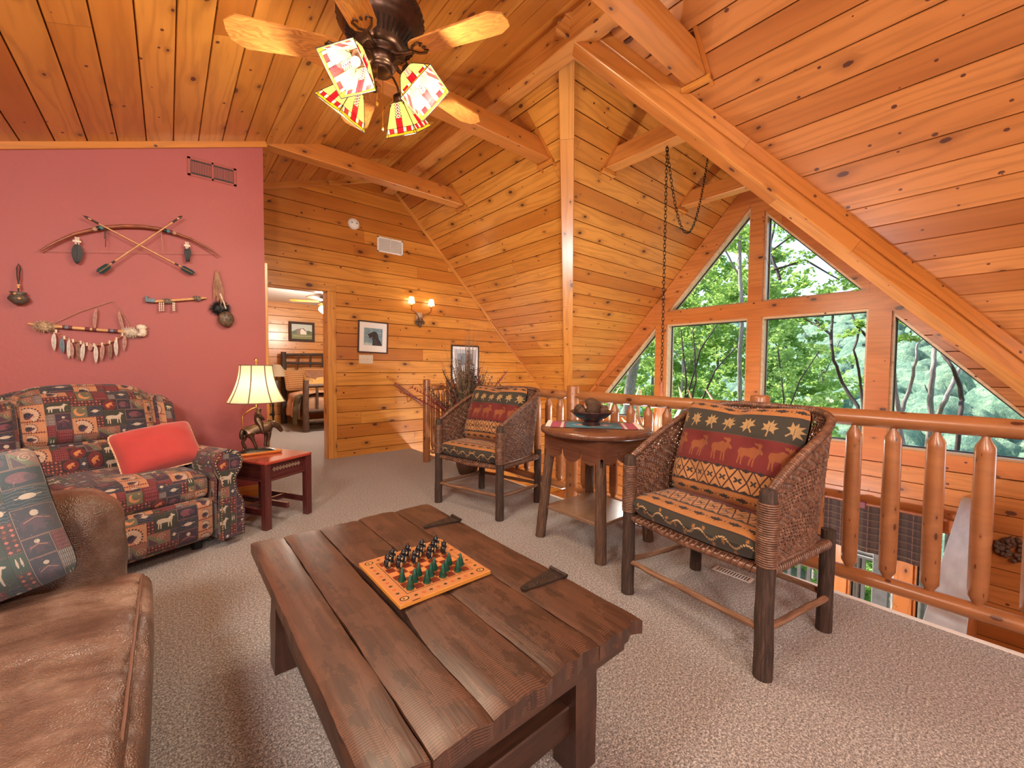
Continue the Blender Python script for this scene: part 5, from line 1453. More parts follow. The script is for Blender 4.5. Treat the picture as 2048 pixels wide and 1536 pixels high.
# ------------------------------------------------------------------ ceiling fan
FC=Vector((.84,2.03,0));fan=thing('ceiling_fan','bronze ceiling fan with five oak blades and stained glass shades','ceiling fan',(FC.x,FC.y,2.67))
m0=T(0,0,-2.67)
kid('downrod',MB().tube([(0,0,.22),(0,0,.50)],.014,12).lathe([(.016,.38),(.07,.44),(.075,.475),(.072,.49)],24),M['fan_bronze'],fan)
kid('motor_housing',MB().lathe([(.02,.26),(.13,.25),(.195,.235),(.205,.21),(.205,.15),(.19,.135),(.185,.12),(.175,.105),(.115,.045),(.11,.035),(.09,.03)],48),M['fan_bronze'],fan)
b=MB()
for k in range(40):
    a=2*PI*k/40;m=RZ(a);b.box(-.028,.028,-.0042,.0042,-.003,.002,m@T(.1455,0,.0735)@RY(-R(45)))
for k in range(36):
    a=2*PI*k/36
    for j in range(2): b.ell((.205*math.cos(a+j*.087),.205*math.sin(a+j*.087),.165+j*.03),(.006,.006,.008),seg=6,rings=4)
kid('vent_slots',b,M['fan_dark'],fan)
kid('switch_housing',MB().lathe([(.085,.045),(.088,.025),(.07,.015),(.066,.005),(.072,-.0),(.072,-.035),(.06,-.042),(.052,-.045),(.052,-.055),(.055,-.062),(.046,-.072),(.02,-.077),(0,-.078)],32),M['fan_bronze'],fan)
def blade():
    P=[(.19,-.050),(.215,-.062),(.61,-.082),(.665,-.045),(.672,0),(.665,.045),(.61,.082),(.215,.062),(.19,.050),(.175,.02),(.175,-.02)]
    return MB().prism(P,-.004,.004)
for k in range(5):
    a=R(11+72*k)
    o=blade().build('blade',M['blade'],fan);o.matrix_local=RZ(a)@RX(R(11))
    ib=MB();ib.tube([(.06,0,.02),(.10,0,.0),(.15,0,-.010),(.185,0,-.009)],[.012,.010,.009,.010],8)
    for s in(-1,1): ib.tube([(.18,0,-.008),(.20,s*.030,-.008),(.235,s*.045,-.007),(.25,s*.03,-.007),(.235,s*.018,-.007)],.0055,6)
    ib.ell((.245,0,-.007),(.012,.008,.004),seg=8,rings=4)
    ib.build('blade_iron',M['fan_bronze'],o)
FLB=[]
for k in range(4):
    a=R([-148,-58,32,122][k])
    A=kid('shade_arm',MB().tube([(.05,0,-.04),(.10,0,-.025),(.14,0,-.045),(.155,0,-.075)],.006,8).lathe([(.012,.03),(.026,.025),(.034,.0),(.034,-.012)],14,T(.158,0,-.10)@RY(-R(38))),M['fan_bronze'],fan);A.rotation_euler=(0,0,a)
    sb=MB();t,bt,h=.036,.096,.145
    for q in range(4):
        m=RZ(q*PI/2)
        sb.add([m@Vector(v) for v in ((-bt,-bt,-h),(bt,-bt,-h),(t,-t,0),(-t,-t,0))],[(0,1,2,3)],[[(0,0),(1,0),(.70,1),(.30,1)]])
    S_=sb.build('lamp_shade',M['stained'],fan,weld=1e-4);mm=RZ(a)@T(.160,0,-.105)@RY(-R(38));S_.matrix_local=mm
    sol=S_.modifiers.new('thickness','SOLIDIFY');sol.thickness=.002
    lb=MB()
    cs=[RZ(q*PI/2) for q in range(4)]
    for q in range(4):
        lb.tube([cs[q]@Vector((-bt,-bt,-h)),cs[q]@Vector((-t,-t,0))],.0022,5);lb.tube([cs[q]@Vector((-bt,-bt,-h)),cs[(q+1)%4]@Vector((-bt,-bt,-h))],.0022,5)
    lb.build('leading',M['black_pl'],S_)
    B=MB().ell((0,0,-.05),(.020,.020,.028)).build('bulb',M['bulb'],S_)
    FLB.append(Vector((FC.x,FC.y,2.67))+(mm@Vector((0,0,-.20))))
for (x,y,L,s) in ((-.035,-.035,.17,1),(.02,.03,.24,.8)):
    kid('pull_chain',MB().tube([(x,y,-.06),(x,y,-.06-L)],.0013,5).ell((x,y,-.075-L),(.006*s,.006*s,.017*s),seg=10,rings=6),M['brass'],fan)
# ------------------------------------------------------------------ things on the red wall
def vent(name,lab,w,h,mat,loc,n,nrm='y',louv=True,two=False):
    t=thing(name,lab,'air vent',loc)
    b=MB();b.box(-w/2,w/2,-.006,0,h/2-.018,h/2,bev=.002);b.box(-w/2,w/2,-.006,0,-h/2,-h/2+.018,bev=.002);b.box(-w/2,-w/2+.022,-.006,0,-h/2,h/2,bev=.002);b.box(w/2-.022,w/2,-.006,0,-h/2,h/2,bev=.002)
    kid('frame',b,mat,t);kid('duct_opening',MB().box(-w/2+.02,w/2-.02,-.0015,-.0005,-h/2+.016,h/2-.016),M['black_pl'],t)
    b=MB()
    if two:
        b.box(-.006,.006,-.006,0,-h/2,h/2)
        for k in range(n): x=-w/2+.03+(w-.06)*k/(n-1);b.box(x-.0032,x+.0032,-.005,-.001,-h/2+.03,h/2-.03)
    else:
        b.box(-.004,.004,-.006,0,-h/2,h/2)
        for k in range(n):
            z=-h/2+.022+(h-.044)*k/(n-1);b.box(-w/2+.02,w/2-.02,-.0015,.0015,-.0065,.0065,T(0,-.0045,z)@RX(R(-40)))
    kid('louvres',b,mat,t);return t
g=G('red_vent_metal',.5);g.c(g.ramp(g.noise(g.obj(),20,2),[(.3,(.30,.07,.06)),(.7,(.33,.078,.066))]));M['redvent']=g.m
vent('air_vent','dull red painted air vent high on the red wall',.325,.147,M['redvent'],(.312,YR-.0005,2.720),26,two=True)
# bow
bwt=thing('hunting_bow','curved wooden bow with beaded bindings and black feathers on the red wall','bow',wv(262,452,.03))
def kw(name,b,mat,par,root):
    o=b.build(name,mat,par);o.matrix_parent_inverse=Matrix.Translation(-Vector(root.location)) if par is root else Matrix.Identity(4);return o
def path(P,off=.03): return [wv(x,y,off if not hasattr(off,'__len__') else off[i]) for i,(x,y) in enumerate(P)]
BP=[(79,502),(84,500),(108,486),(148,468),(186,459),(216,454),(250,452),(286,453),(320,458),(352,467),(384,479),(414,495),(433,508),(440,514)]
kw('bow_limb',MB().tube(path(BP,.045),[.004,.006,.008,.010,.012,.0125,.013,.0125,.012,.011,.009,.008,.006,.003],10),M['bow_w'],bwt,bwt)
kw('bow_string',MB().tube(path([(90,501),(432,507)],.045),.0012,5),M['cord'],bwt,bwt)
for P,m in (([(186,459),(193,457.5)],'cord'),([(194,457),(200,456)],'black_f'),([(200,456),(205,455)],'teal'),([(205,455),(209,454.5)],'maroon'),([(327,460),(334,462)],'black_f'),([(334,462),(339,463.2)],'teal'),([(339,463.2),(345,465)],'maroon'),([(346,465),(352,467)],'cord')):
    kw('binding',MB().tube(path(P,.045),.0145,12),M[m],bwt,bwt)
kw('thong',MB().tube(path([(212,456),(211,494)],.055),.0022,5).tube(path([(209,456),(209,478)],.055),.0022,5),M['cord_d'],bwt,bwt)
kw('thong',MB().tube(path([(322,459),(324,480),(326,502)],.055),.0022,5),M['cord'],bwt,bwt)
def feather(px,py,L,W,mat,rot=0,off=.05,curve=.0,parent=None,root=None,name='feather'):
    """a real vane with a quill, hanging from (px,py)"""
    p=wv(px,py,off);b=MB();n=12
    def P(a,c_):
        t=c_;w=W*(math.sin(PI*min(1,t*.94+.06))**.6)*(1-.25*t)*(a-.5)*2*.5
        return (w+curve*t*t,-.004*(1-abs(a-.5)*2)+.006*t*t,-L*t)
    b.grid(P,4,n);b.grid(lambda a,c_:tuple(Vector(P(1-a,c_))+Vector((0,.0016,0))),4,n)
    b.tube([(0,-.001,.012),(curve*.2,-.005,-L*.4),(curve*.9,.0,-L*.95)],[.0022,.0018,.0008],5)
    o=b.build(name,mat,None)
    m=T(*p)@RY(rot);
    o.parent=parent if parent is not None else None
    if parent is not None: o.matrix_local=Matrix.Translation(-Vector(root.location))@m
    else: o.matrix_world=m
    return o
for (x,y) in ((154,480),(374,489)):
    b=MB();q=wv(x,y,.05)
    for i in range(3): b.tube([q+Vector((-.008+.008*i,0,.02)),q+Vector((-.008+.008*i,0,-.035))],.0035,6)
    b.box(-.02,.02,-.004,.004,-.006,.006,T(*(q+Vector((0,-.004,-.01)))))
    kw('bead_cluster',b,M['bone'],bwt,bwt)
feather(155,489,.135,.062,M['black_f'],R(3),.055,0,bwt,bwt);feather(371,498,.10,.035,M['black_f'],R(-12),.052,0,bwt,bwt);feather(378,497,.11,.040,M['black_f'],R(8),.06,0,bwt,bwt)
def arrow(P0,P1,lab,off,fm):
    a=wv(*P0,off);c_=wv(*P1,off);t=thing('arrow',lab,'arrow',a);d=(c_-a).normalized();L=(c_-a).length
    m=frame((0,0,0),d,(0,1,0))
    kid('shaft',MB().tube([(0,0,.012),(0,0,L-.01)],.0048,8,M=m),M['bamboo'],t)
    kid('arrowhead',MB().lathe([(0,-.018),(.004,-.008),(.010,.006),(.005,.02),(.0055,.035)],8,m@S(1,.5,1)),M['black_pl'],t)
    kid('sinew_wrap',MB().lathe([(.006,.03),(.0065,.07)],8,m).lathe([(.006,L-.13),(.0065,L-.105)],8,m),M['cord_d'],t)
    b=MB()
    for k in range(3):
        mm=m@RZ(2*PI*k/3+.5);b.prism([(0,0),(.022,.02),(.024,.075),(.012,.098),(0,.085)],-.0008,.0008,mm@T(0,0,L-.095)@RX(PI/2)@T(0,0,0))
    kid('fletching',b,M[fm],t)
arrow((172,434),(388,547),'wooden arrow slanting down to the right across the bow, behind the other arrow',.058,'teal_f');arrow((361,434),(196,545),'wooden arrow slanting down to the left across the front of the bow',.072,'teal_f')
# hanging pot
pt=thing('hanging_pot','little round dark pot hung by a looped cord at the left edge','pot',wv(38,528,.01))
pc=wv(37,597,.045)-Vector(pt.location)
kid('pot_body',MB().lathe([(0,-.040),(.02,-.038),(.046,-.012),(.048,0),(.036,.022),(.030,.028),(.040,.040),(.036,.040),(.026,.030),(.028,.02),(.03,-.01),(0,-.03)],24,T(*pc)),M['clay'],pt)
kid('cord_loop',MB().tube([(0,-.012,0),(-.008,-.015,-.03),(-.004,-.03,-.10),(0,-.035,-.14),(.004,-.03,-.10),(.008,-.015,-.03)],.0035,6,closed=True).tube([(0,-.035,-.13),(0,-.04,pc.z+.03)],.004,6),M['cord_d'],pt)
b=MB()
for p,r in (((0,-.036,-.145),.009),((0,-.036,-.158),.008),(tuple(pc+Vector((-.008,-.040,.026))),.008),(tuple(pc+Vector((.012,-.050,-.004))),.009)): b.ell(p,(r,r,r),seg=8,rings=6)
kid('beads',b,M['bamboo'],pt)
# talking stick with beads and feathers
ts=thing('feathered_staff','wrapped wooden staff hung by a cord with fur ends and white feathers','wall hanging',wv(170,655,.03))
SP=[(56,647),(72,649),(100,652),(150,656),(200,660),(245,663),(262,664)]
kw('staff',MB().tube(path(SP,.03),[.005,.011,.0115,.011,.011,.0115,.011],12),M['bamboo'],ts,ts)
for P,m in (([(125,654),(130,654.4)],'maroon'),([(130,654.4),(137,655)],'bluegrey'),([(137,655),(145,655.6)],'maroon'),([(170,657.6),(180,658.4)],'maroon'),([(185,658.8),(193,659.4)],'maroon'),([(216,661),(221,661.4)],'maroon'),([(221,661.4),(227,661.8)],'bluegrey'),([(227,661.8),(236,662.4)],'maroon')):
    kw('binding',MB().tube(path(P,.03),.0125,12),M[m],ts,ts)
def furball(c,r,mat,name,root,n=260,L=.018,par=None):
    b=MB();b.ell(tuple(c),(r[0]*.85,r[1]*.85,r[2]*.85),seg=14,rings=10,jit=.3);q=random.Random(int(c[0]*1000)%97)
    for k in range(n):
        d=Vector((q.gauss(0,1),q.gauss(0,1),q.gauss(0,1))).normalized();p=Vector((c[0]+d.x*r[0]*.8,c[1]+d.y*r[1]*.8,c[2]+d.z*r[2]*.8));e=p+d*L+Vector((q.uniform(-1,1),q.uniform(-1,1),q.uniform(-1,1)))*L*.5
        s_=d.cross(Vector((0,0,1)));s_=s_.normalized()*.0022 if s_.length>.1 else Vector((.0022,0,0))
        b.add([p-s_,p+s_,e],[(0,1,2)])
        u_=d.cross(s_).normalized()*.0022;b.add([p-u_,p+u_,e],[(0,1,2)])
    return kw(name,b,mat,root,root)
furball(wv(88,653,.035),(.050,.032,.034),M['fur'],'fur_wrap',ts);furball(wv(261,665,.035),(.042,.032,.032),M['fur_w'],'fur_wrap',ts)
hb=MB();c0=wv(283,660,.04);hb.ell(tuple(c0+Vector((0,0,.02))),(.032,.02,.022),jit=.4).ell(tuple(c0+Vector((.008,0,-.015))),(.024,.02,.03),jit=.4).ell(tuple(c0+Vector((-.01,0,-.035))),(.02,.016,.014),jit=.4);kw('carved_head',hb,M['bone'],ts,ts)
kw('hanging_cord',MB().tube(path([(105,648),(160,623),(225,602),(245,628),(262,655)],.02),.0022,5),M['cord'],ts,ts)
SW=[(104,655),(120,670),(137,680),(155,683),(168,687),(180,690),(196,690),(212,687),(226,682),(240,674),(250,664)]
sp_=path(SW,.035);b=MB();c_=MB();
for i in range(len(sp_)-1):
    n=3
    for k in range(n):
        p=sp_[i].lerp(sp_[i+1],(k+.5)/n)
        if k==1: kw('bone_bead',MB().tube([p+Vector((0,0,.012)),p-Vector((0,0,.012))],.0065,8),M['bone'],ts,ts)
        else: b.ell(tuple(p),(.0075,.0075,.0075),seg=8,rings=6)
kw('bead_string',b,M['terra'],ts,ts);
FT=[(108,668,.115,'white_f',4),(124,678,.10,'bluegrey',2),(138,680,.13,'white_f',0),(141,685,.11,'pinkish_f',-6),(156,686,.125,'brown_f',2),(167,688,.125,'white_f',8),(181,688,.05,'pinkish_f',0),(191,692,.125,'white_f',-2),(206,690,.12,'pinkish_f',8),(221,688,.115,'brown_f',5),(232,680,.12,'white_f',3),(249,672,.11,'pinkish_f',0)]
for (x,y,L,m,r_) in FT: feather(x,y,L,.026,M[m],R(r_),.04,.006*(1 if r_>0 else -1),ts,ts)
for (x,y,m) in ((192,619,'pinkish_f'),(238,624,'pinkish_f')): feather(x,y,.15,.022,M[m],R(8 if x<200 else -6),.04,.01,ts,ts)
# tomahawk
tm=thing('tomahawk','small stone headed tomahawk with fur wrapped handle on the red wall','tomahawk',wv(350,600,.03))
kw('handle',MB().tube(path([(303,603),(330,602),(370,599),(408,596),(414,596)],.03),[.009,.010,.0095,.009,.004],10),M['bamboo'],tm,tm)
a=wv(291,597,.03);kw('stone_head',MB().box(-.004,.055,-.012,.012,-.018,.012,T(*(a+Vector((0,0,-.008)))),bev=.004).box(-.004,.016,-.012,.012,.0,.024,T(*(a+Vector((0,0,-.004)))),bev=.004),M['bluegrey'],tm,tm)
furball(wv(335,602,.03),(.040,.018,.019),M['fur_g'],'fur_wrap',tm,200,.007);furball(wv(394,597,.03),(.034,.018,.020),M['fur_g'],'fur_wrap',tm,200,.007)
b=MB()
for x in (319,323,327,346,349):
    q=wv(x,604,.045)
    for k in range(4): b.tube([q-Vector((0,0,.004+.017*k)),q-Vector((.001,0,.018+.017*k))],.0042,6)
kw('quill_drops',b,M['bone'],tm,tm)
# rattle
rt_=thing('turtle_rattle','turtle shell rattle with black fur and long rawhide cords on the wall','rattle',wv(440,590,.03))
b=MB()
for k in range(9): b.tube(path([(432+.3*k,540),(427+2.4*k,570+k),(428+2.2*k,600+2*k-(k%3)*6)],.03+.003*k),.0028,5)
kw('rawhide_cords',b,M['cord'],rt_,rt_)
furball(wv(441,617,.03),(.060,.022,.050),M['black_f'],'fur_tuft',rt_,420,.03)
q=wv(452,638,.05);b=MB().ell(tuple(q),(.056,.028,.064),seg=20,rings=12)
for k in range(6): b.ell(tuple(q+Vector((.022*math.cos(k*PI/3),-.02,.024*math.sin(k*PI/3)))),(.012,.008,.012),seg=8,rings=5)
b.ell(tuple(q+Vector((0,-.024,0))),(.012,.006,.012),seg=8,rings=5)
kw('shell',b,M['turtle'],rt_,rt_)
kw('bead_band',MB().tube(path([(440,587),(448,606),(452,618)],.05),.006,6),M['bone'],rt_,rt_)
# ------------------------------------------------------------------ things on the pine wall
yb=YP
sd=MB().lathe([(0,-.035),(.045,-.035),(.052,-.03),(.066,-.018),(.07,-.01),(.07,0)],36,T(1.825,YP,2.934)@RX(-PI/2)).build('smoke_detector',M['white_pl']);tag(sd,'round white smoke detector on the pine gable wall','smoke detector')
b=MB()
for s in(-1,1): b.box(-.008,.008,-.002,.0,-.008,.008,T(1.825+s*.03,YP-.036,2.94))
b.build('sensor_marks',M['bluegrey'],sd)
vent('air_vent','white slatted return vent high on the pine wall',.36,.20,M['white_pl'],(2.307,YP-.0005,2.752),15)
def framed(name,lab,x,z,w,h,fwid,mf,mp,pw,ph,y=YP,dz=0,tilt=0,bev=.004,cat='picture',matc='mat_white'):
    t=thing(name,lab,cat,(x,y-.0005,z));t.rotation_euler=(0,R(tilt),0)
    b=MB();b.box(-w/2,w/2,-.022,0,h/2-fwid,h/2,bev=bev);b.box(-w/2,w/2,-.022,0,-h/2,-h/2+fwid,bev=bev);b.box(-w/2,-w/2+fwid,-.022,0,-h/2+fwid,h/2-fwid,bev=bev);b.box(w/2-fwid,w/2,-.022,0,-h/2+fwid,h/2-fwid,bev=bev)
    kid('frame',b,mf,t)
    if matc: kid('mat_board',MB().box(-w/2+fwid,w/2-fwid,-.012,-.006,-h/2+fwid,h/2-fwid),M[matc],t)
    kid('print',MB().add([(-pw/2,-.0135,dz-ph/2),(pw/2,-.0135,dz-ph/2),(pw/2,-.0135,dz+ph/2),(-pw/2,-.0135,dz+ph/2)],[(0,1,2,3)],[[(0,0),(1,0),(1,1),(0,1)]]),mp,t)
    return t
framed('picture_frame','framed drawing of a black dog in profile on the pine wall',2.066,1.528,.40,.415,.018,M['old_dark'],M['pic_dog'],.245,.225,dz=.005,tilt=1.5)
framed('picture_frame','tall black framed winter print behind the dried plant arrangement',3.50,1.12,.50,.72,.02,M['black_pl'],M['pic_winter'],.38,.60)
sw=thing('light_switch','four gang almond switch plate on the pine wall below the dog picture','light switch',(1.973,YP-.0005,1.240))
kid('plate',MB().box(-.092,.092,-.006,0,-.058,.058,bev=.003),M['cream_pl'],sw)
for k in range(4): kid('toggle',MB().box(-.005,.005,-.016,-.005,-.004,.012,T(-.069+.046*k,0,-.002)@RX(R(12)),bev=.001),M['cream_pl'],sw)
# sconce
sx,sz=2.725,1.86
sn=thing('wall_sconce','twin arm twig wall sconce with lit cream shades on the pine wall','sconce',(sx,YP-.001,sz))
kid('backplate',MB().box(-.045,.045,-.014,0,-.12,.05,bev=.005),M['antler'],sn)
b=MB()
for k,(dx,dz,rr) in enumerate(((-.05,-.10,.032),(.05,-.09,.032),(0,-.10,.036),(.0,-.135,.03),(-.03,-.06,.026),(.03,-.055,.026))): 
    for i in range(5):
        a_2=2*PI*i/5+k;b.ell((dx+.4*rr*math.cos(a_2),-.03,dz+.4*rr*math.sin(a_2)),(rr*.5,rr*.35,rr*.5),seg=8,rings=5)
kid('cone_cluster',b,M['bronze'],sn)
SCB=[]
for s,xx,zt in ((-1,-.148,.128),(1,.155,.125)):
    A=kid('twig_arm',MB().tube([(0,-.03,-.06),(s*.04,-.05,.0),(s*.10 if s>0 else -.07,-.06,.035 if s>0 else .04),(xx*.98,-.07,.065),(xx,-.075,zt)],[.009,.008,.008,.007,.006],7).lathe([(.004,zt-.004),(.024,zt),(.024,zt+.004),(0,zt+.004)],16,T(xx,-.075,0)),M['bow_w'],sn)
    kid('candle_sleeve',MB().lathe([(.012,zt),(.012,zt+.04),(0,zt+.041)],12,T(xx,-.075,0)),M['cream_pl'],sn)
    s2=kid('lamp_shade',MB().lathe([(.046,zt+.032),(.028,zt+.115)],24,T(xx,-.075,0)),M['sconce_shade'],sn)
    kid('bulb',MB().ell((xx,-.075,zt+.065),(.011,.011,.018),seg=8,rings=6),M['bulb'],s2)
    SCB.append((sx+xx,YP-.076,sz+zt+.085))
# handrail
hr=thing('handrail','wooden handrail on brackets sloping down the pine wall beside the stair','handrail',(2.35,5.22,.905))
kid('rail',MB().tube([(-.02,0,.01),(.02,0,-.012),(2.2,0,-1.6)],.021,12),M['bow_w'],hr)
for k in (.22,1.4): kid('bracket',MB().tube([(k,.0,-.725*k-.01),(k-.0,.02,-.725*k-.06),(k-.02,.078,-.725*k-.085)],.006,8),M['brass'],hr)
# dried plant arrangement
pl_=thing('dried_plant_arrangement','tall basket of dried grasses and burgundy plumes behind the left rattan chair','plant arrangement',(2.47,3.68,.0))
pr_=random.Random(21)
pbase=Vector((0,0,0))
kid('basket',MB().lathe([(0,0),(.09,0),(.12,.08),(.14,.22),(.12,.36),(.10,.42),(.09,.42),(.08,.3)],20),M['basket'],pl_)
def stems(n,L0,L1,spread,r,mat,name,head=None,seed=1,bend=.3,zb=.38):
    q=random.Random(seed);b=MB()
    for k in range(n):
        a=q.random()*2*PI;s_=abs(q.gauss(0,spread));L=q.uniform(L0,L1)*1.07;d=Vector((math.cos(a)*s_,math.sin(a)*s_,1)).normalized();p=Vector((d.x*.05,d.y*.05,zb))
        pts=[p+d*L*t+Vector((math.cos(a),math.sin(a),-.6))*bend*s_*L*t*t for t in (0,.25,.5,.75,1)]
        b.tube(pts,[r,r,r*.9,r*.7,r*.3],4,False)
        if head=='plume':
            for t in range(14):
                f=.5+.5*t/14;i=min(3,int(f*4));pp=pts[i].lerp(pts[i+1],f*4-i)
                for j in range(5): e=pp+Vector((q.gauss(0,.02),q.gauss(0,.02),q.gauss(0,.018)+.014));n_=(e-pp).cross(Vector((q.random(),q.random(),q.random()))).normalized()*.004;b.add([pp-n_,pp+n_,e],[(0,1,2)])
        if head=='leaf':
            for t in range(7):
                f=.35+.6*t/7;i=min(3,int(f*4));pp=pts[i].lerp(pts[i+1],f*4-i);dd=Vector((q.gauss(0,1),q.gauss(0,1),q.gauss(0,.6))).normalized();e=pp+dd*q.uniform(.04,.09);n_=dd.cross(Vector((0,0,1))).normalized()*.014;b.add([pp,pp.lerp(e,.5)+n_,e,pp.lerp(e,.5)-n_],[(0,1,2,3)])
    return kid(name,b,mat,pl_)
stems(60,.85,1.18,.11,.0022,M['plant_tan'],'tall_grass',None,1,.1);stems(80,.35,.85,.26,.004,M['plant_brown'],'dried_stems','leaf',2)
stems(60,.4,.85,.24,.0035,M['plant_tan'],'seed_heads','plume',3);stems(14,.5,.85,.45,.005,M['plant_red'],'burgundy_plumes','plume',4,.55);stems(40,.3,.6,.36,.004,M['plant_green'],'green_sprigs','leaf',5)
stems(60,.35,.78,.30,.0045,M['plant_brown'],'dark_twigs','plume',6)
# ------------------------------------------------------------------ antler chandelier on its chain
CX,CY=3.38,1.95
cd=thing('antler_chandelier','antler chandelier with lit candle bulbs hanging on a long dark chain','chandelier',(CX,CY,.62))
def chain_links(b,P,L=.042,w=.0105,r=.0026):
    # walk the path
    acc=[0]
    for a,c_ in zip(P[:-1],P[1:]): acc.append(acc[-1]+(c_-a).length)
    tot=acc[-1];pitch=L-2*r*1.9;n=int(tot/pitch)
    def at(s):
        s=min(max(s,0),tot);i=0
        while i<len(acc)-2 and acc[i+1]<s: i+=1
        return P[i].lerp(P[i+1],(s-acc[i])/(acc[i+1]-acc[i]))
    for k in range(n):
        a=at((k+.5)*pitch-L/2);c_=at((k+.5)*pitch+L/2);m=frame((a+c_)/2,c_-a,(.3,.9,.1))@RZ(PI/2*(k%2)+.4)
        pts=[(w*math.cos(t*PI/6),0,(L/2-w)*(1 if math.sin(t*PI/6+1e-6)>0 else -1)*(abs(math.sin(t*PI/6))>.01)+w*math.sin(t*PI/6)) for t in range(12)]
        b.tube([m@Vector(p) for p in pts],r,5,closed=True)
hook=Vector((CX,CY,3.085));root=Vector(cd.location)
b=MB();chain_links(b,[hook-root,Vector((0,0,.40))]);kid('hanging_chain',b,M['chain'],cd)
can=Vector((4.45,DY,3.455))
pa=hook;N_=40;sw_=[]
for k in range(N_+1):
    t=k/N_;p=pa.lerp(can-Vector((0,0,.03)),t);p.z-=.78*(1-(2*t-1)**2);sw_.append(p-root)
b=MB();chain_links(b,sw_);kid('swag_chain',b,M['chain'],cd)
kid('ceiling_canopy',MB().lathe([(.012,-.05),(.03,-.04),(.055,-.02),(.06,0)],24,T(*(can-root))),M['chain'],cd)
kid('hook',MB().tube([(0,0,hook.z-root.z+.01),(.01,0,hook.z-root.z-.006),(0,0,hook.z-root.z-.016),(-.01,0,hook.z-root.z-.004)],.003,6),M['chain'],cd)
kid('centre_stem',MB().lathe([(.01,.42),(.02,.40),(.015,.3),(.03,.2),(.05,.05),(.05,-.12),(.02,-.2),(0,-.21)],16),M['bow_w'],cd)
CHB=[]
for k in range(6):
    a=2*PI*k/6+R(12);b=MB()
    P=[(.02,0,-.10),(.14,0,-.17),(.30,0,-.14),(.42,0,-.02),(.46,0,.12),(.42,0,.26),(.36,0,.36)]
    b.tube([(x,.06*math.sin(i*.9),z) for i,(x,y,z) in enumerate(P)],[.02,.022,.02,.018,.015,.011,.004],9)
    for (i,dx,dy,dz) in ((1,.02,.05,.10),(2,.03,-.06,.13),(3,.08,.04,.06),(4,.07,-.05,.08)):
        x,y,z=P[i];y=.06*math.sin(i*.9);b.tube([(x,y,z),(x+dx*.5,y+dy*.6,z+dz*.5),(x+dx*.7,y+dy,z+dz)],[.013,.009,.003],7)
    o=kid('antler',b,M['antler'],cd);o.rotation_euler=(0,0,a)
    c_=kid('candle',MB().lathe([(.0,-.135),(.028,-.13),(.03,-.12),(.012,-.115),(.012,-.04),(0,-.039)],12,T(.30,0,.02)),M['cream_pl'],cd);c_.rotation_euler=(0,0,a)
    c2=MB().ell((.30,0,.008),(.011,.011,.022),seg=8,rings=6).build('bulb',M['bulb'],c_)
    p=RZ(a)@Vector((.30,0,.045));CHB.append(root+p)
# ------------------------------------------------------------------ valance downstairs
fv=thing('floor_vent','small white floor register set in the carpet behind the right rattan chair','floor vent',(2.41,.93,.0))
kid('grille',MB().box(-.035,.035,-.10,.10,0,.004,bev=.002),M['white_pl'],fv)
b=MB()
for k in range(12): b.box(-.024,.024,-.085+k*.0145,-.079+k*.0145,.0038,.0046)
kid('slots',b,M['black_pl'],fv)
vt=thing('valance','plaid wool valance hanging in front of the lower windows','valance',(XW-.12,1.5,-.27))
b=MB();b.grid(lambda a,c_:(.012*math.sin(a*70)-.0,-1.18+2.2*a,-.50*c_),120,6,uvfn=lambda a,c_:(a*2.2,c_*.5));b.grid(lambda a,c_:(.004+.012*math.sin((1-a)*70),-1.18+2.2*(1-a),-.50*c_),120,6,uvfn=lambda a,c_:((1-a)*2.2,c_*.5));kid('cloth',b,M['plaid'],vt)
kid('rod',MB().tube([(0,-1.22,.012),(0,1.1,.012)],.016,10),M['bow_w'],vt)
for k in range(5): kid('tab',MB().box(-.024,.024,-.035,.035,-.04,.035,T(0,-1.1+k*.5,0),bev=.01),M['maroon'],vt)
# pine bark wreath on the lower wall at the right
wr=thing('pine_cone_wreath','dark pine cone wreath hanging low on the orange pine wall','wreath',(XW-.03,-.12,-.42))
b=MB();q=random.Random(4)
for k in range(60):
    a=q.random()*2*PI;r=.10*q.random()**.4;b.ell((q.uniform(-.03,.0),r*math.cos(a),r*math.sin(a)),(.018,.02,.02),seg=7,rings=5,jit=.5)
kid('cones',b,M['basket'],wr)
# ------------------------------------------------------------------ bedroom things
bdm=thing('log_bed','rustic hickory log bed with tan blanket seen through the bedroom doorway','bed',(2.6,8.45,0))
def kb(name,b,mat): return b.build(name,mat,bdm)
for s in(-1,1):
    kb('footboard_post',MB().tube([(s*.78,-.75,0),(s*.785,-.75,.45),(s*.775,-.75,.90)],[.055,.05,.047],10),M['bark2'])
    kb('headboard_post',MB().tube([(s*.84,.70,0),(s*.835,.70,1.42)],[.055,.048],10),M['bark'])
    kb('side_rail',MB().box(s*.80-.02,s*.80+.02,-.72,.68,.20,.32,bev=.005),M['trim'])
b=MB();
for z in(.36,.18,.80): b.tube([(-.77,-.75,z),(.77,-.75,z+.01)],.036,8)
for k in range(7): x=-.6+.2*k;b.tube([(x,-.75,.36),(x+.02*math.sin(k*3),-.76,.60),(x+.03*math.sin(k),-.75,.80)],.022,6)
kb('footboard_rails',b,M['bark2'])
b=MB()
for z in (1.0,1.2,1.36): b.tube([(-.83,.70,z),(0,.71,z+.03*(z>1.3)),(.83,.70,z)],.028,8)
for k in range(6): b.tube([(-.6+.24*k,.70,1.0),(-.55+.22*k,.69,1.36)],.014,6)
kb('headboard_rails',b,M['bark'])
kb('mattress',MB().rbox((0,0,.47),(.79,.70,.15),.08,10,bulge=(0,0,.02)),M['blanket'])
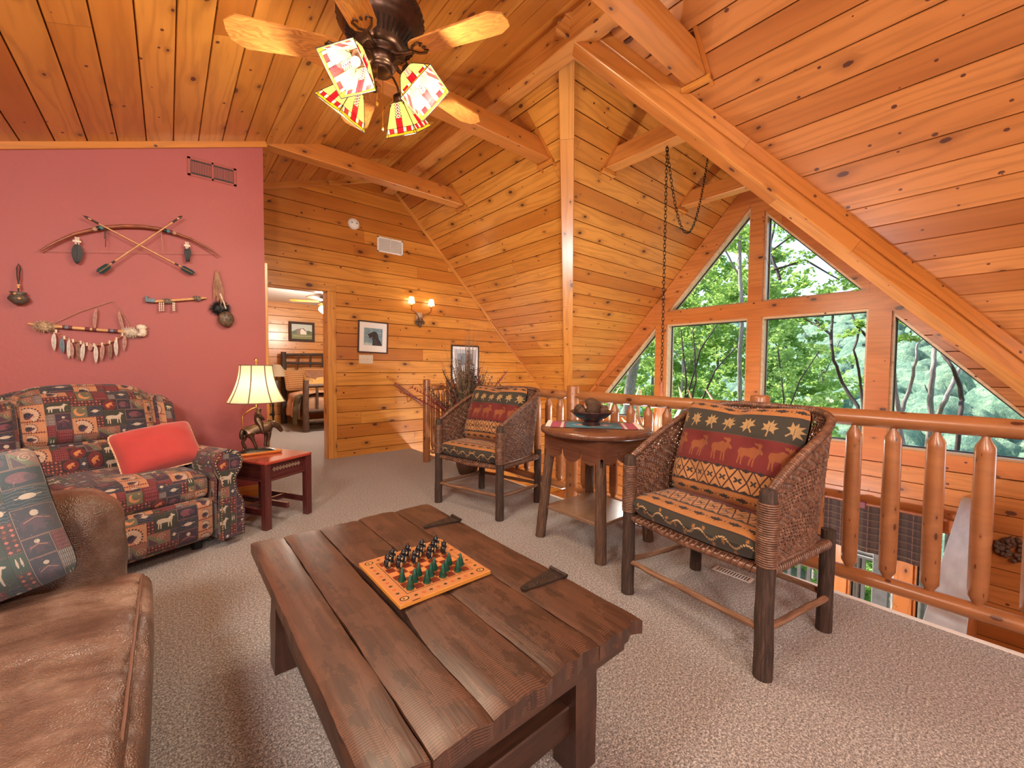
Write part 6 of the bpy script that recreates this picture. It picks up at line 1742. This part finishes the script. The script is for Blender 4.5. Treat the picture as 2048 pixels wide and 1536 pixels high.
# cover draped on the bed: things lying on the bed
cv=thing('bed_cover','tan and striped bed cover draped over the log bed','bed cover',(2.6,8.45,0))
b=MB()
PR=[(-.87,.22),(-.86,.45),(-.82,.62),(-.6,.665),(0,.68),(.6,.665),(.82,.62),(.86,.3)]
def cvp(a,c_,PR=PR):
    k=a*(len(PR)-1);i=min(int(k),len(PR)-2);f=k-i;return (PR[i][0]*(1-f)+PR[i+1][0]*f-(.03*math.sin(c_*16)*(a<.15)),-.70+1.0*c_,PR[i][1]*(1-f)+PR[i+1][1]*f)
b.grid(cvp,21,24);kid('blanket',b,M['blanket'],cv)
b=MB().grid(lambda a,c_:tuple(Vector(cvp(a,c_*.34))+Vector((-.012*(a<.3),0,.008))),21,10,uvfn=lambda a,c_:(a*1.8,c_*.4));kid('striped_panel',b,M['bedst'],cv)
b=MB().grid(lambda a,c_:tuple(Vector(cvp(a*.35,c_*.24))+Vector((-.05-.03*c_,-.03,.016-.1*(1-a)))),12,10);kid('olive_throw',b,M['olive'],cv)
def bpil(lab,x,y,z,w,h,mt_,rx,rz=0):
    o=MB().pillow(w,h,.16,12,uv=(0,w,0,h)).build('bed_pillow',mt_);o.matrix_world=T(x,y,z)@RZ(rz)@RX(R(rx));tag(o,lab,'pillow','pillows on the log bed');return o
bpil('striped bed pillow standing at the left post of the log bed',1.97,8.98,.86,.50,.44,M['bedst'],72,R(12))
bpil('striped bed pillow against the headboard behind the gold pillow',2.35,9.02,.92,.60,.42,M['bedst'],74)
gp=bpil('gold ribbed bed pillow with a brown fringed flap',2.38,8.84,.83,.64,.36,M['bedgold'],70)
b=MB();b.prism([(-.30,.20),(.30,.20),(.30,.10),(.0,-.04),(-.30,.10)],.075,.082)
for k in range(24):
    x=-.29+.58*k/23;y=.10-.14*(1-abs(x)/.3);b.box(x-.004,x+.004,y-.07,y+.005,.072,.076)
kid('fringed_flap',b,M['suede'],gp)
ns=thing('nightstand','dark turned leg nightstand beside the log bed','nightstand',(1.42,9.02,0))
kid('tabletop',MB().lathe([(0,.60),(.22,.60),(.225,.62),(.22,.635),(0,.635)],28),M['old_dark'],ns)
for k in range(3):
    a=2*PI*k/3+.4;o=MB().lathe([(.012,0),(.02,.02),(.012,.08),(.026,.22),(.014,.3),(.024,.45),(.016,.60)],10,T(.15*math.cos(a),.15*math.sin(a),0)).build('leg',M['black_pl'],ns)
kid('lower_shelf',MB().lathe([(0,.2),(.16,.2),(.16,.215),(0,.215)],24),M['black_pl'],ns)
bl=thing('bedside_lamp','small bedside lamp with pale shade behind the doorway','table lamp',(1.62,9.05,.637))
kid('lamp_base',MB().lathe([(0,0),(.06,0),(.03,.03),(.05,.12),(.04,.2),(.008,.28),(.008,.4),(0,.4)],16),M['clay'],bl);kid('lamp_shade',MB().lathe([(.17,.30),(.14,.42),(.07,.53)],24),M['linen'],bl)
framed('picture_frame','rustic framed painting of a white barn in the bedroom',2.14,1.85,.485,.40,.05,M['bark'],M['pic_barn'],.385,.30,y=BY-.03,matc=None)
framed('picture_frame','narrow bark picture frame on the bedroom wall next to the barn painting',2.86,1.74,.50,.46,.06,M['bark'],M['pic_winter'],.38,.34,y=BY-.03,matc=None)
bf=thing('ceiling_fan','small bedroom ceiling fan with a lit white glass bowl','ceiling fan',(2.02,7.15,2.2))
kid('motor',MB().lathe([(.02,.22),(.02,.10),(.10,.09),(.12,.06),(.12,.02),(.06,-.03),(.05,-.06),(0,-.07)],24),M['fan_bronze'],bf)
for k in range(5):
    a=R(12+72*k)
    o=MB().prism([(.12,-.04),(.52,-.06),(.55,-.03),(.55,.03),(.52,.06),(.12,.04)],-.004,.004).build('blade',M['blade'],bf);o.matrix_local=RZ(a)@RX(R(10))@T(0,0,.0)
for k in range(3):
    a=R(215+120*k);kid('glass_shade',MB().lathe([(.03,.0),(.06,-.03),(.065,-.07),(.03,-.11),(0,-.115)],20,T(.09*math.cos(a),.09*math.sin(a),-.08)),M['bulb_w'],bf)
for s in(-1,1): kid('pull_chain',MB().tube([(s*.02,.03,-.08),(s*.02,.03,-.26)],.003,5).ell((s*.02,.03,-.27),(.008,.008,.012),seg=6,rings=4),M['brass'],bf)

# ------------------------------------------------------------------ outdoors
zg=lambda x:-3.6-.42*max(0,x-8) if x<45 else -19.1
b=MB();b.grid(lambda a,c_:(XW+.3+50*a,-40+110*c_,zg(XW+.3+50*a)+.5*mnoise.noise(Vector((a*9,c_*18,0)))),40,50);struct(b.build('ground',M['ground']))
# forested mountainside
rgn=np.random.default_rng(5)
nx,ny=380,430;X=np.linspace(45,230,nx)[None,:].repeat(ny,0);Y=np.linspace(-75,190,ny)[:,None].repeat(nx,1)
base=-24+(X-45)*.30+6*np.sin(Y*.022+X*.012)+3*np.sin(Y*.06+1.3)+ (Y-60)*-.02
crown=np.zeros_like(X)-5
cell_=2.9
gx0,gy0=int(45/cell_)-1,int(-75/cell_)-1
hx_=rgn.random((110,110,4))
for gi in range(0,70):
    for gj in range(0,98):
        q=hx_[gi,gj];cx_=(gx0+gi+q[0])*cell_;cy_=(gy0+gj+q[1])*cell_;rr=1.35+1.25*q[2]
        i0=int((cx_-rr-45)/(185/(nx-1)));i1=int((cx_+rr-45)/(185/(nx-1)))+2;j0=int((cy_-rr+75)/(265/(ny-1)));j1=int((cy_+rr+75)/(265/(ny-1)))+2
        i0,j0=max(0,i0),max(0,j0)
        if i1<=i0 or j1<=j0: continue
        d=((X[j0:j1,i0:i1]-cx_)**2+(Y[j0:j1,i0:i1]-cy_)**2)/rr**2
        h_=np.where(d<1,np.sqrt(np.clip(1-d,0,1))*rr*1.15+q[3]*1.6,-5);crown[j0:j1,i0:i1]=np.maximum(crown[j0:j1,i0:i1],h_)
Z=base+np.maximum(crown,-1)+(rgn.random(X.shape)-.5)*.35
V=np.stack([X,Y,Z],-1).reshape(-1,3);idx=np.arange(nx*ny).reshape(ny,nx)
F_=np.stack([idx[:-1,:-1],idx[:-1,1:],idx[1:,1:],idx[1:,:-1]],-1).reshape(-1,4)
me=bpy.data.meshes.new('hillside');me.from_pydata(V.tolist(),[],F_.tolist());me.polygons.foreach_set('use_smooth',[True]*len(F_));me.materials.append(M['hill'])
o=bpy.data.objects.new('hillside',me);COL.objects.link(o);struct(o)
def leaves(b,c,r,n,size,q):
    for k in range(n):
        d=Vector((q.gauss(0,1),q.gauss(0,1),q.gauss(0,1)));d=d.normalized()*(q.random()**.45)
        p=Vector(c)+Vector((d.x*r[0],d.y*r[1],d.z*r[2]))
        u=Vector((q.gauss(0,1),q.gauss(0,1),q.gauss(0,.5))).normalized();v=u.cross(Vector((q.gauss(0,1),q.gauss(0,1),q.gauss(0,1)))).normalized();s=size*q.uniform(.6,1.3)
        b.add([p-u*s,p+v*s*.5,p+u*s,p-v*s*.5],[(0,1,2,3)])
def outtree(lab,stems_,clusters,dist,mat='leaf',size=.07,dens=1.,seed=1,bark_='trunk',name='forest_tree'):
    """stems: polylines of (px,py,width_px); clusters: (px,py,rad_px,depth offset)"""
    q=random.Random(seed);P0=on(stems_[0][0][0],stems_[0][0][1],0,dist)
    t=thing(name,lab,'tree',(P0.x,P0.y,zg(P0.x)),group='trees outside the gable window')
    rt0=Vector(t.location);b=MB()
    for st_ in stems_:
        pts=[];rr=[]
        for i,(x,y,w) in enumerate(st_):
            p=on(x,y,0,dist+.25*math.sin(i*1.7+seed));pts.append(p-rt0);rr.append(w/2*(p-Vector((0,0,CAMH))).dot(fw)/F_PX*.62)
        # refine
        P=[];Rr=[]
        for i in range(len(pts)-1):
            for k in range(4): f=k/4;P.append(pts[i].lerp(pts[i+1],f)+Vector((q.gauss(0,1),q.gauss(0,1),q.gauss(0,1)))*rr[i]*.18);Rr.append(rr[i]*(1-f)+rr[i+1]*f)
        P.append(pts[-1]);Rr.append(rr[-1]);b.tube(P,Rr,8)
    if stems_[0][0][1]>700:
        p=on(stems_[0][0][0],stems_[0][0][1],0,dist)-rt0;b.tube([p,Vector((0,0,-.5))],[stems_[0][0][2]/2*dist/(F_PX*.93)]*2,8)
    b.build('trunk',M[bark_],t)
    lb=MB()
    for (x,y,r,dz) in clusters:
        p=on(x,y,0,dist+dz);R_=r*(p-Vector((0,0,CAMH))).dot(fw)/F_PX;c=p-rt0
        # twigs
        n=int(dens*150*(r/30)**2)
        # break into sprays so that sky shows between
        ns_=max(4,int(r/5))
        for k in range(ns_):
            d=Vector((q.uniform(-1,1),q.gauss(0,.5),q.gauss(0,.45)));cc=c+Vector((d.x*R_*.9,d.y*R_,d.z*R_))
            leaves(lb,cc,(R_*.5,R_*.42,R_*.26),max(6,n//ns_),size,q)
    lb.build('foliage',M[mat],t);return t
# near trees seen in each pane
outtree('thick mossy trunk low behind the left corner pane',[[(1250,860,34),(1262,760,34),(1276,690,30),(1290,600,26)]],[(1230,720,40,0),(1290,650,40,.5),(1270,860,40,.5)],13,'leaf',.07,.9,1)
outtree('straight tall tree just left of the centre post',[[(1478,860,15),(1480,740,14),(1484,620,13),(1478,500,11),(1486,420,9)],[(1482,560,6),(1450,500,5),(1430,460,3)]],[(1450,470,40,0),(1420,540,50,.4),(1470,600,40,.6),(1400,600,40,1),(1490,440,34,-.3),(1380,560,35,0)],12,'leaf',.065,1.2,2)
outtree('clump of thin dark stems in the left middle pane',[[(1368,860,7),(1372,760,6),(1362,660,4)],[(1372,800,6),(1400,700,5),(1440,640,3)],[(1376,840,6),(1392,760,5),(1386,660,4),(1404,620,3)],[(1392,830,6),(1430,740,5),(1476,690,3)]],[(1360,690,34,0),(1400,680,36,.5),(1440,720,34,.4),(1380,760,30,.8),(1430,790,34,.3),(1470,800,26,.5),(1350,800,26,.2)],10.5,'leaf',.055,.9,3,'bark')
outtree('leafy sapling low in the right middle pane',[[(1560,900,6),(1568,800,5),(1556,700,4)],[(1562,860,5),(1600,760,4),(1640,700,3)]],[(1560,660,36,0),(1600,640,40,.4),(1550,740,40,.5),(1590,760,44,.2),(1560,820,44,.6),(1620,820,36,.3),(1640,700,30,.4),(1600,880,40,.3)],12,'leaf2',.06,.95,4,'bark')
outtree('dark curving tree leaning left in the right middle pane',[[(1728,900,12),(1716,812,11),(1684,766,10),(1668,720,9),(1660,668,8),(1630,640,6)],[(1662,690,8),(1664,640,7),(1668,600,5)],[(1640,655,5),(1600,632,4)]],[(1640,628,30,0),(1668,610,26,.2),(1600,640,26,.1),(1700,600,24,.3)],11,'leaf',.055,1.0,5,'bark')
outtree('thin wavy tree beside the right hand post',[[(1732,900,9),(1722,780,8),(1718,740,8),(1708,700,6),(1718,660,7),(1700,620,5)],[(1726,690,6),(1740,690,6)],[(1712,650,6),(1730,670,8),(1742,690,8)]],[(1710,640,24,0),(1735,630,22,.2),(1700,662,20,.2),(1725,600,22,.2)],10,'leaf',.05,1.1,6,'bark')
outtree('forked dark tree in the right side pane',[[(1810,920,18),(1798,850,16),(1790,760,10),(1786,700,8),(1784,660,7)],[(1800,830,13),(1818,780,10),(1832,720,8),(1834,690,6),(1850,672,4)]],[(1800,640,24,0),(1826,670,26,.2),(1850,684,20,.1),(1790,610,20,.2),(1860,670,14,.2)],10,'leaf',.05,1.1,7,'trunk')
outtree('pale straight trunk in the right side pane',[[(1858,900,17),(1862,800,15),(1866,740,14),(1869,690,12),(1872,640,10)],[(1858,788,5),(1850,770,3)]],[(1880,600,20,0)],11,'leaf',.05,.6,8,'trunk')
outtree('pale leaning trunk crossing the right side pane',[[(1868,850,14),(1890,800,14),(1910,756,12),(1926,725,9),(1950,690,8)]],[(1960,660,20,0)],11.6,'leaf',.05,.6,9,'trunk')
outtree('dark crooked trunk right of the pale trunks',[[(1912,930,13),(1920,830,12),(1924,800,12),(1918,765,12),(1905,735,10),(1888,712,9),(1876,690,7)]],[(1870,660,14,0)],10.8,'leaf',.05,.6,10,'bark')
outtree('oak branches spreading across the top right pane',[[(1560,560,10),(1540,500,8),(1552,430,6)],[(1548,540,7),(1610,520,6),(1680,560,4)],[(1545,500,6),(1600,460,5),(1640,480,3)]],[(1550,440,30,0),(1590,470,30,.5),(1640,500,28,.3),(1620,560,30,.6),(1680,560,30,.3),(1560,560,36,.4),(1700,580,26,.2),(1600,520,26,0),(1560,500,30,.3),(1660,590,30,.3),(1720,590,24,.5)],13,'leaf',.06,.8,11,'bark')
# taller trees farther back fill the left side
k_=0
for (px,d,lab) in ((1215,19,'bushy tree farther back at the left corner pane'),(1300,21,'broad tree behind the left side pane'),(1360,18,'pale green tree behind the thin stems'),(1430,23,'tall leafy tree behind the left middle pane'),(1500,20,'tree crown behind the centre post'),(1570,24,'light green tree behind the sapling'),(1640,28,'farther pale tree at the right middle pane')):
    k_+=1;q=random.Random(k_+40);top=[640,560,500,430,430,560,700][k_-1]
    cl=[(px+q.uniform(-45,45),y_+q.uniform(-12,12),q.uniform(30,44),q.uniform(-1,1)) for y_ in range(top+20,960,26) for _ in range(2)]
    outtree(lab,[[(px,900,9),(px+6,740,8),(px-4,top+60,6)],[(px+4,760,5),(px+40,680,3)],[(px,720,5),(px-40,650,3)]],cl,d,'leaf2' if k_%2 else 'leaf',.13,1.15,k_+50,'trunk')
for (px,d,y0,lab) in ((1700,30,900,'low shrub crown below the deck at the right middle pane'),(1620,15,990,'bush below the deck under the valance'),(1700,14,1130,'bush seen through the deck balusters'),(1560,14,1060,'leafy bush beyond the deck on the left'),(1790,13,1160,'bush beyond the deck at the right')):
    q=random.Random(px);cl=[(px+q.uniform(-60,60),y0+q.uniform(-40,60),q.uniform(26,40),q.uniform(-.6,.6)) for _ in range(10)]
    t=outtree(lab,[[(px,y0+60,6),(px+5,y0,5),(px,y0-30,3)]],cl,d,'leaf2',.09,1.0,px,'bark',name='shrub')
    t['category']='shrub';t['group']='shrubs beyond the deck'
# deck and its railing
struct(MB().box(XW+.25,8.4,-2.5,6.5,-2.85,-2.70).build('floor_deck',M['deckwood']))
dr=thing('deck_railing','weathered grey deck railing outside the lower windows','railing',(8.2,2,-2.7))
def kd(name,b): o=b.build(name,M['deckwood'],dr);o.matrix_parent_inverse=Matrix.Translation(-Vector(dr.location));return o
kd('top_rail',MB().box(8.13,8.27,-2.5,6.5,-1.74,-1.70,bev=.004).tube([(8.2,-2.5,-1.66),(8.2,6.5,-1.66)],.035,8))
kd('bottom_rail',MB().box(8.17,8.23,-2.5,6.5,-2.62,-2.56))
for y in (-1.,1.06,3.0,5.0): kd('post',MB().box(8.12,8.28,y-.09,y+.09,-2.70,-1.5,bev=.006))
for k in range(62): kd('baluster',MB().box(8.18,8.22,-2.4+k*.14,-2.4+k*.14+.045,-2.58,-1.72))

# ------------------------------------------------------------------ light
w=bpy.data.worlds.new('world');sc.world=w;w.use_nodes=True;nt=w.node_tree;bg=nt.nodes['Background']
sky=nt.nodes.new('ShaderNodeTexSky');sky.sky_type='NISHITA';sky.sun_disc=False;sky.sun_elevation=R(48);sky.sun_rotation=R(-20);sky.air_density=1.3;sky.dust_density=1.2
nt.links.new(sky.outputs[0],bg.inputs[0]);bg.inputs[1].default_value=SKY
def light(name,ty,loc,e,col=(1,1,1),rad=.05,rot=None,size=None,parent=None,**kw):
    l=bpy.data.lights.new(name,ty);l.energy=e;l.color=col
    if ty in('POINT','SPOT'): l.shadow_soft_size=rad
    if ty=='AREA': l.shape='RECTANGLE';l.size,l.size_y=size
    if ty=='SUN': l.angle=R(1.0)
    for k,v in kw.items(): setattr(l,k,v)
    o=bpy.data.objects.new(name,l);COL.objects.link(o);o.location=loc
    if rot: o.rotation_euler=rot
    if parent is not None: o.parent=parent
    return o
sv=Vector((-.02,.74,.66)).normalized()
s=light('sun','SUN',(0,0,20),SUN,(1,.95,.86));s.rotation_mode='QUATERNION';s.rotation_quaternion=sv.to_track_quat('Z','Y')

warm=(1,.84,.60)
for i,p in enumerate(FLB): light('fan_light','POINT',p,FANW,warm,.03)
light('table_light','POINT',(.51,3.60,H_+.50),2.6,(1,.78,.5),.04)
for p in SCB: light('sconce_light','POINT',p,2.2,(1,.76,.45),.015)
for p in CHB: light('chandelier_light','POINT',p,CHANW,(1,.92,.82),.03)
light('bedroom_light','POINT',(2.02,7.15,1.88),95,(1,.86,.70),.12)
# fill lights added out of view: ceiling lights in the loft, a hall pendant
def flush(x,y,e,r=.17):
    z=zL(x);t=thing('added_ceiling_light','round glass ceiling light added as unseen fill in the loft','ceiling light',(x,y,z-.05),group='added fill lights out of view in the loft')
    kid('pan',MB().lathe([(r+.01,.03),(r+.015,.0),(r,-.01)],32),M['fan_bronze'],t);kid('glass_bowl',MB().lathe([(r,-.005),(r*.9,-.05),(r*.5,-.08),(0,-.09)],32),M['bulb_w'],t)
    light('ceiling_fill_light','POINT',(x,y,z-.32),e,(1,.93,.84),.2)

flush(-1.0,-1.6,BACKW);flush(-1.25,.9,BACKW*.5);flush(.9,-1.9,BACKW*.45)
pn=thing('added_pendant','white glass pendant added as unseen fill over the lower hall','pendant light',(4.3,-1.65,.85))
kid('glass_globe',MB().lathe([(.03,.16),(.10,.13),(.15,.03),(.14,-.08),(.08,-.14),(0,-.16)],28),M['bulb_w'],pn);kid('cord',MB().tube([(0,0,.15),(0,0,.70)],.005,6),M['black_pl'],pn)
light('pendant_fill_light','POINT',(4.3,-1.5,.45),HALLW,(.78,.89,1),.2)  # fill added to brighten the gable boards and railing

for i_,(x,y) in enumerate(((3.55,1.5),(3.5,3.2))):
    fl_=thing('floor_lamp','open topped floor lamp standing in the great room below the loft','floor lamp',(x,y,ZF),group='floor lamps in the great room below')
    kid('base',MB().lathe([(0,0),(.14,0),(.14,.02),(.02,.04),(0,.04)],24),M['iron'],fl_);kid('pole',MB().tube([(0,0,.03),(0,0,1.25)],.012,8),M['iron'],fl_);kid('bowl_shade',MB().lathe([(.02,1.22),(.10,1.24),(.17,1.32)],24),M['iron'],fl_)
    light('floor_lamp_light','POINT',(x,y,ZF+1.50),DOWNW,(.92,.96,1),.13)

sc.view_settings.view_transform='Standard';sc.view_settings.look='None';sc.view_settings.gamma=1;sc.view_settings.use_curve_mapping=False
sc.view_settings.exposure=EXPO
cy=sc.cycles;cy.use_denoising=True;cy.denoiser='OPENIMAGEDENOISE';cy.use_adaptive_sampling=True;cy.adaptive_threshold=.02
cy.max_bounces=9;cy.diffuse_bounces=5;cy.glossy_bounces=3;cy.transmission_bounces=6;cy.transparent_max_bounces=10
cy.sample_clamp_indirect=6;cy.caustics_reflective=False;cy.caustics_refractive=False
